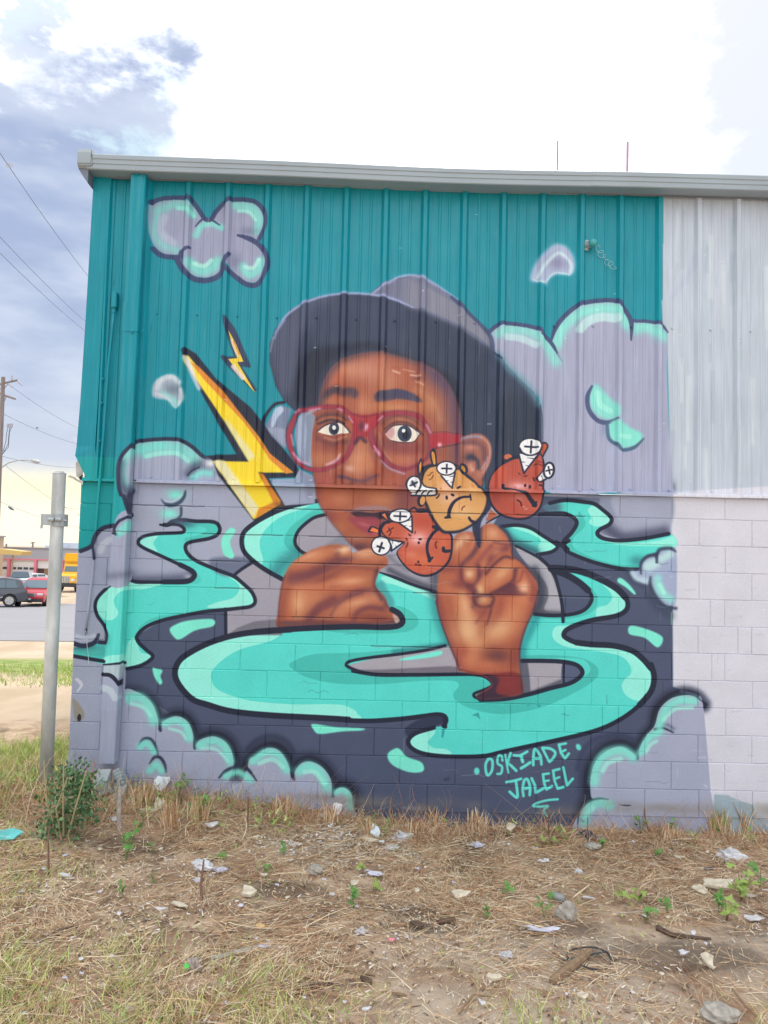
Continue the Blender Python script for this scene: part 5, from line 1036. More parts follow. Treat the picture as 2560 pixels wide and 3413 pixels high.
# flexible elbows at the foot
M_elb=mat('elbow_grey',(.36,.44,.48),.5,.1,var=.2,scale=12)
def corr(path,w,name):
    m_=MB(); n_=22; vs=[]; P_=[Vector(p_) for p_ in path]
    for j in range(n_+1):
        t_=j/n_*(len(P_)-1); i=min(int(t_),len(P_)-2); p_=P_[i].lerp(P_[i+1],t_-i); dirv=(P_[i+1]-P_[i]).normalized()
        a=dirv.cross(Vector((0,1,0))).normalized(); b_=dirv.cross(a).normalized(); s=w/2*(1.0 if j%2 else .90)
        vs+=[p_+a*s+b_*s*.8,p_-a*s+b_*s*.8,p_-a*s-b_*s*.8,p_+a*s-b_*s*.8]
    m_.add(vs,[(j*4+i,j*4+(i+1)%4,(j+1)*4+(i+1)%4,(j+1)*4+i) for j in range(n_) for i in range(4)]+[(0,1,2,3),(n_*4,n_*4+1,n_*4+2,n_*4+3)]); return P(m_.build(name,M_elb,bld))
e0=at_y(352,2575,-.12); e1=at_y(335,2620,-.22); e2=at_y(398,2600,-.10); e3=at_y(385,2680,-.28); e4=at_y(375,2720,-.33)
corr([e0,e1,at_y(350,2655,-.26)],.10,'downspout_elbow'); corr([at_y(385,2570,-.07),at_y(405,2630,-.12),e4],.105,'downspout_elbow')
m=MB(); a=at_y(232,2600,-.03); m.prism([(a[0]-.02,a[2]-.1),(a[0]+.22,a[2]-.1),(a[0]+.22,a[2]+.05),(a[0]+.1,a[2]+.03),(a[0]-.02,a[2]-.01)],-.16,-.02,'y'); P(m.build('footing_lump',M_conc,bld))
# conduit with box
cp=[at_y(*p_,-.045) for p_ in [(380,1045),(374,1100),(362,1210),(345,1450),(331,1620),(322,1740),(308,1920),(296,2020),(286,2100)]]
m=MB(); m.tube([tuple(p_) for p_ in cp],.0105,10); cdt=P(m.build('conduit',M_cond,bld,smooth=True))
bx=at_y(382,1000,-.04); m=MB(); m.box((bx[0],-.035,bx[2]),(.040,.05,.125)); m.tube([(bx[0],-.035,bx[2]-.06),(bx[0]-.001,-.045,bx[2]-.105)],.014,8); P(m.build('conduit_box',M_cond,bld,bevel=.008))
m=MB(); w_=[at_y(*p_,-.03) for p_ in [(286,2098),(287,2110),(291,2125),(290,2150),(294,2180),(296,2215)]]; m.tube([tuple(p_) for p_ in w_],.0022,5); P(m.build('broken_wire',M_wire,bld))
for (px,py) in ((346,1265),(342,1345),(336,1470)):
    q=at_y(px,py,-.02); screw_at(q[0],q[2],-.034)
# small globe fitting with coiled wire
q=at_y(1975,812,-.05); m=MB()
for j in range(6):
    pass
bm=bmesh.new(); bmesh.ops.create_uvsphere(bm,u_segments=16,v_segments=10,radius=.034); me=bpy.data.meshes.new('globe'); bm.to_mesh(me); bm.free(); me.materials.append(M_bulb)
for p_ in me.polygons: p_.use_smooth=True
lamp=bpy.data.objects.new('round_fitting',me); col.objects.link(lamp); lamp.parent=bld; lamp.location=(q[0]-XC,-.062,q[2])
m=MB(); m.tube([(q[0]-.035,-.004,q[2]+.005),(q[0]-.008,-.05,q[2])],.030,12); m.box((q[0]-.034,-.012,q[2]),(.03,.018,.085)); P(m.build('fitting_base',M_galv,bld,bevel=.004))
m=MB(); pth=[]
for j in range(120):
    t_=j/119; px=1990+t_*55; py=825+t_*70; b_=at_y(px,py,-.03); a=t_*2*math.pi*5.2; r=.022+.006*math.sin(t_*9); pth.append((b_[0]+r*math.cos(a),-.03-.02*math.sin(a*.5),b_[2]+r*math.sin(a)*.8))
m.tube(pth,.0014,4); P(m.build('coiled_wire',M_wire,bld))
# ---------------------------------------------------------------- ground
def ax(segs):
    o=[]
    for a,b_,s in segs: o+=list(np.arange(a,b_,s))
    return np.array(o)
gx=ax([(-900,-60,60),(-60,-10,2.),(-10,-3.2,.25),(-3.2,6.2,.045),(6.2,14,.3),(14,60,3),(60,901,60)])
gy=ax([(-60,-8,4),(-8,-5.2,.2),(-5.2,.6,.045),(.6,8,.15),(8,60,1),(60,160,5),(160,1400,80)])
XX,YY=np.meshgrid(gx,gy)
def gzv(x,y):
    d=y-CY; z=np.interp(d,[p[0] for p in PROF],[p[1] for p in PROF])
    vn=lambda x,y,s: np.sin(x*s*1.7+1.3)*np.sin(y*s*1.9+.7)+.5*np.sin(x*s*3.9+y*s*2.1+2.)+.35*np.sin(y*s*6.3-x*s*4.4)
    w=np.clip((12-d)/5,0,1); w2=np.clip((d-1.5)/3.5,0,1); t=np.clip((x+1)/3.2,0,1)
    z=z+np.where(d<12, w*w2*(-.29*t)+w*(.014*vn(x,y,1.3)+.008*vn(x+5,y,3.9))+.09*np.exp(-((x+.85)**2/.25+(y+.42)**2/.12))*w,0)
    return z
ZZ=gzv(XX,YY); fine_=(np.abs(XX-1.5)<4.8)&(YY>-5.3)&(YY<.7)
ZZ=ZZ+np.where(fine_,np.random.normal(0,.0045,ZZ.shape),0)
ny,nx=XX.shape; V=np.column_stack([XX.ravel(),YY.ravel(),ZZ.ravel()])
idx=np.arange(ny*nx).reshape(ny,nx); F=np.stack([idx[:-1,:-1],idx[:-1,1:],idx[1:,1:],idx[1:,:-1]],-1).reshape(-1,4)
def fast_mesh(name,V,F,mats,mi=None,smooth=False):
    me=bpy.data.meshes.new(name); k=F.shape[1]
    me.vertices.add(len(V)); me.vertices.foreach_set('co',V.astype(np.float32).ravel())
    me.loops.add(F.size); me.loops.foreach_set('vertex_index',F.astype(np.int32).ravel())
    me.polygons.add(len(F)); me.polygons.foreach_set('loop_start',np.arange(0,F.size,k,dtype=np.int32)); me.polygons.foreach_set('loop_total',np.full(len(F),k,np.int32))
    for q in mats: me.materials.append(q)
    if mi is not None: me.polygons.foreach_set('material_index',mi.astype(np.int32))
    if smooth: me.polygons.foreach_set('use_smooth',np.ones(len(F),bool))
    me.update(calc_edges=True); o=bpy.data.objects.new(name,me); col.objects.link(o); return o
def ground_mat():
    m=bpy.data.materials.new('dirt'); m.use_nodes=True; nt=m.node_tree; N=nt.nodes; L=nt.links; b=N['Principled BSDF']; b.inputs['Roughness'].default_value=.95; b.inputs['Specular IOR Level'].default_value=.15
    g=N.new('ShaderNodeNewGeometry'); sp=N.new('ShaderNodeSeparateXYZ'); L.new(g.outputs['Position'],sp.inputs[0])
    def noise(s,d=6,r=.6,st=(1,1,1),loc=(0,0,0)):
        mp=N.new('ShaderNodeMapping'); mp.inputs['Scale'].default_value=st; mp.inputs['Location'].default_value=loc; L.new(g.outputs['Position'],mp.inputs[0])
        q=N.new('ShaderNodeTexNoise'); q.inputs['Scale'].default_value=s; q.inputs['Detail'].default_value=d; q.inputs['Roughness'].default_value=r; L.new(mp.outputs[0],q.inputs[0]); return q.outputs[0]
    def rng(v,a,b_,c=0,d=1):
        q=N.new('ShaderNodeMapRange'); q.interpolation_type='SMOOTHSTEP'; L.new(v,q.inputs[0])
        for i,x in enumerate((a,b_,c,d)): q.inputs[i+1].default_value=x
        return q.outputs[0]
    def mix(f,a,c):
        q=N.new('ShaderNodeMix'); q.data_type='RGBA'
        for i,v in ((0,f),(6,a),(7,c)):
            if isinstance(v,(int,float)): q.inputs[i].default_value=v
            elif isinstance(v,tuple): q.inputs[i].default_value=(*v,1)
            else: L.new(v,q.inputs[i])
        return q.outputs[2]
    def mu(a,c):
        q=N.new('ShaderNodeMath'); q.operation='MULTIPLY'; L.new(a,q.inputs[0])
        if isinstance(c,(int,float)): q.inputs[1].default_value=c
        else: L.new(c,q.inputs[1])
        return q.outputs[0]
    c=mix(rng(noise(6),.35,.65),(.29,.19,.125),(.54,.40,.285))
    c=mix(rng(noise(1.6,5,.6,loc=(3,1,0)),.54,.66),c,(.15,.10,.07))
    c=mix(rng(noise(70,4),.55,.75,0,.7),c,(.55,.44,.32))
    # hard pale patches towards the viewer on the right
    pale=mu(rng(noise(1.3,4,.5,loc=(.4,2.2,0)),.40,.54),mu(rng(sp.outputs[1],-1.3,-1.7),rng(sp.outputs[0],.9,1.9)))
    c=mix(mu(pale,.75),c,(.52,.43,.34))
    for (ex,ey,rx,ry) in ((1.04,-1.26,.28,.12),(.05,-.86,.30,.14),(3.1,-1.80,.55,.20),(2.55,-1.50,.28,.12),(1.8,-1.42,.30,.10),(1.79,-1.6,.25,.06)):
        mp=N.new('ShaderNodeMapping'); mp.vector_type='POINT'; L.new(g.outputs['Position'],mp.inputs[0]); mp.inputs['Scale'].default_value=(1/rx,1/ry,0); mp.inputs['Location'].default_value=(-ex/rx,-ey/ry,0)
        ln=N.new('ShaderNodeVectorMath'); ln.operation='LENGTH'; L.new(mp.outputs[0],ln.inputs[0])
        ad=N.new('ShaderNodeMath'); ad.operation='MULTIPLY_ADD'; L.new(noise(7,5,.7),ad.inputs[0]); ad.inputs[1].default_value=1.6; L.new(ln.outputs['Value'],ad.inputs[2])
        c=mix(rng(ad.outputs[0],2.1,1.3,0,.65),c,(.085,.058,.042))
    # open lot and verge beyond the building
    far=rng(sp.outputs[1],1.2,2.6); lot=mix(rng(noise(.8,6,.6,st=(1,.35,1)),.35,.65),(.40,.31,.22),(.50,.40,.30))
    lot=mix(rng(noise(2.5,6,.65,st=(1,.25,1),loc=(7,0,0)),.60,.75,0,.6),lot,(.32,.22,.15))
    grn=mix(rng(noise(3,5),.35,.65),(.15,.22,.05),(.26,.30,.10))
    yb=noise(.25,3,.5); 
    add=N.new('ShaderNodeMath'); add.operation='MULTIPLY_ADD'; L.new(yb,add.inputs[0]); add.inputs[1].default_value=5; L.new(sp.outputs[1],add.inputs[2]); Yw=add.outputs[0]
    band=mu(mu(rng(Yw,10.6,11.4),rng(Yw,16.4,14.6)),rng(noise(1.1,6,.7),.30,.48)); lot=mix(band,lot,grn)
    c=mix(far,c,lot)
    L.new(c,b.inputs['Base Color'])
    bp=N.new('ShaderNodeBump'); bp.inputs['Strength'].default_value=.6; bp.inputs['Distance'].default_value=.02; L.new(noise(40,6,.7),bp.inputs['Height']); L.new(bp.outputs[0],b.inputs['Normal'])
    return m
gr=fast_mesh('ground',V,F,[ground_mat()],smooth=True); gr['kind']='structure'
# road beyond the verge
M_road=mat('asphalt',(.24,.24,.26),.9,var=.08,scale=1.5,bump=.2,bscale=30,coord='Object',stretch=(.2,1,1))
def road_edges(px): 
    return None
def strip_on_ground(name,near,farr,x0,x1,mt,lift):
    xs=np.linspace(x0,x1,60); vs=[]; 
    for x in xs:
        for t in np.linspace(0,1,14):
            y=near(x)*(1-t)+farr(x)*t; vs.append((x,y,gz(x,y)+lift))
    F_=[(i*14+j,(i+1)*14+j,(i+1)*14+j+1,i*14+j+1) for i in range(59) for j in range(13)]
    m_=MB(); m_.add(vs,F_); o=m_.build(name,mt); o['kind']='structure'; return o
strip_on_ground('road',lambda x:18.6-(-x-9)*.12,lambda x:44.5+(x+22)*.45,-120,30,M_road,.015)
def noise2(x,y,s,o=0): return np.sin(x*s+o)*np.sin(y*s*1.3+o*2)+.6*np.sin(x*s*2.3+y*s*1.1+o)+.4*np.sin(y*s*3.1-x*s*2.7)
# ---------------------------------------------------------------- dead straw, chips and grass (nobody could count them)
def strands(name,n,xy,length,width,lift,mats,probs,curl=.6,upright=0,seg=3,kind='stuff',parent=None,thick=0):
    N_=n; x,y=xy(N_); N_=len(x)
    L_=np.random.uniform(*length,N_)*np.random.uniform(.5,1,N_); th=np.random.uniform(0,2*np.pi,N_)
    al=np.random.rand(N_)<.55; th=np.where(al,1.6*noise2(x,y,3.1,5)+np.random.normal(0,.45,N_)+np.pi*(np.random.rand(N_)<.5),th)
    if upright: el=np.random.normal(upright,.28,N_)
    else: el=np.abs(np.random.normal(0,.13,N_))
    cv=np.random.normal(0,curl,N_); w=np.random.uniform(*width,N_)
    z=gzv(x,y)+np.random.uniform(*lift,N_)
    P_=np.zeros((N_,seg+1,3)); px,py,pz=x.copy(),y.copy(),z.copy(); t=th.copy(); e=el.copy()
    for i in range(seg+1):
        P_[:,i]=np.column_stack([px,py,pz]); s=L_/seg
        px=px+np.cos(t)*np.cos(e)*s; py=py+np.sin(t)*np.cos(e)*s; pz=pz+np.sin(e)*s
        t=t+cv/seg; e=e-(np.random.uniform(.0,.5,N_) if upright else el*.9)/seg*(1.5 if upright else 1)
    if not upright:
        for i in range(seg+1): P_[:,i,2]=np.maximum(P_[:,i,2],gzv(P_[:,i,0],P_[:,i,1])+.001)
    sd=np.column_stack([-np.sin(th),np.cos(th),np.random.uniform(-.5,.9,N_)]); sd/=np.linalg.norm(sd,axis=1)[:,None]
    if upright:                                   # roughly face the open side
        a_=np.random.uniform(-.9,.9,N_); sd=np.column_stack([np.cos(a_),np.sin(a_),np.zeros(N_)])
    tp=np.linspace(1,.35,seg+1)
    V_=np.zeros((N_,seg+1,2,3)); V_[:,:,0]=P_+sd[:,None,:]*w[:,None,None]*tp[None,:,None]/2; V_[:,:,1]=P_-sd[:,None,:]*w[:,None,None]*tp[None,:,None]/2
    base=np.arange(N_)[:,None]*(seg+1)*2+np.arange(seg)[None,:]*2
    F_=np.stack([base,base+1,base+3,base+2],-1).reshape(-1,4)
    mi=np.repeat(np.random.choice(len(mats),N_,p=probs),seg)
    o=fast_mesh(name,V_.reshape(-1,3),F_,mats,mi); 
    if kind: o['kind']=kind
    if parent: o.parent=parent
    return o
M_st=[mat('straw_gold',(.58,.38,.21),.8),mat('straw_pale',(.80,.66,.46),.8),mat('straw_rust',(.36,.17,.09),.85),mat('straw_grey',(.33,.27,.21),.85),mat('straw_tan',(.42,.29,.18),.85)]
inb=lambda x,y: ~((x>XC-.0)&(y>-.01))
def area(x0,x1,y0,y1,dens):
    def f(n):
        x=np.random.uniform(x0,x1,n*2); y=np.random.uniform(y0,y1,n*2); k=(np.random.rand(n*2)<dens(x,y))&inb(x,y); return x[k][:n],y[k][:n]
    return f
def d_straw(x,y):
    d=.52+.40*noise2(x,y,1.9,1)+.30*noise2(x,y,6.5,2)
    for ex,ey,rx,ry in ((1.04,-1.26,.28,.12),(.05,-.86,.30,.14),(3.1,-1.72,.75,.16),(2.6,-1.52,.35,.13),(1.8,-1.42,.30,.10)): d=d-.75*np.exp(-((x-ex)/rx)**2-((y-ey)/ry)**2)
    d=np.where((y<-1.5)&(x>1.3),d*.45,d); d=np.where(y>-.7,d+.3,d); return np.clip(d,.05,1)
strands('dead_straw',72000,area(-1.6,5.2,-3.1,.3,d_straw),(.03,.20),(.0016,.0038),(.0,.022),M_st,[.32,.27,.22,.04,.15])
strands('dead_straw',12000,area(-3.6,7.0,-5.0,1.0,lambda x,y: np.where((x>-1.6)&(x<5.2)&(y>-3.1),.25,.8)),(.05,.30),(.002,.005),(.0,.022),M_st,[.34,.20,.18,.10,.18])
strands('dead_straw',3600,area(-1.6,5.2,-3.1,.3,d_straw),(.16,.42),(.002,.0045),(.008,.03),M_st,[.38,.25,.20,.07,.10],curl=.5,seg=4)
strands('wood_chips',24000,area(-1.5,5.2,-3.1,-.1,lambda x,y: np.clip(.55+.4*noise2(x,y,1.2,4),.1,1)),(.012,.05),(.004,.011),(.001,.012),[mat('chip_pale',(.72,.60,.44),.8),mat('chip_tan',(.50,.36,.22),.8),mat('chip_dark',(.13,.085,.06),.9),mat('chip_white',(.74,.70,.66),.8)],[.40,.28,.22,.10],seg=1,curl=0)
M_gg=[mat('grass_green',(.26,.40,.08),.7),mat('grass_yellow',(.62,.62,.22),.7),mat('grass_light',(.44,.56,.17),.7),mat('grass_dry',(.60,.50,.26),.8)]
g0=at_g(20,3180); g1=at_g(1050,3300); g2=at_g(40,2680)
def d_g(x,y):
    a=np.exp(-(((x-.35)/1.0)**2+((y+2.62)/.55)**2)**1.6)*1.6; b_=np.exp(-(((x+.62)/.42)**2+((y+1.6)/.85)**2)**1.3)*.75
    c=np.exp(-(((x-3.3)/.3)**2+((y+2.6)/.25)**2)) *.6
    e=np.exp(-(((x-2.2)/.22)**2+((y+2.5)/.22)**2))*.8
    return np.clip((a+b_+c+e)*(.55+.5*noise2(x,y,5,2)),0,1)
strands('grass',30000,area(-1.6,3.8,-3.1,-.6,d_g),(.04,.13),(.0025,.005),(0,.006),M_gg,[.22,.34,.26,.18],upright=.75,curl=.7)
def d_g2(x,y):
    return np.clip((x<XC-.05)*(np.exp(-(((x+1.45)/.80)**2+((y-.05)/.75)**2)**1.5)*1.4+np.exp(-(((x+1.05)/.30)**2+((y-.35)/.5)**2)))*(.7+.35*noise2(x,y,4,3)),0,1)
strands('grass',24000,area(-3.0,-.7,-1.3,1.3,d_g2),(.05,.17),(.003,.007),(0,.006),M_gg,[.36,.26,.34,.04],upright=1.0,curl=.5)
strands('dry_stubble',8500,area(XC+.02,5.6,-.36,-.025,lambda x,y: np.clip((.40+.45*noise2(x,y,6,2))*np.clip(1.2+y*3.0,0,1),.03,1)),(.05,.20),(.002,.005),(0,.01),M_st,[.32,.20,.24,.10,.14],upright=.85,curl=.9)
strands('dry_stubble',1800,area(-1.9,-.2,-.75,.25,lambda x,y: np.clip(.6+.4*noise2(x,y,5,2),.03,1)),(.08,.26),(.003,.006),(0,.01),M_st,[.38,.25,.17,.08,.12],upright=.95,curl=.9)
strands('low_green_weeds',1600,area(-1.6,5.4,-3.2,-.15,lambda x,y: np.clip(noise2(x,y,2.7,6)-.35,0,1)),(.02,.05),(.006,.013),(0,.012),M_gg[:3],[.5,.2,.3],upright=.6,seg=2)
strands('rubble_crumbs',900,area(.7,1.9,-.95,-.25,lambda x,y: np.exp(-(((x-1.25)/.45)**2+((y+.55)/.25)**2))),(.012,.035),(.010,.022),(0,.012),[mat('crumb_white',(.78,.78,.76),.8),mat('crumb_grey',(.55,.54,.52),.8)],[.6,.4],seg=1,curl=0)
# far verge grass blades on the strip
strands('verge_grass',9000,area(-9.5,-1.2,4.6,10.8,lambda x,y: np.clip(.6+.5*noise2(x,y,1.1,1),0,1)*np.clip((y-4.6)/.8,0,1)),(.05,.14),(.008,.016),(0,.006),M_gg,[.45,.2,.3,.05],upright=1.0,seg=2)
strands('dry_vines',650,area(XC-.5,5.4,-.40,-.02,lambda x,y: np.clip(.5+.5*noise2(x,y,3,2),.1,1)),(.22,.60),(.002,.004),(.0,.05),[M_st[2],M_st[0],M_st[4]],[.45,.3,.25],curl=3.2,upright=.75,seg=8)
strands('dry_vines',500,area(XC-.75,.8,-.85,-.05,lambda x,y: np.clip(.6+.5*noise2(x,y,3,2),.1,1)),(.2,.50),(.002,.0045),(.0,.05),[M_st[2],M_st[1],M_st[4]],[.4,.3,.3],curl=3,upright=.8,seg=8)
M_lf0=mat('leaf_green',(.13,.30,.06),.55,var=.35,scale=30)
strands('trailing_weeds',750,area(XC-.4,1.0,-.55,-.03,lambda x,y: np.clip(.40+.35*noise2(x,y,7,4),0,1)),(.03,.09),(.009,.020),(.0,.10),[M_gg[0],M_gg[2],mat('weed_dark',(.10,.22,.06),.6)],[.35,.2,.45],upright=.5,seg=2,curl=1)
strands('trailing_weeds',350,area(1.0,5.2,-.35,-.03,lambda x,y: np.clip(-.15+.7*noise2(x,y,5,3),0,1)),(.04,.10),(.012,.024),(.0,.08),[M_gg[0],M_gg[2],M_lf0],[.35,.2,.45],upright=.5,seg=2,curl=1)
# ---------------------------------------------------------------- gate post
M_post=mat('weathered_galvanised',(.60,.65,.66),.5,.25,var=.30,scale=9,bump=.3,bscale=50,stretch=(1,1,.35)); M_stain=mat('bluish_stain',(.30,.38,.40),.6)
PY=-.42; pt=at_y(198,1578,PY); pb_=at_y(153,2600,PY); pr_=.0445
post=empty('steel_post',(pb_[0],PY,gz(pb_[0],PY)-.05),label='round grey steel post with a hinge clamp standing left of the mural wall',cat='post')
def Q(o,par): o.location=(o.location.x-par.location.x,o.location.y-par.location.y,o.location.z-par.location.z); return o
m=MB(); m.tube([(pb_[0],PY,gz(pb_[0],PY)-.06),((pb_[0]+pt[0])/2,PY,1.3),(pt[0],PY,pt[2]-.004),(pt[0],PY,pt[2])],pr_,20); Q(m.build('pipe',M_post,post,smooth=False),post)
for p_ in post.children[0].data.polygons: p_.use_smooth=len(p_.vertices)==4
m=MB(); m.tube([(pt[0]-.0,PY,pt[2]-.001),(pt[0]+.0,PY,pt[2]+.006)],[pr_+.002,pr_-.004],20); m.box((pt[0]+.005,PY-.01,pt[2]+.010),(.05,.03,.006)); Q(m.build('cap',M_post,post),post)
hz_=at_y(182,1735,PY)[2]
m=MB(); m.tube([(pb_[0]+.008,PY,hz_-.040),(pb_[0]+.008,PY,hz_+.044)],pr_+.010,20); m.box((pb_[0]-.062,PY-.018,hz_+.004),(.10,.010,.078)); Q(m.build('hinge_clamp',M_galv,post),post)
m=MB(); m.tube([(pb_[0]-.045,PY-.055,hz_+.004),(pb_[0]-.004,PY-.06,hz_+.004)],.014,10); m.tube([(pb_[0]+.004,PY-.06,hz_+.006),(pb_[0]+.042,PY-.052,hz_+.006)],.014,10); Q(m.build('hinge_bolt',M_galv,post,smooth=False),post)
m=MB(); m.tube([(pb_[0]+.04,PY-.03,hz_+.002),(pb_[0]+.072,PY-.03,hz_)],.008,8); m.tube([(pb_[0]-.105,PY-.02,hz_-.035),(pb_[0]-.108,PY-.02,hz_-.058)],.008,8); Q(m.build('bolt',M_galv,post),post)
# ---------------------------------------------------------------- shrub and leafy weeds
M_lf=M_lf0; M_lf2=mat('leaf_yellowgreen',(.30,.42,.09),.55,var=.3,scale=30); M_sh=[mat('shrub_dark',(.06,.15,.06),.5),mat('shrub_mid',(.13,.25,.11),.5),mat('shrub_light',(.18,.31,.13),.5)]
M_stem=mat('brown_stem',(.22,.12,.07),.8); M_stemg=mat('pale_stem',(.45,.38,.22),.8)
def leafcloud(n,fn,size,mats,name,parent):
    V_=[];F_=[];mi=[]
    for i in range(n):
        c=fn(); s=random.uniform(*size); a=Vector((random.gauss(0,1),random.gauss(0,1),random.gauss(0,1))).normalized(); b_=a.cross(Vector((random.gauss(0,1),random.gauss(0,1),random.gauss(0,.6)))).normalized(); c=Vector(c)
        k=len(V_); cc=a.cross(b_)
        V_+= [c,c+a*s*.5+b_*s*.36+cc*s*.08,c+a*s*1.1,c+a*s*.5-b_*s*.36+cc*s*.08]; F_.append((k,k+1,k+2,k+3)); mi.append(random.choices(range(len(mats)),[.45,.35,.2][:len(mats)])[0])
    o=fast_mesh(name,np.array([tuple(v) for v in V_]),np.array(F_),mats,np.array(mi)); o.parent=parent; o['kind']='stuff'; return o
sc_=at_g(215,2790); sx,sy=sc_[0],sc_[1]; sz=gz(sx,sy)
shrub=empty('shrub',(sx,sy,sz),label='small dark green shrub of tiny leaves at the foot of the steel post',cat='shrub')
lob=[(0,.0,.10,.10,.13),(-.03,.0,.26,.11,.13),(.03,.02,.36,.10,.09),(.12,-.02,.18,.09,.09),(-.07,-.02,.06,.09,.09),(.10,.0,.30,.07,.06)]
def fsh():
    x,y,z,r,h=random.choice(lob); v=Vector((random.gauss(0,1),random.gauss(0,1),random.gauss(0,1))).normalized()*random.choice([random.uniform(.3,1.0),random.uniform(.8,1.45)])
    return (x+v.x*r,y+v.y*r,max(.01,z+v.z*h))
leafcloud(1500,fsh,(.014,.034),M_sh,'foliage',shrub)
for dx,dz,tx in ((-.08,.50,-.10),(.02,.52,.02),(.10,.44,.16),(-.02,.40,.05)):
    m=MB(); m.tube([(dx*.3,-.03,0),(dx,-.10,dz*.5),(tx,-.12,dz)],[.007,.006,.003],5); m.build('stem',M_stemg,shrub)
# palmate leaf
def leaf_mesh(name,mt,lob_=5):
    vs=[(0,0,0)]; n=lob_*2+1
    for i in range(n):
        a=math.pi*(-.15+1.3*i/(n-1)); r=1.0 if i%2 else .55; r*= .75+.35*math.sin(math.pi*i/(n-1)); vs.append((r*math.cos(a),r*math.sin(a),-.18*r*r+.06*(i%2)))
    me=bpy.data.meshes.new(name); me.from_pydata(vs,[],[(0,i,i+1) for i in range(1,n)]); me.materials.append(mt); me.update(); return me
LM=[leaf_mesh('leaf',M_lf),leaf_mesh('leaf',M_lf2,3)]
def weed(px,py,h,n,size,label,y=0,group=None):
    size*=1.35; h*=1.2; n=int(n*1.4)
    c=at_g(px,py); w=empty('leafy_weed',tuple(c),label=label,cat='weed',group=group)
    m=MB(); nb=max(1,n//3); tips=[]
    for i in range(nb):
        a=random.uniform(0,6.28); r=random.uniform(.15,.5)*h; tip=(r*math.cos(a),r*math.sin(a)-.01,h*random.uniform(.6,1)); tips.append(tip)
        m.tube([(0,0,-.01),(tip[0]*.3,tip[1]*.3,tip[2]*.55),tip],[.0028,.002,.0012],4)
    m.build('stem',M_stem if y else M_lf,w)
    for i in range(n):
        t_=tips[i%nb]; f=random.uniform(.45,1.0); o=bpy.data.objects.new('leaf',LM[y]); col.objects.link(o); o.parent=w
        o.location=(t_[0]*f+random.uniform(-.4,.4)*size,t_[1]*f+random.uniform(-.4,.4)*size-.005,t_[2]*f+random.uniform(-.2,.4)*size); s=size*random.uniform(.6,1.1); o.scale=(s*.6,s*.6,s*.6); o.rotation_euler=(random.uniform(.2,1.3),random.uniform(-.5,.5),random.uniform(-2.2,2.2))
for a in [(592,2672,.17,13,.045,'leafy green weed against the wall below the second small cloud',0),(660,2716,.11,9,.045,'green weed with rounded leaves just right of the dried stalks at the wall',0),
 (1262,2716,.10,5,.060,'weed with two broad bright leaves at the dark foot of the wall',1),(1640,2722,.10,4,.035,'yellowish weed with small leaves left of the signature foot',1),(1684,2742,.13,6,.042,'green weed directly under the signature word on the dark wall',0),(1722,2748,.10,5,.036,'weed with a yellow tinge just below the squiggle under the signature',1),
 (2135,2776,.13,8,.036,'weed by a red stick in front of the lowest right puff',0),(2242,2778,.09,5,.036,'low weed between the red stick and the straw tufts',0),(2398,2800,.08,3,.028,'small weed in front of the dry tuft at the right',0),
 (420,2870,.16,8,.050,'green weed on the dark soil right of the shrub',0),(512,2846,.08,3,.035,'tiny weed uphill from the dark soil patch',0),(745,2872,.07,3,.040,'tiny weed above the big crumpled paper',0),(412,2996,.07,3,.045,'round leaved weed halfway between shrub and grass',0),(512,2938,.06,3,.035,'low weed beside the fallen dark stick on the left',0),
 (1178,3034,.09,6,.042,'branching weed in the middle of the bare ground',0),(1255,2972,.06,5,.038,'low weed in front of the clear plastic scrap',1),(1210,2918,.07,4,.035,'pale weed behind the clear plastic scrap',1),(1628,3070,.09,5,.038,'weed on dark soil near the dark cut branch',0),(1672,2992,.07,5,.036,'weed right of the large cream chip',0),
 (1815,3062,.11,6,.040,'grassy weed left of the round rock',0),(2076,3016,.08,6,.048,'bright green weed of broad leaves right of the thrown bottle scrap',1),(2124,3014,.07,4,.045,'bright weed nearly touching the broad leaved one',1),(2150,3078,.08,4,.040,'weed growing below the two bright weeds',0),(2226,3052,.10,5,.038,'upright weed between bright weeds and cream board',0),
 (2395,3036,.11,8,.046,'leafy weed in front of the cream board piece',0),(2470,3004,.17,12,.052,'tallest bright green weed at the right end of the cream board piece',1),(2422,3070,.12,7,.044,'lowest of the three weeds near the cream board piece',1),(2534,2960,.12,6,.040,'weed with reddish stems at the right edge',0),(950,2850,.06,3,.035,'small weed left of the mossy stone',0),(890,2912,.07,4,.035,'small weed above the dark soil hollow',0),(2190,2860,.05,3,.035,'small weed below the bright base of the right wall',0),(2000,2830,.06,4,.045,'weed just below the black and white bag',0)]:
    weed(*a[:6],y=a[6])
# dry tufts and single stalks
def tuft(px,py,n,h,spread,label,green=.1):
    c=at_g(px,py); w=empty('dry_tuft',tuple(c),label=label,cat='dry grass')
    V_=[];F_=[];mi=[]
    for i in range(n):
        a=random.uniform(0,6.28); r=random.uniform(0,spread); x,y=r*math.cos(a),r*math.sin(a)*.5; hh=h*random.uniform(.45,1); lx,ly=random.gauss(0,.22)*hh,random.gauss(0,.15)*hh; ww=random.uniform(.002,.0045); k=len(V_)
        V_+=[(x-ww,y,0),(x+ww,y,0),(x+lx*.4-ww,y+ly*.4,hh*.55),(x+lx*.4+ww,y+ly*.4,hh*.55),(x+lx-ww*.3,y+ly,hh),(x+lx+ww*.3,y+ly,hh)]; F_+=[(k,k+1,k+3,k+2),(k+2,k+3,k+5,k+4)]
        q=0 if random.random()>green else 3; q=random.choice([0,1,2,0]) if q==0 else 3; mi+=[q,q]
    o=fast_mesh('blades',np.array(V_),np.array(F_),[M_st[0],M_st[1],M_st[2],M_gg[0]],np.array(mi)); o.parent=w; o['kind']='stuff'
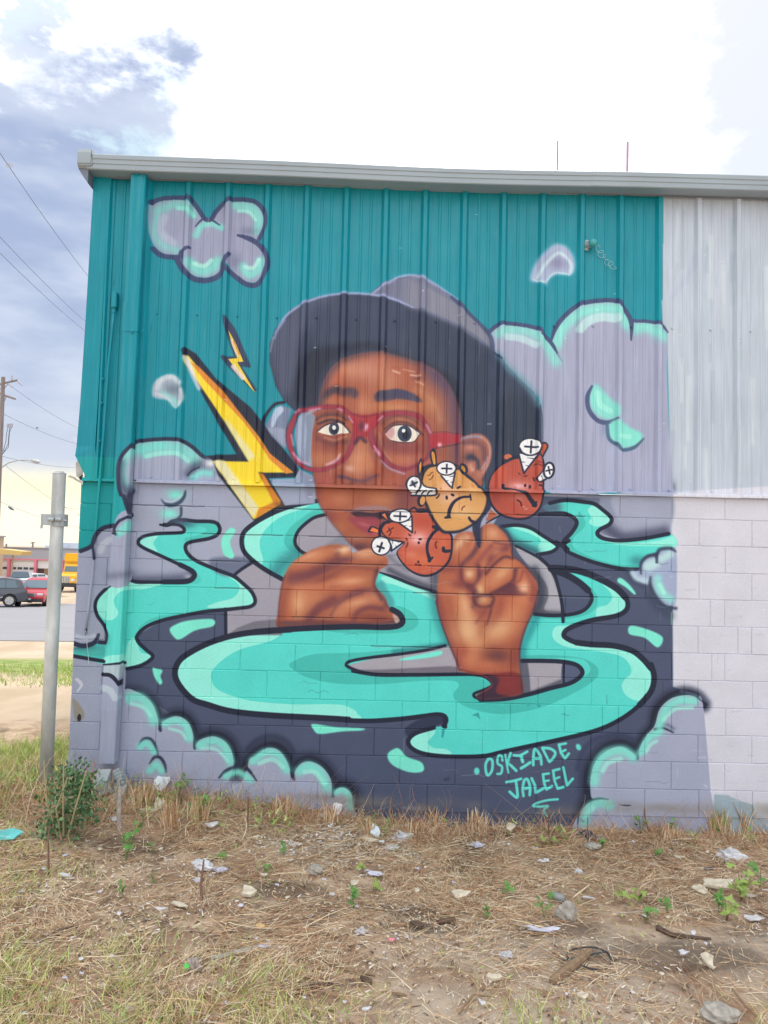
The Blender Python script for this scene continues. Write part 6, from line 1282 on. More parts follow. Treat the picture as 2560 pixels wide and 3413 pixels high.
for a in [(2400,2782,90,.22,.09,'wide dry tuft with green bases at the right foot of the wall',.25),(2482,2782,70,.25,.055,'taller dry tuft near the right edge of the picture',.2),(945,2738,60,.20,.08,'peaked dry tuft under the lilac puffs',0),(1105,2742,40,.15,.07,'dry tuft beside the white tile chip',0),(650,2735,60,.20,.10,'dense dry tuft right of the downspout weeds',.05),(560,2765,50,.22,.08,'dry stalk clump near the broken foam strips',.05),(470,2700,55,.22,.09,'dry tuft standing in front of the downspout elbow',.1),(330,2640,50,.18,.08,'dry tuft between shrub and downspout',.2),(1450,2752,50,.15,.10,'straw tuft at the dark wall left of the signature',0),(1590,2775,60,.17,.08,'golden upright straw tuft below the splash mark',0),(1385,2790,40,.14,.06,'short straw tuft in front of the dark wall middle',0),(1230,2790,26,.15,.03,'pale straw bundle behind the standing white shard',0),(2230,2800,46,.12,.07,'brown tuft right of the red stick',0),(160,2680,40,.20,.09,'dry twiggy tuft at the foot of the steel post',.3)]: tuft(*a)
def stick(name,pts,r,mt,label,cat_='stick',lift=.012,n=6,rs=None):
    W_=[at_g(*p_[:2]) for p_ in pts]; path=[(q[0],q[1],gz(q[0],q[1])+lift+(p_[2] if len(p_)>2 else 0)) for q,p_ in zip(W_,pts)]
    m=MB(); m.tube(path,rs or r,n); o=m.build(name,mt,smooth=False); tag(o,label,cat_); c=sum((Vector(p_) for p_ in path),Vector())/len(path); o.data.transform(Matrix.Translation(-c)); o.location=c; return o
M_bark=mat('dark_bark',(.13,.085,.06),.9,var=.4,scale=30,bump=.5,bscale=60); M_bark2=mat('brown_branch',(.30,.20,.12),.85,var=.3,scale=25,bump=.4); M_red=mat('red_brown_stem',(.17,.085,.055),.7); M_greyw=mat('grey_weathered_wood',(.50,.47,.43),.85,var=.35,scale=20,stretch=(1,1,1))
for a in [('branch',[(1839,3284),(1880,3255),(1920,3225),(1964,3188)],0,M_bark2,'thick brown branch lying across the black cable loop','branch',.02,8,[.016,.022,.021,.018]),
 ('stick',[(705,3206),(800,3184),(900,3158)],0,M_greyw,'long pale weathered stick pointing to the grass patch','stick',.012,5,[.008,.013,.012]),
 ('stick',[(135,3136),(170,3130),(210,3112),(262,3098)],0,M_bark,'dark bark stick with a pale broken end on the left','stick',.012,6,[.007,.012,.013,.009]),
 ('stick',[(990,3304),(1050,3294),(1110,3286)],0,M_bark,'short straight dark stick near the lower middle','stick',.01,6,[.007,.009,.008]),
 ('bark_chunk',[(1200,3270),(1222,3280),(1240,3286)],0,M_bark,'chunk of dark bark below the pink scrap','bark',.015,6,[.010,.016,.012]),
 ('stick',[(1305,3318),(1335,3322),(1358,3328)],0,M_bark2,'thin short stick right of the dark bark chunk','stick',.01,5,[.006,.007,.004]),
 ('branch',[(1455,3084),(1480,3080),(1515,3074)],0,M_bark,'dark cut branch on the soil in the middle','branch',.014,7,[.012,.015,.013]),
 ('branch',[(2190,3100),(2240,3124),(2300,3134),(2370,3138)],0,M_bark,'dark crooked root lying on the right','branch',.012,6,[.016,.012,.010,.006]),
 ('twig',[(672,3012,0),(668,2990,.07),(676,2962,.16)],0,M_red,'curved red brown twig sticking up on the left','twig',.0,6,[.008,.007,.004]),
 ('red_stick',[(2166,2786,0),(2150,2770,.10),(2142,2760,.23)],0,M_red,'straight red stick leaning on the right lilac puff','stick',.0,6,[.006,.005,.004]),
 ('twig',[(1960,2830,0),(1958,2830,.22)],0,M_red,'thin dark stalk standing in front of the small right puff','twig',.0,5,[.004,.003]),
 ('twig',[(1828,2800,0),(1828,2800,.18)],0,M_red,'dark stalk standing below the signature squiggle','twig',.0,5,[.006,.004]),
 ('twig',[(826,2755,0),(824,2755,.20)],0,M_red,'dark red stalk in front of the lilac wall','twig',.0,5,[.005,.004]),
 ('twig',[(1390,2830,0),(1390,2828,.13)],0,M_red,'thin stalk rising right of the crumpled plastic','twig',.0,5,[.004,.003]),
 ('twig',[(162,2925,0),(156,2905,.16),(158,2890,.24)],0,M_red,'pair high thin stalk left of the white scraps near the shrub','twig',.0,5,[.006,.005,.003]),
 ('stump',[(398,2770,0),(393,2765,.12),(395,2760,.26)],0,M_greyw,'grey cut stump of a stem right of the shrub','stump',.0,7,[.016,.014,.012]),
 ('twig',[(2440,3320),(2480,3370),(2520,3413)],0,M_bark2,'long bent twig at the lower right corner','twig',.03,5,[.005,.006,.005]),
 ('twig',[(1530,3400),(1580,3330),(1650,3340)],0,M_bark2,'crooked brown twig at the bottom right of the middle','twig',.02,5,[.005,.005,.003]),
 ('stick',[(1060,3205),(1150,3240),(1250,3262)],0,M_bark2,'long thin stick running to the dark bark chunk','stick',.012,5,[.005,.007,.005]),
 ('stick',[(2055,3052),(2110,3050),(2160,3046)],0,M_greyw,'thin white stick below the broad leaved weeds','stick',.012,5,[.004,.006,.005]),
 ('stick',[(1965,2958),(1930,2985),(1912,3000)],0,M_st[1],'pale split stalk above the round rock','stick',.015,5,[.004,.006,.005])]:
    stick(a[0],a[1],a[2],a[3],a[4],a[5],a[6],a[7],a[8])
# cable loop
cc=at_g(1964,3202); pth=[]
for i in range(46):
    a=2*math.pi*i/42; r=.105+.004*math.sin(3*a); pth.append((cc[0]+r*math.cos(a)*1.0,cc[1]+r*.95*math.sin(a),gz(cc[0],cc[1])+.012+.006*math.sin(2*a)+(.004 if i>41 else 0)))
tl=at_g(1862,3215); pth.append((tl[0],tl[1],gz(tl[0],tl[1])+.012))
m=MB(); m.tube(pth,.0042,6); o=m.build('cable_loop',mat('black_cable',(.04,.045,.055),.45),smooth=True); tag(o,'loop of thin black cable lying under the brown branch','cable')
# ---------------------------------------------------------------- litter and stones
M_lit=dict(white=mat('white_paper',(.66,.66,.69),.7,var=.25,scale=20),cream=mat('cream_foam',(.66,.59,.46),.8,var=.25,scale=20),lilac=mat('lilac_paper',(.62,.62,.74),.7,var=.22,scale=15),clear=mat('cloudy_plastic',(.72,.72,.74),.3,alpha=.75,var=.2,scale=25),teal=mat('teal_paint_skin',(.10,.52,.52),.45,var=.2),orange=mat('yellowed_foam',(.75,.50,.22),.8,var=.3),black=mat('black_plastic',(.03,.035,.07),.3),pink=mat('pink_plastic',(.75,.25,.30),.5),blue=mat('pale_blue_shard',(.62,.74,.80),.5),green=mat('green_cap',(.05,.55,.08),.4),brown=mat('brown_clear_plastic',(.45,.38,.34),.25,alpha=.8),rock=mat('stone',(.42,.39,.34),.9,var=.35,scale=25,bump=.8,bscale=40),grey=mat('grey_plastic',(.30,.32,.31),.4,var=.2))
def place(o,c,lift=0,label=None,cat_=None,group=None,rz=None):
    o.location=(c[0],c[1],gz(c[0],c[1])+lift); o.rotation_euler[2]=random.uniform(0,6.28) if rz is None else rz; tag(o,label,cat_,group); return o
def shard(px,py,w,label,mt,n=7,asp=.6,tilt=.25,th=.006,name='paint_chip',cat_='chip',rz=None,group=None):
    c=at_g(px,py); k=np.linalg.norm(c-CAMV)/FPX; w=w*k
    pts=[]
    n+=2
    for i in range(n):
        a=2*math.pi*i/n+random.uniform(-.25,.25); r=w/2*random.uniform(.50,1.05); pts.append((r*math.cos(a),r*asp*math.sin(a)))
    m=MB(); nn=len(pts); top=[(x,y,th/2+tilt*y+abs(x)*.12+random.uniform(-.003,.003)) for x,y in pts]; bot=[(x*.96,y*.96,z-th) for x,y,z in top]
    vs=[(0,0,th/2)]+top+[(0,0,-th/2)]+bot
    fs=[(0,1+i,1+(i+1)%nn) for i in range(nn)]+[(nn+1,nn+2+(i+1)%nn,nn+2+i) for i in range(nn)]+[(1+i,nn+2+i,nn+2+(i+1)%nn,1+(i+1)%nn) for i in range(nn)]
    m.add(vs,fs); o=m.build(name,mt); return place(o,c,.018+abs(tilt)*w*asp*.4,label,cat_,group,random.uniform(-.5,.5) if rz is None else rz)
def crumple(px,py,w,label,mt,h=.4,name='crumpled_paper',cat_='litter',sub=2,amp=.35,asp=.7,rz=None):
    c=at_g(px,py); k=np.linalg.norm(c-CAMV)/FPX; w=w*k
    bm=bmesh.new(); bmesh.ops.create_icosphere(bm,subdivisions=sub+1,radius=1)
    for v in bm.verts:
        d_=v.co.normalized(); r=1+amp*(math.sin(d_.x*5.1+px)*math.cos(d_.y*4.3+py)+.6*math.sin(d_.z*9+d_.x*7))+random.uniform(-amp,amp)*.45; v.co=Vector((d_.x*r*w/2,d_.y*r*w/2*asp,max(-.15,d_.z)*r*w/2*h))
    me=bpy.data.meshes.new(name); bm.to_mesh(me); bm.free(); me.materials.append(mt); o=bpy.data.objects.new(name,me); col.objects.link(o)
    return place(o,c,.012,label,cat_,None,random.uniform(-.4,.4) if rz is None else rz)
def rock(px,py,w,label,h=.7):
    c=at_g(px,py); k=np.linalg.norm(c-CAMV)/FPX; w=w*k
    bm=bmesh.new(); bmesh.ops.create_icosphere(bm,subdivisions=3,radius=1)
    for v in bm.verts:
        d_=v.co.normalized(); r=.9+.14*math.sin(d_.x*3+px)+.10*math.cos(d_.y*4.4+py)+.07*math.sin(d_.z*8+d_.x*6); v.co=Vector((d_.x*r*w/2,d_.y*r*w/2*.8,d_.z*r*w/2*h))
    me=bpy.data.meshes.new('rock'); bm.to_mesh(me); bm.free(); me.materials.append(M_lit['rock']); o=bpy.data.objects.new('rock',me); col.objects.link(o)
    return place(o,c,w*.2,label,'rock',None,0)
T=M_lit
shard(28,2806,84,'teal flake of peeled paint at the left edge',T['teal'],8,.55,.5,.008,rz=.5); shard(705,2766,46,'folded white chip near the wall under the smallest lilac puffs',T['white'],6,.6,.4,name='paper_scrap',cat_='paper')
crumple(678,2896,66,'largest crumpled white paper ball on the left half',T['white'],.5); crumple(734,2908,38,'small white scrap just right of the largest crumpled paper',T['lilac'],.3)
shard(659,2948,36,'pinkish white chip behind the curved red twig',T['lilac']); shard(830,2992,62,'cream foam piece with a notch left of the dark soil hollow',T['cream'],6,.8,.3,.014,'foam_piece','foam'); shard(602,3030,60,'flat cream flake in the straw on the left',T['cream'],8,.4,.1)
shard(537,3042,38,'small flat white flake on the left ground',T['white'],6,.4,.2); shard(864,3104,34,'yellow brown chip left of the middle',T['orange'],6,.5,.3); shard(217,2932,40,'thin white flake below the shrub',T['white'],6,.35,.2); shard(147,2910,18,'tiny white flake left of the flake below the shrub',T['white'],6,.6,.2)
crumple(645,3236,44,'torn translucent brown plastic in the grass edge',T['brown'],1.1,'plastic_scrap','plastic',2,.3,.6); m=MB(); m.tube([(0,0,0),(0,0,.012)],.014,12); o=m.build('green_lid',T['green']); place(o,at_g(621,3238),.012,'bright green bottle cap by the torn brown plastic','lid'); o.rotation_euler=(.6,.2,0)
shard(1122,2728,44,'white chip leaning at the wall foot where lilac meets dark',T['white'],6,.9,.9,.006,'tile_chip'); shard(1085,2735,40,'cream curled flake beside the white leaning chip',T['cream'],6,.5,.6); shard(1251,2796,40,'pale blue shard standing upright in the straw',T['blue'],7,.8,1.2,.008,'standing_shard','shard',rz=.2)
shard(1232,2812,66,'long cream flake in front of the standing shard',T['cream'],7,.35,.2); crumple(1341,2800,62,'crumpled clear plastic right of the standing shard',T['clear'],.5,'plastic_scrap','plastic'); crumple(1297,2834,50,'flat clear plastic below the standing shard',T['clear'],.25,'plastic_scrap','plastic'); shard(1272,2816,22,'small blue white chip by the cream flake',T['blue'],6,.6,.3)
crumple(1430,2740,40,'pale crumple of film against the dark wall foot',T['clear'],.6,'plastic_scrap','plastic'); crumple(1592,2824,34,'small lilac white wad left of the black bag',T['lilac'],.5); shard(1700,2775,34,'cream curled flake below the signature',T['cream'],6,.8,.8)
rock(1053,2912,46,'mossy grey stone in the middle ground',.8); rock(1885,3066,66,'upright brown grey rock above the torn lilac paper',1.15); rock(2403,3412,110,'big grey stone cut by the lower edge',.5); rock(1975,2834,60,'flat pale stone half buried below the black bag',.3)
shard(1251,2928,62,'flat white plastic scrap in the middle',T['lilac'],9,.4,.15,.004,'plastic_scrap','plastic'); shard(1533,2998,68,'largest cream chip in the middle of the ground',T['cream'],6,.6,.35,.012,'foam_piece','foam'); shard(1390,2986,24,'square cream chip left of the largest cream chip',T['cream'],4,.9,.5,.01,'foam_piece','foam'); shard(877,2930,28,'cream flake beside the dark hollow',T['cream'],6,.7,.3)
shard(1180,2958,36,'cream flake left of the middle weeds',T['cream'],6,.6,.3); shard(1108,2994,26,'white flake above the middle weed',T['white'],6,.5,.3); shard(1392,3098,66,'dark flat bark slab left of the cut branch',M_bark,7,.4,.15,.012,'bark_slab','bark'); crumple(1203,3117,32,'small clear plastic wad in the lower middle',T['clear'],.7,'plastic_scrap','plastic')
shard(1306,3150,28,'small pink plastic scrap',T['pink'],6,.4,.3,.004,'plastic_scrap','plastic'); shard(877,3172,50,'grey white shard at the end of the long pale stick',T['lilac'],5,.3,.2); shard(1219,3380,36,'white flake at the bottom middle',T['white'],4,.45,.2); shard(1647,3278,46,'cream wedge on the pale hard ground',T['cream'],5,.5,.4,.01); shard(1607,3360,36,'white flake near the bottom twig',T['white'],6,.5,.3); crumple(1685,3192,38,'clear wad on the pale hard ground',T['clear'],.4,'plastic_scrap','plastic')
o=crumple(1960,2796,52,'shiny black and white plastic bag at the right foot of the wall',T['black'],.6,'plastic_bag','plastic bag'); crumple(2003,2800,30,'white end of film right of the black bag',T['white'],.6,'plastic_scrap','plastic')
shard(1812,2880,50,'white torn paper strip right of the middle',T['white'],9,.4,.2,.004,'paper_scrap','paper'); crumple(1928,2916,26,'small white wad at the tip of the pale split stalk',T['white'],.8); crumple(2436,2862,70,'white and grey plastic bag scrap on the right',T['white'],.55,'plastic_bag','plastic bag'); shard(2365,2908,52,'black strip of plastic on dark soil at the right',T['black'],6,.25,.2,.006,'plastic_scrap','plastic')
shard(2395,2966,130,'large cream board fragment among the right weeds',T['cream'],9,.42,.25,.014,'board_piece','board'); shard(2335,2982,50,'smaller cream flake at the left end of the board fragment',T['cream'],6,.8,.3); shard(2505,3000,50,'cream flake right of the tallest weed',T['cream'],6,.4,.2); shard(2262,2868,40,'cream flake left of the white bag scrap',T['cream'],6,.4,.2)
m=MB(); m.tube([(-.035,0,0),(-.03,0,0),(.02,0,0),(.045,0,0)],[.012,.022,.024,.018],12); o=m.build('bottle_scrap',T['grey'],smooth=True); place(o,at_g(1858,3008),.03,'dull grey plastic bottle scrap behind the upright rock','plastic bottle',None,-.7)
shard(1800,3112,118,'long torn lilac paper on dark soil',T['lilac'],13,.22,.12,.004,'torn_paper','paper',rz=-.15); shard(2514,3078,66,'cloudy plastic sheet scrap at the right edge',T['clear'],9,.5,.2,.004,'plastic_scrap','plastic'); shard(2360,3230,46,'white rounded chip on dark soil lower right',T['cream'],6,.8,.7,.012); shard(1942,3336,46,'cream flake below the brown branch',T['cream'],6,.5,.3)
shard(2278,3192,34,'pair of white crumbs right of the cable loop',T['white'],6,.6,.3); shard(2310,3124,20,'white crumb below the crooked root',T['white'],6,.8,.3); shard(1960,3005,46,'thin white strip right of the bottle scrap',T['white'],4,.2,.2); shard(540,2640,52,'bent pale blue sheet leaning on the dry stalks at the wall',T['blue'],6,.9,1.2,.006,'bent_sheet','sheet',rz=.1)
shard(440,2680,40,'cream foam crumb strip beside the downspout foot',T['cream'],7,.5,.6,.012,'foam_piece','foam'); shard(505,2712,74,'long cream foam strip lying by the wall',T['cream'],8,.3,.3,.014,'foam_piece','foam'); shard(528,2700,44,'cream foam wedge standing by the long strip',T['cream'],6,.8,.9,.014,'foam_piece','foam'); shard(378,2742,34,'white flake at the foot of the cut stump',T['white'],6,.6,.3); shard(583,2754,30,'white chip in front of the cream foam strip',T['white'],6,.8,.5)
for i in range(90):
    px,py=random.uniform(0,2560),random.uniform(2760,3400); o=shard(px,py,random.uniform(8,20),'tiny pale flake of paint or foam scattered in the straw',random.choice([T['white'],T['cream'],T['cream'],T['lilac']]),5,.6,.3,.003,name='tiny_flake',cat_='flake',group='tiny flakes scattered over the ground')
# ---------------------------------------------------------------- utility pole, lamp, wires
UY=44.0
def U(px,py,Y=UY): return Vector(at_y(px,py,Y))
M_pole=mat('grey_timber_pole',(.30,.25,.23),.9,var=.3,scale=2,stretch=(6,6,.5)); M_ins=mat('insulator',(.45,.44,.50),.4); M_cable=mat('cable_grey',(.16,.18,.24),.7); M_lampm=mat('lamp_metal',(.50,.50,.48),.5,.2)
pb0=U(-18,1960); up=empty('utility_pole',(pb0.x,UY,gz(pb0.x,UY)),label='grey timber utility pole with two crossarms at the far left',cat='utility pole')
px_=U(11,1257); m=MB(); m.tube([(pb0.x-.0,UY,gz(pb0.x,UY)-.3),(px_.x,UY,px_.z)],[.20,.13],12); Q(m.build('pole',M_pole,up),up)
a,b_=U(-45,1290),U(58,1267); m=MB(); m.tube([a,b_],.075,4); Q(m.build('crossarm',M_pole,up),up)
a,b_=U(-30,1302),U(52,1330); m=MB(); m.tube([a,b_],.07,4); Q(m.build('crossarm',M_pole,up),up)
for p0,p1 in (((11,1300),(30,1275)),((8,1350),(22,1320)),((8,1300),(-10,1290))): m=MB(); m.tube([U(*p0),U(*p1)],.025,5); Q(m.build('brace',M_pole,up),up)
for p0,p1 in (((40,1268),(40,1252)),((60,1270),(66,1278)),((66,1276),(74,1284)),((28,1278),(36,1286)),((36,1286),(42,1290)),((-20,1285),(-20,1272))): m=MB(); m.tube([U(*p0),U(*p1)],.06,6); Q(m.build('insulator',M_ins,up),up)
for p in ([(28,1420),(22,1445),(20,1470),(10,1505)],[(34,1420),(30,1445),(27,1480),(8,1515)],[(40,1420),(32,1440),(28,1490),(5,1518)]): m=MB(); m.tube([U(*q) for q in p],.022,4); Q(m.build('drop_cable',M_cable,up),up)
for p in ((25,1424),(32,1424),(38,1424)): m=MB(); m.tube([U(*p),U(p[0]+3,p[1]-12)],.07,6); Q(m.build('terminal',M_ins,up),up)
lp=U(0,1566); sl_=empty('street_lamp',(lp.x,UY-.1,lp.z),label='curved arm street lamp reaching out from the utility pole',cat='street lamp')
m=MB(); m.tube([U(0,1570),U(8,1556),U(30,1542),U(60,1534),U(90,1533),U(108,1537)],.045,6); Q(m.build('arm',M_lampm,sl_),sl_)
m=MB(); m.tube([U(104,1535),U(112,1536),U(125,1539),U(134,1542)],[.05,.12,.13,.04],8); Q(m.build('lamp_head',M_lampm,sl_,smooth=True),sl_)
def wire(p0,p1,Y0,Y1,sagm,r,label,cat_='wire'):
    a=Vector(at_y(*p0,Y0)); b_=Vector(at_y(*p1,Y1)); path=[a.lerp(b_,t)-Vector((0,0,sagm*4*t*(1-t))) for t in np.linspace(0,1,24)]
    m=MB(); m.tube(path,r,4,caps=False); c=a.lerp(b_,.5); o=m.build('overhead_wire',M_cable); o.data.transform(Matrix.Translation(-c)); o.location=c; tag(o,label,cat_); return o
wire((-120,330),(300,928),10,24,.12,.010,'highest thick overhead wire with a small ring, left of the eave')
wire((-120,660),(292,1078),10,24,.10,.009,'middle overhead wire left of the wall above the pole')
wire((-120,722),(292,1110),10,24,.10,.009,'overhead wire just below the middle one')
q=at_y(28,550,11.6); m=MB(); 
for k_ in range(2):
    pth=[(q[0]+.05*math.cos(a)+k_*.06,q[1],q[2]+.045*math.sin(a)) for a in np.linspace(0,6.28,14)]; m.tube(pth,.008,4)
o=m.build('wire_ring',M_ins); tag(o,'small pale ring spacer hanging on the highest overhead wire','wire ring')
for p0,p1,l in (((40,1289),(290,1440),'thin wire running down right from the upper crossarm'),((14,1381),(290,1487),'thin wire with a splice running right from the pole'),((4,1520),(290,1558),'nearly level thin wire above the street lamp'),((20,1553),(290,1730),'faint steep wire running down behind the steel post'),((-10,1668),(290,1762),'bundled cable sagging just above the yellow horizon'),((190,1745),(290,1690),'faint wire rising right behind the steel post'),((190,1680),(290,1690),'faint level wire right of the steel post')):
    wire(p0,p1,UY,UY+22,.25,.016,l)
m=MB(); a=U(123,1426); m.tube([U(121,1425),U(127,1427)],.05,5); o=m.build('wire_splice',M_cable); tag(o,'dark splice on the thin wire right of the pole','splice')
m=MB(); m.tube([U(28,1688),U(36,1694),U(46,1700)],[.05,.10,.05],6); o=m.build('cable_closure',M_cable); tag(o,'dark cable closure on the bundled cable','cable closure')
# distant small poles
for px,y0,y1,l in ((109,1806,1830,'tiny distant utility pole above the garage roof'),(21,1812,1830,'tiny distant pole left above the garage roof')):
    Y=170; e=empty('utility_pole',tuple(at_y(px,y1+30,Y)),label=l,cat='utility pole'); m=MB(); m.tube([at_y(px,y1+30,Y),at_y(px,y0,Y)],.22,5); Q(m.build('pole',M_pole,e),e)
    if px>100:
        m=MB(); m.tube([at_y(px-9,y0+4,Y),at_y(px+9,y0+2,Y)],.10,4); Q(m.build('crossarm',M_pole,e),e)
# ---------------------------------------------------------------- garage across the road
GY=90.0; G=lambda px,py,Y=GY: Vector(at_y(px,py,Y))
M_fas=mat('grey_fascia',(.36,.37,.42),.7,var=.05); M_pink=mat('pink_trim',(.72,.22,.30),.6); M_door=mat('white_door',(.74,.76,.78),.6,var=.05); M_glass=mat('dark_glass',(.06,.07,.10),.15); M_in=mat('garage_interior_shade',(.07,.05,.05),.9)
gb=G(0,1944); zg=-3.3; g=empty('garage_building',(gb.x,GY,zg),label='long grey garage with pink trim and white roll up doors across the road',cat='building')
zt,zf=G(150,1829).z,G(150,1864).z; gx0,gx1=gb.x-26,gb.x+34
m=MB(); m.box(((gx0+gx1)/2,GY+9,(zg+zt)/2-.05),(gx1-gx0-.4,17,zt-zg-.1)); Q(m.build('wall',M_door,g),g)
m=MB(); m.box(((gx0+gx1)/2,GY+.1,(zt+zf)/2),(gx1-gx0,.5,zt-zf)); Q(m.build('fascia',M_fas,g),g)
m=MB(); m.box(((gx0+gx1)/2,GY+.1,zt+.05),(gx1-gx0+.3,.7,.16)); Q(m.build('coping',mat('coping_dark',(.25,.25,.30),.6),g),g)
m=MB(); m.box(((gx0+gx1)/2,GY+.05,zf-.06),(gx1-gx0,.45,.14)); Q(m.build('lintel_trim',M_pink,g),g)
cols=[30,119]; sp=G(119,1900).x-G(30,1900).x; xs=[G(30,1900).x+sp*k for k in range(-4,7)]
for x in xs: m=MB(); m.box((x,GY+.0,(zg+zf)/2),(.30,.5,zf-zg-.1)); Q(m.build('column',M_pink,g),g)
wz0,wz1=G(60,1898).z,G(60,1890).z
for i,(a,b_) in enumerate(zip(xs[:-1],xs[1:])):
    raised=(i==5); zlo=(wz1-.1 if raised else zg); c=(a+b_)/2; w=b_-a-.34
    if raised: m=MB(); m.box((c,GY+.22,(zg+wz1)/2),(w,.02,wz1-zg)); Q(m.build('open_bay_shade',M_in,g),g); m=MB(); m.box((c-.2,GY+.18,zg+1.25),(1.0,.02,2.1)); Q(m.build('inner_panel',M_bark2,g),g)  # dark sheet across the bay, the interior's shade put into its colour
    m=MB(); m.box((c,GY+.16,(zlo+zf-.14)/2),(w,.06,zf-.14-zlo)); d=m.build('roll_up_door',M_door,g); Q(d,g)
    if not raised:
        for k in range(4):
            wx=a+.17+w*(k+.5)/4; dz=.9 if i==3 else 0
            m=MB(); m.box((wx,GY+.12,(wz0+wz1)/2),(w/4-.16,.03,wz1-wz0)); o=m.build('window',M_glass,d); o.location=(0,0,0)
        for zz in np.arange(zg+.6,zf-.3,.55): m=MB(); m.box((c,GY+.125,zz),(w,.02,.02)); o=m.build('door_seam',M_fas,d)
M_hv=mat('rooftop_unit',(.45,.50,.58),.6)
a,b_=G(214,1829,94),G(276,1812,94); m=MB(); m.box(((a.x+b_.x)/2,94,(zt+b_.z)/2),(b_.x-a.x,3,b_.z-zt+.1)); m.box((a.x+.75,92.45,(zt+b_.z)/2+.05),(.9,.08,.4)); Q(m.build('rooftop_unit',M_hv,g),g)
a=G(158,1829,93); m=MB(); m.tube([(a.x,93,zt),(a.x,93,zt+.25),(a.x,93,zt+.28),(a.x,93,zt+.45)],[.25,.25,.42,.30],10); Q(m.build('roof_vent',M_hv,g),g)
# canopy and beige building at the left
M_can=mat('yellow_canopy',(.62,.44,.16),.6,var=.1); M_beige=mat('beige_wall',(.55,.42,.30),.8,var=.1)
KY=72.0; K_=lambda px,py,Y=KY: Vector(at_y(px,py,Y)); b0=K_(-30,1960); cz_=gz(b0.x,KY)
cp_=empty('canopy',(b0.x,KY,cz_),label='flat yellow forecourt canopy on a thin post at the left edge',cat='canopy')
tl_,tr,br,bl=K_(-160,1812),K_(52,1827),K_(54,1836),K_(-160,1836)
a=K_(-260,1826); b_=K_(97,1838); m=MB(); vs=[K_(-260,1822),K_(0,1829),K_(76,1838),K_(68,1851),K_(0,1847),K_(-260,1841)]; m.add([tuple(v) for v in vs]+[(v.x,KY+2.2,v.z) for v in vs],[tuple(range(6)),tuple(range(6,12))]+[(i,(i+1)%6,6+(i+1)%6,6+i) for i in range(6)]); Q(m.build('roof_slab',M_can,cp_),cp_)
a,b_=K_(43,1850,KY+1),K_(39,1925,KY+1); m=MB(); m.tube([(a.x,KY+1,a.z),(a.x,KY+1,cz_)],.09,8); Q(m.build('post',mat('canopy_post',(.40,.30,.22),.7),cp_),cp_)
a=K_(-140,1850,KY+1); m=MB(); m.tube([(a.x,KY+1,a.z),(a.x,KY+1,cz_)],.09,8); Q(m.build('post',M_can,cp_),cp_)
BY=84.; a=Vector(at_y(-260,1900,BY)); b_=Vector(at_y(-8,1789,BY)); bb=empty('beige_building',((a.x+b_.x)/2,BY,-3),label='plain beige building behind the yellow canopy at the left edge',cat='building')
m=MB(); m.box(((a.x+b_.x)/2,BY+.8,(b_.z-3.2)/2),(b_.x-a.x,1.6,b_.z+3.2)); Q(m.build('wall',M_beige,bb),bb); m=MB(); m.box(((a.x+b_.x)/2,BY+.8,b_.z+.08),(b_.x-a.x+.3,1.9,.16)); Q(m.build('coping',M_fas,bb),bb)
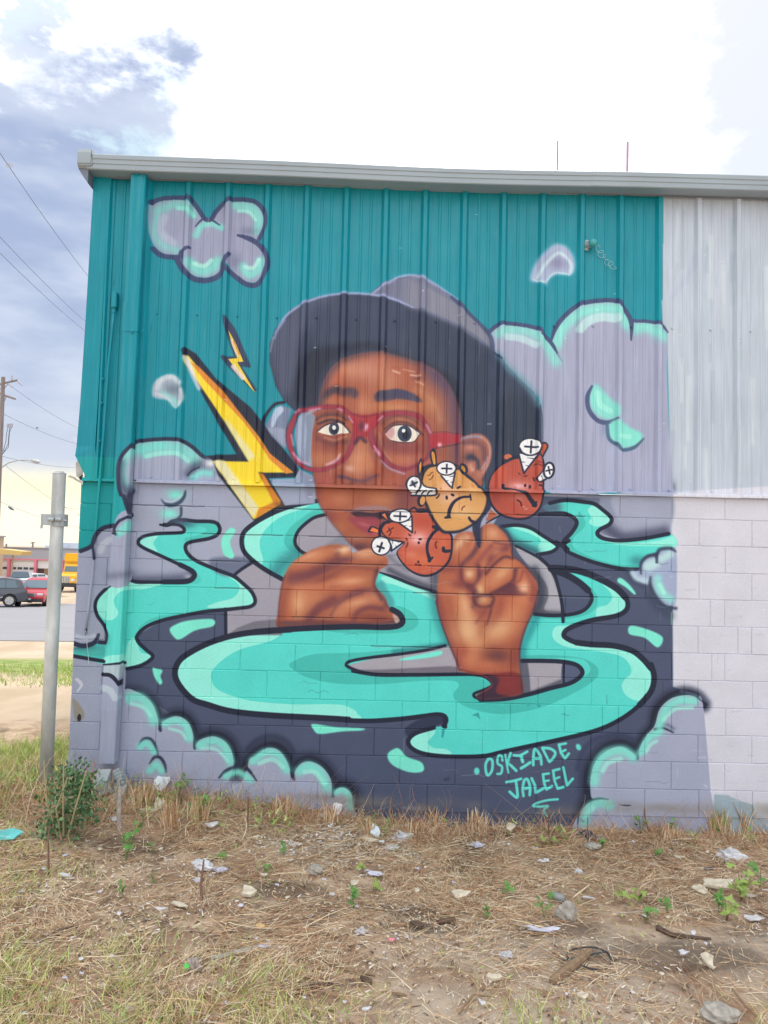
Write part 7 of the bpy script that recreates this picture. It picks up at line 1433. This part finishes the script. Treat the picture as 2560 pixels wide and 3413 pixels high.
# ---------------------------------------------------------------- vehicles
M_tyre=mat('tyre',(.03,.03,.035),.8); M_rim=mat('alloy_rim',(.55,.52,.50),.3,.7); M_win=mat('car_glass',(.10,.16,.20),.08); M_chrome=mat('chrome',(.7,.7,.72),.2,.9); M_lamp=mat('head_lamp',(.75,.78,.8),.15); M_red_l=mat('tail_lamp',(.5,.03,.03),.3); M_trim=mat('black_trim',(.04,.04,.045),.6)
def car(name,label,loc,yaw,paint,cat_='car',scale=(1,1,1),kind='suv',group=None):
    c=empty(name,loc,label=label,cat=cat_,group=group); c.rotation_euler=(0,0,yaw); c.scale=scale
    wr=.37; wx=(-1.36,1.42)
    def arch(cx): return [(cx+.43*math.cos(a),.37+.43*math.sin(a)) for a in np.linspace(-.15,math.pi+.15,9)]
    low=[(2.28,.36),(2.33,.62),(2.28,.82),(2.12,.95),(1.05,1.07),(-2.18,1.12),(-2.30,.95),(-2.33,.55),(-2.24,.36)]
    bottom=[]
    for cx in wx: bottom+= [(x,z) for x,z in reversed(arch(cx))]
    poly=low+[(-2.0,.30)]+bottom+[(2.1,.30)]
    def hw(z): return .94-.09*max(0,(z-.75)/.4)-.05*max(0,(.5-z)/.2)
    n=len(poly); V_=[(x,-hw(z),z) for x,z in poly]+[(x,hw(z),z) for x,z in poly]
    m=MB(); m.add(V_,[tuple(range(n)),tuple(range(2*n-1,n-1,-1))]+[(i,n+i,n+(i+1)%n,(i+1)%n) for i in range(n)]); body=m.build('body',paint,c)
    m=MB(); m.box((0,0,.42),(4.2,1.60,.24)); m.build('chassis',M_trim,c)
    if kind=='sedan': gp_=[(-1.75,1.08),(-1.15,1.42),(-.5,1.47),(.1,1.44),(.95,1.06)]
    elif kind=='pickup': gp_=[(-.65,1.08),(-.55,1.70),(0,1.76),(.35,1.72),(1.0,1.06)]
    else: gp_=[(-2.16,1.10),(-1.88,1.62),(-1.1,1.73),(.0,1.70),(.30,1.64),(1.08,1.06)]
    def gw(z): return .86-.20*(z-1.08)/.6
    n=len(gp_); m=MB(); m.add([(x,-gw(z),z) for x,z in gp_]+[(x,gw(z),z) for x,z in gp_],[tuple(range(n)),tuple(range(2*n-1,n-1,-1))]+[(i,n+i,n+(i+1)%n,(i+1)%n) for i in range(n)]); m.build('cabin',paint,c,bevel=.04)
    def quad(name_,pts,mt,off):
        m_=MB(); m_.add(pts+[tuple(Vector(p_)-Vector(off)) for p_ in pts],[(0,1,2,3),(7,6,5,4),(0,4,5,1),(1,5,6,2),(2,6,7,3),(3,7,4,0)]); return m_.build(name_,mt,c)
    f0,f1=gp_[-1],gp_[-2]; r0,r1=gp_[0],gp_[1]
    def fr(p0,p1,t): return (p0[0]+(p1[0]-p0[0])*t,p0[1]+(p1[1]-p0[1])*t)
    a,b_=fr(f0,f1,.10),fr(f0,f1,.92); quad('windscreen',[(a[0]+.02,-gw(a[1])+.07,a[1]+.02),(a[0]+.02,gw(a[1])-.07,a[1]+.02),(b_[0]+.02,gw(b_[1])-.08,b_[1]+.02),(b_[0]+.02,-gw(b_[1])+.08,b_[1]+.02)],M_win,(.02,0,.02))
    a,b_=fr(r0,r1,.12),fr(r0,r1,.90); quad('rear_window',[(a[0]-.02,-gw(a[1])+.09,a[1]+.02),(a[0]-.02,gw(a[1])-.09,a[1]+.02),(b_[0]-.02,gw(b_[1])-.1,b_[1]+.02),(b_[0]-.02,-gw(b_[1])+.1,b_[1]+.02)],M_win,(-.02,0,.02))
    zt_=gp_[2][1]-.13
    spans=[(-1.78,-1.15),(-1.08,-.28),(-.20,.62)] if kind=='suv' else ([(-1.25,-.4),(-.32,.45)] if kind=='sedan' else [(-.45,.45)])
    for s in (-1,1):
        for x0,x1 in spans:
            tt_=0.18*(zt_-1.14); q0=x0+ (.16 if x0<-1.7 else 0); q1=x1-(.34 if x1>.4 else 0)
            quad('side_window',[(x0,s*(gw(1.14)+.008),1.14),(x1,s*(gw(1.14)+.008),1.14),(q1,s*(gw(zt_)+.008),zt_),(q0,s*(gw(zt_)+.008),zt_)],M_win,(0,s*.02,0))
        m=MB(); m.box((.72,s*.98,1.16),(.16,.20,.14)); m.build('mirror',M_chrome if kind=='suv' else paint,c,bevel=.03)
        for cx in wx:
            m=MB(); m.tube([(cx,s*.70,wr),(cx,s*.94,wr)],wr,20); w=m.build('wheel',M_tyre,c)
            m=MB(); m.tube([(cx,s*.86,wr),(cx,s*.945,wr)],.25,14); 
            m.build('rim',M_rim,w)
            m=MB()
            for k in range(5):
                a=k*2*math.pi/5; m.box((cx+.13*math.cos(a),s*.95,wr+.13*math.sin(a)),(.20,.02,.06),rot=Matrix.Rotation(-a,3,'Y'))
            m.build('spokes',M_chrome,w)
        m=MB(); m.box((2.20,s*.68,.80),(.22,.38,.15)); m.build('headlight',M_lamp,c,bevel=.03)
        m=MB(); m.box((-2.24,s*.78,.98),(.14,.20,.30)); m.build('tail_light',M_red_l,c,bevel=.02)
        m=MB(); m.box((0.05,s*.95,.58),(2.1,.02,.05)); m.build('side_moulding',M_chrome if kind=='suv' else M_trim,c)
    m=MB(); m.box((2.31,0,.78),(.06,.86,.20)); m.build('grille',M_chrome,c); m=MB(); m.box((2.30,0,.42),(.10,1.70,.20)); m.build('front_bumper',M_trim,c,bevel=.03); m=MB(); m.box((-2.30,0,.42),(.12,1.70,.20)); m.build('rear_bumper',M_trim,c,bevel=.03)
    for z in (.74,.82): m=MB(); m.box((2.345,0,z),(.02,.80,.02)); m.build('grille_bar',M_trim,c)
    m=MB(); m.box((2.36,0,.52),(.02,.36,.12)); m.build('number_plate',M_lamp,c)
    return c
def paint_(n,c): return mat(n,c,.28,.15,spec=.7)
Y=40.2; x=at_y(74,1960,Y)[0]-2.2; car('dark_suv','dark grey sport utility car at the left edge seen from its side',(x,Y,gz(x,Y)+.05),math.radians(203),paint_('dark_grey_paint',(.075,.08,.10)))
Y=43.4; x=at_y(126,2000,Y)[0]; car('red_suv','red sport utility car with a chrome grille parked behind the dark one',(x,Y,gz(x,Y)+.05),math.radians(-80),paint_('red_paint',(.50,.03,.05)))
for px,d,yaw,colr,k,l in ((72,70,100,(.10,.12,.18),'pickup','dark blue pickup parked nose in before the garage door'),(60,58,150,(.62,.64,.68),'sedan','silver car half hidden behind the dark sport utility car'),(12,60,20,(.50,.56,.62),'sedan','pale blue grey car at the left edge behind the dark one'),(96,76,-120,(.78,.80,.82),'sedan','white car between pickup and red car'),(98,60,-160,(.74,.76,.80),'sedan','silver white car whose roof shows above the red car')):
    Y=d+CY; x=at_y(px,1950,Y)[0]; car('parked_car' if k!='pickup' else 'pickup_truck',l,(x,Y,gz(x,Y)+.02),math.radians(yaw),paint_('paint_%d'%px,colr),'car' if k!='pickup' else 'pickup',kind=k)
# yellow box truck
M_yel=mat('yellow_paint',(.85,.47,.015),.35,spec=.5); Y=62.0; fx=at_y(214,1950,Y)[0]; th=math.radians(-94)
tr=empty('yellow_truck',(fx-3.2*math.cos(th),Y-3.2*math.sin(th),gz(fx,Y)),th,label='yellow box truck parked facing left beside the wall corner',cat='truck')
def tb(name,c,d,mt,bev=.04): m_=MB(); m_.box(c,d); return m_.build(name,mt,tr,bevel=bev)
tb('chassis',(0,0,.70),(6.6,.9,.3),M_trim,0); tb('cargo_box',(-1.6,0,2.45),(5.0,2.4,2.1),M_yel); tb('box_front_cap',(.95,0,3.05),(.5,2.3,.85),M_yel,.15)
m=MB(); m.prism([(.85,.75),(.85,2.55),(1.25,2.55),(1.55,1.75),(2.95,1.60),(3.15,1.45),(3.2,.80)],-1.02,1.02,'y'); tcab=m.build('cab',M_yel,tr,bevel=.06)
m=MB(); m.add([(1.27,-.88,2.46),(1.27,.88,2.46),(1.57,.88,1.82),(1.57,-.88,1.82)]+[(1.23,-.88,2.46),(1.23,.88,2.46),(1.53,.88,1.80),(1.53,-.88,1.80)],[(0,1,2,3),(7,6,5,4),(0,4,5,1),(1,5,6,2),(2,6,7,3),(3,7,4,0)]); m.build('windscreen',M_win,tr)
for s in (-1,1):
    m=MB(); m.prism([(.92,1.85),(.92,2.42),(1.20,2.42),(1.40,1.85)],s*1.025-.01,s*1.025+.01,'y'); m.build('side_window',M_win,tr)
    tb('headlight',(3.16,s*.75,1.12),(.12,.34,.24),M_lamp,.02); tb('mirror',(1.6,s*1.25,2.0),(.08,.16,.4),M_trim,.02); tb('fender',(2.25,s*.98,1.02),(1.3,.22,.35),M_yel,.08)
    for cx in (2.25,-2.6):
        m=MB(); m.tube([(cx,s*.70,.50),(cx,s*1.05,.50)],.50,20); w=m.build('wheel',M_tyre,tr); m=MB(); m.tube([(cx,s*.98,.50),(cx,s*1.07,.50)],.27,14); m.build('rim',M_rim,w)
tb('grille',(3.19,0,1.15),(.06,.90,.62),M_chrome,.02); tb('front_bumper',(3.28,0,.66),(.22,2.3,.34),M_trim,.04)
for k in range(6): tb('grille_bar',(3.225,-.36+k*.145,1.15),(.02,.03,.56),M_trim,0)
# kerb ramp lumps at the far road side
print('objects',len(bpy.data.objects),'blocks',NB)
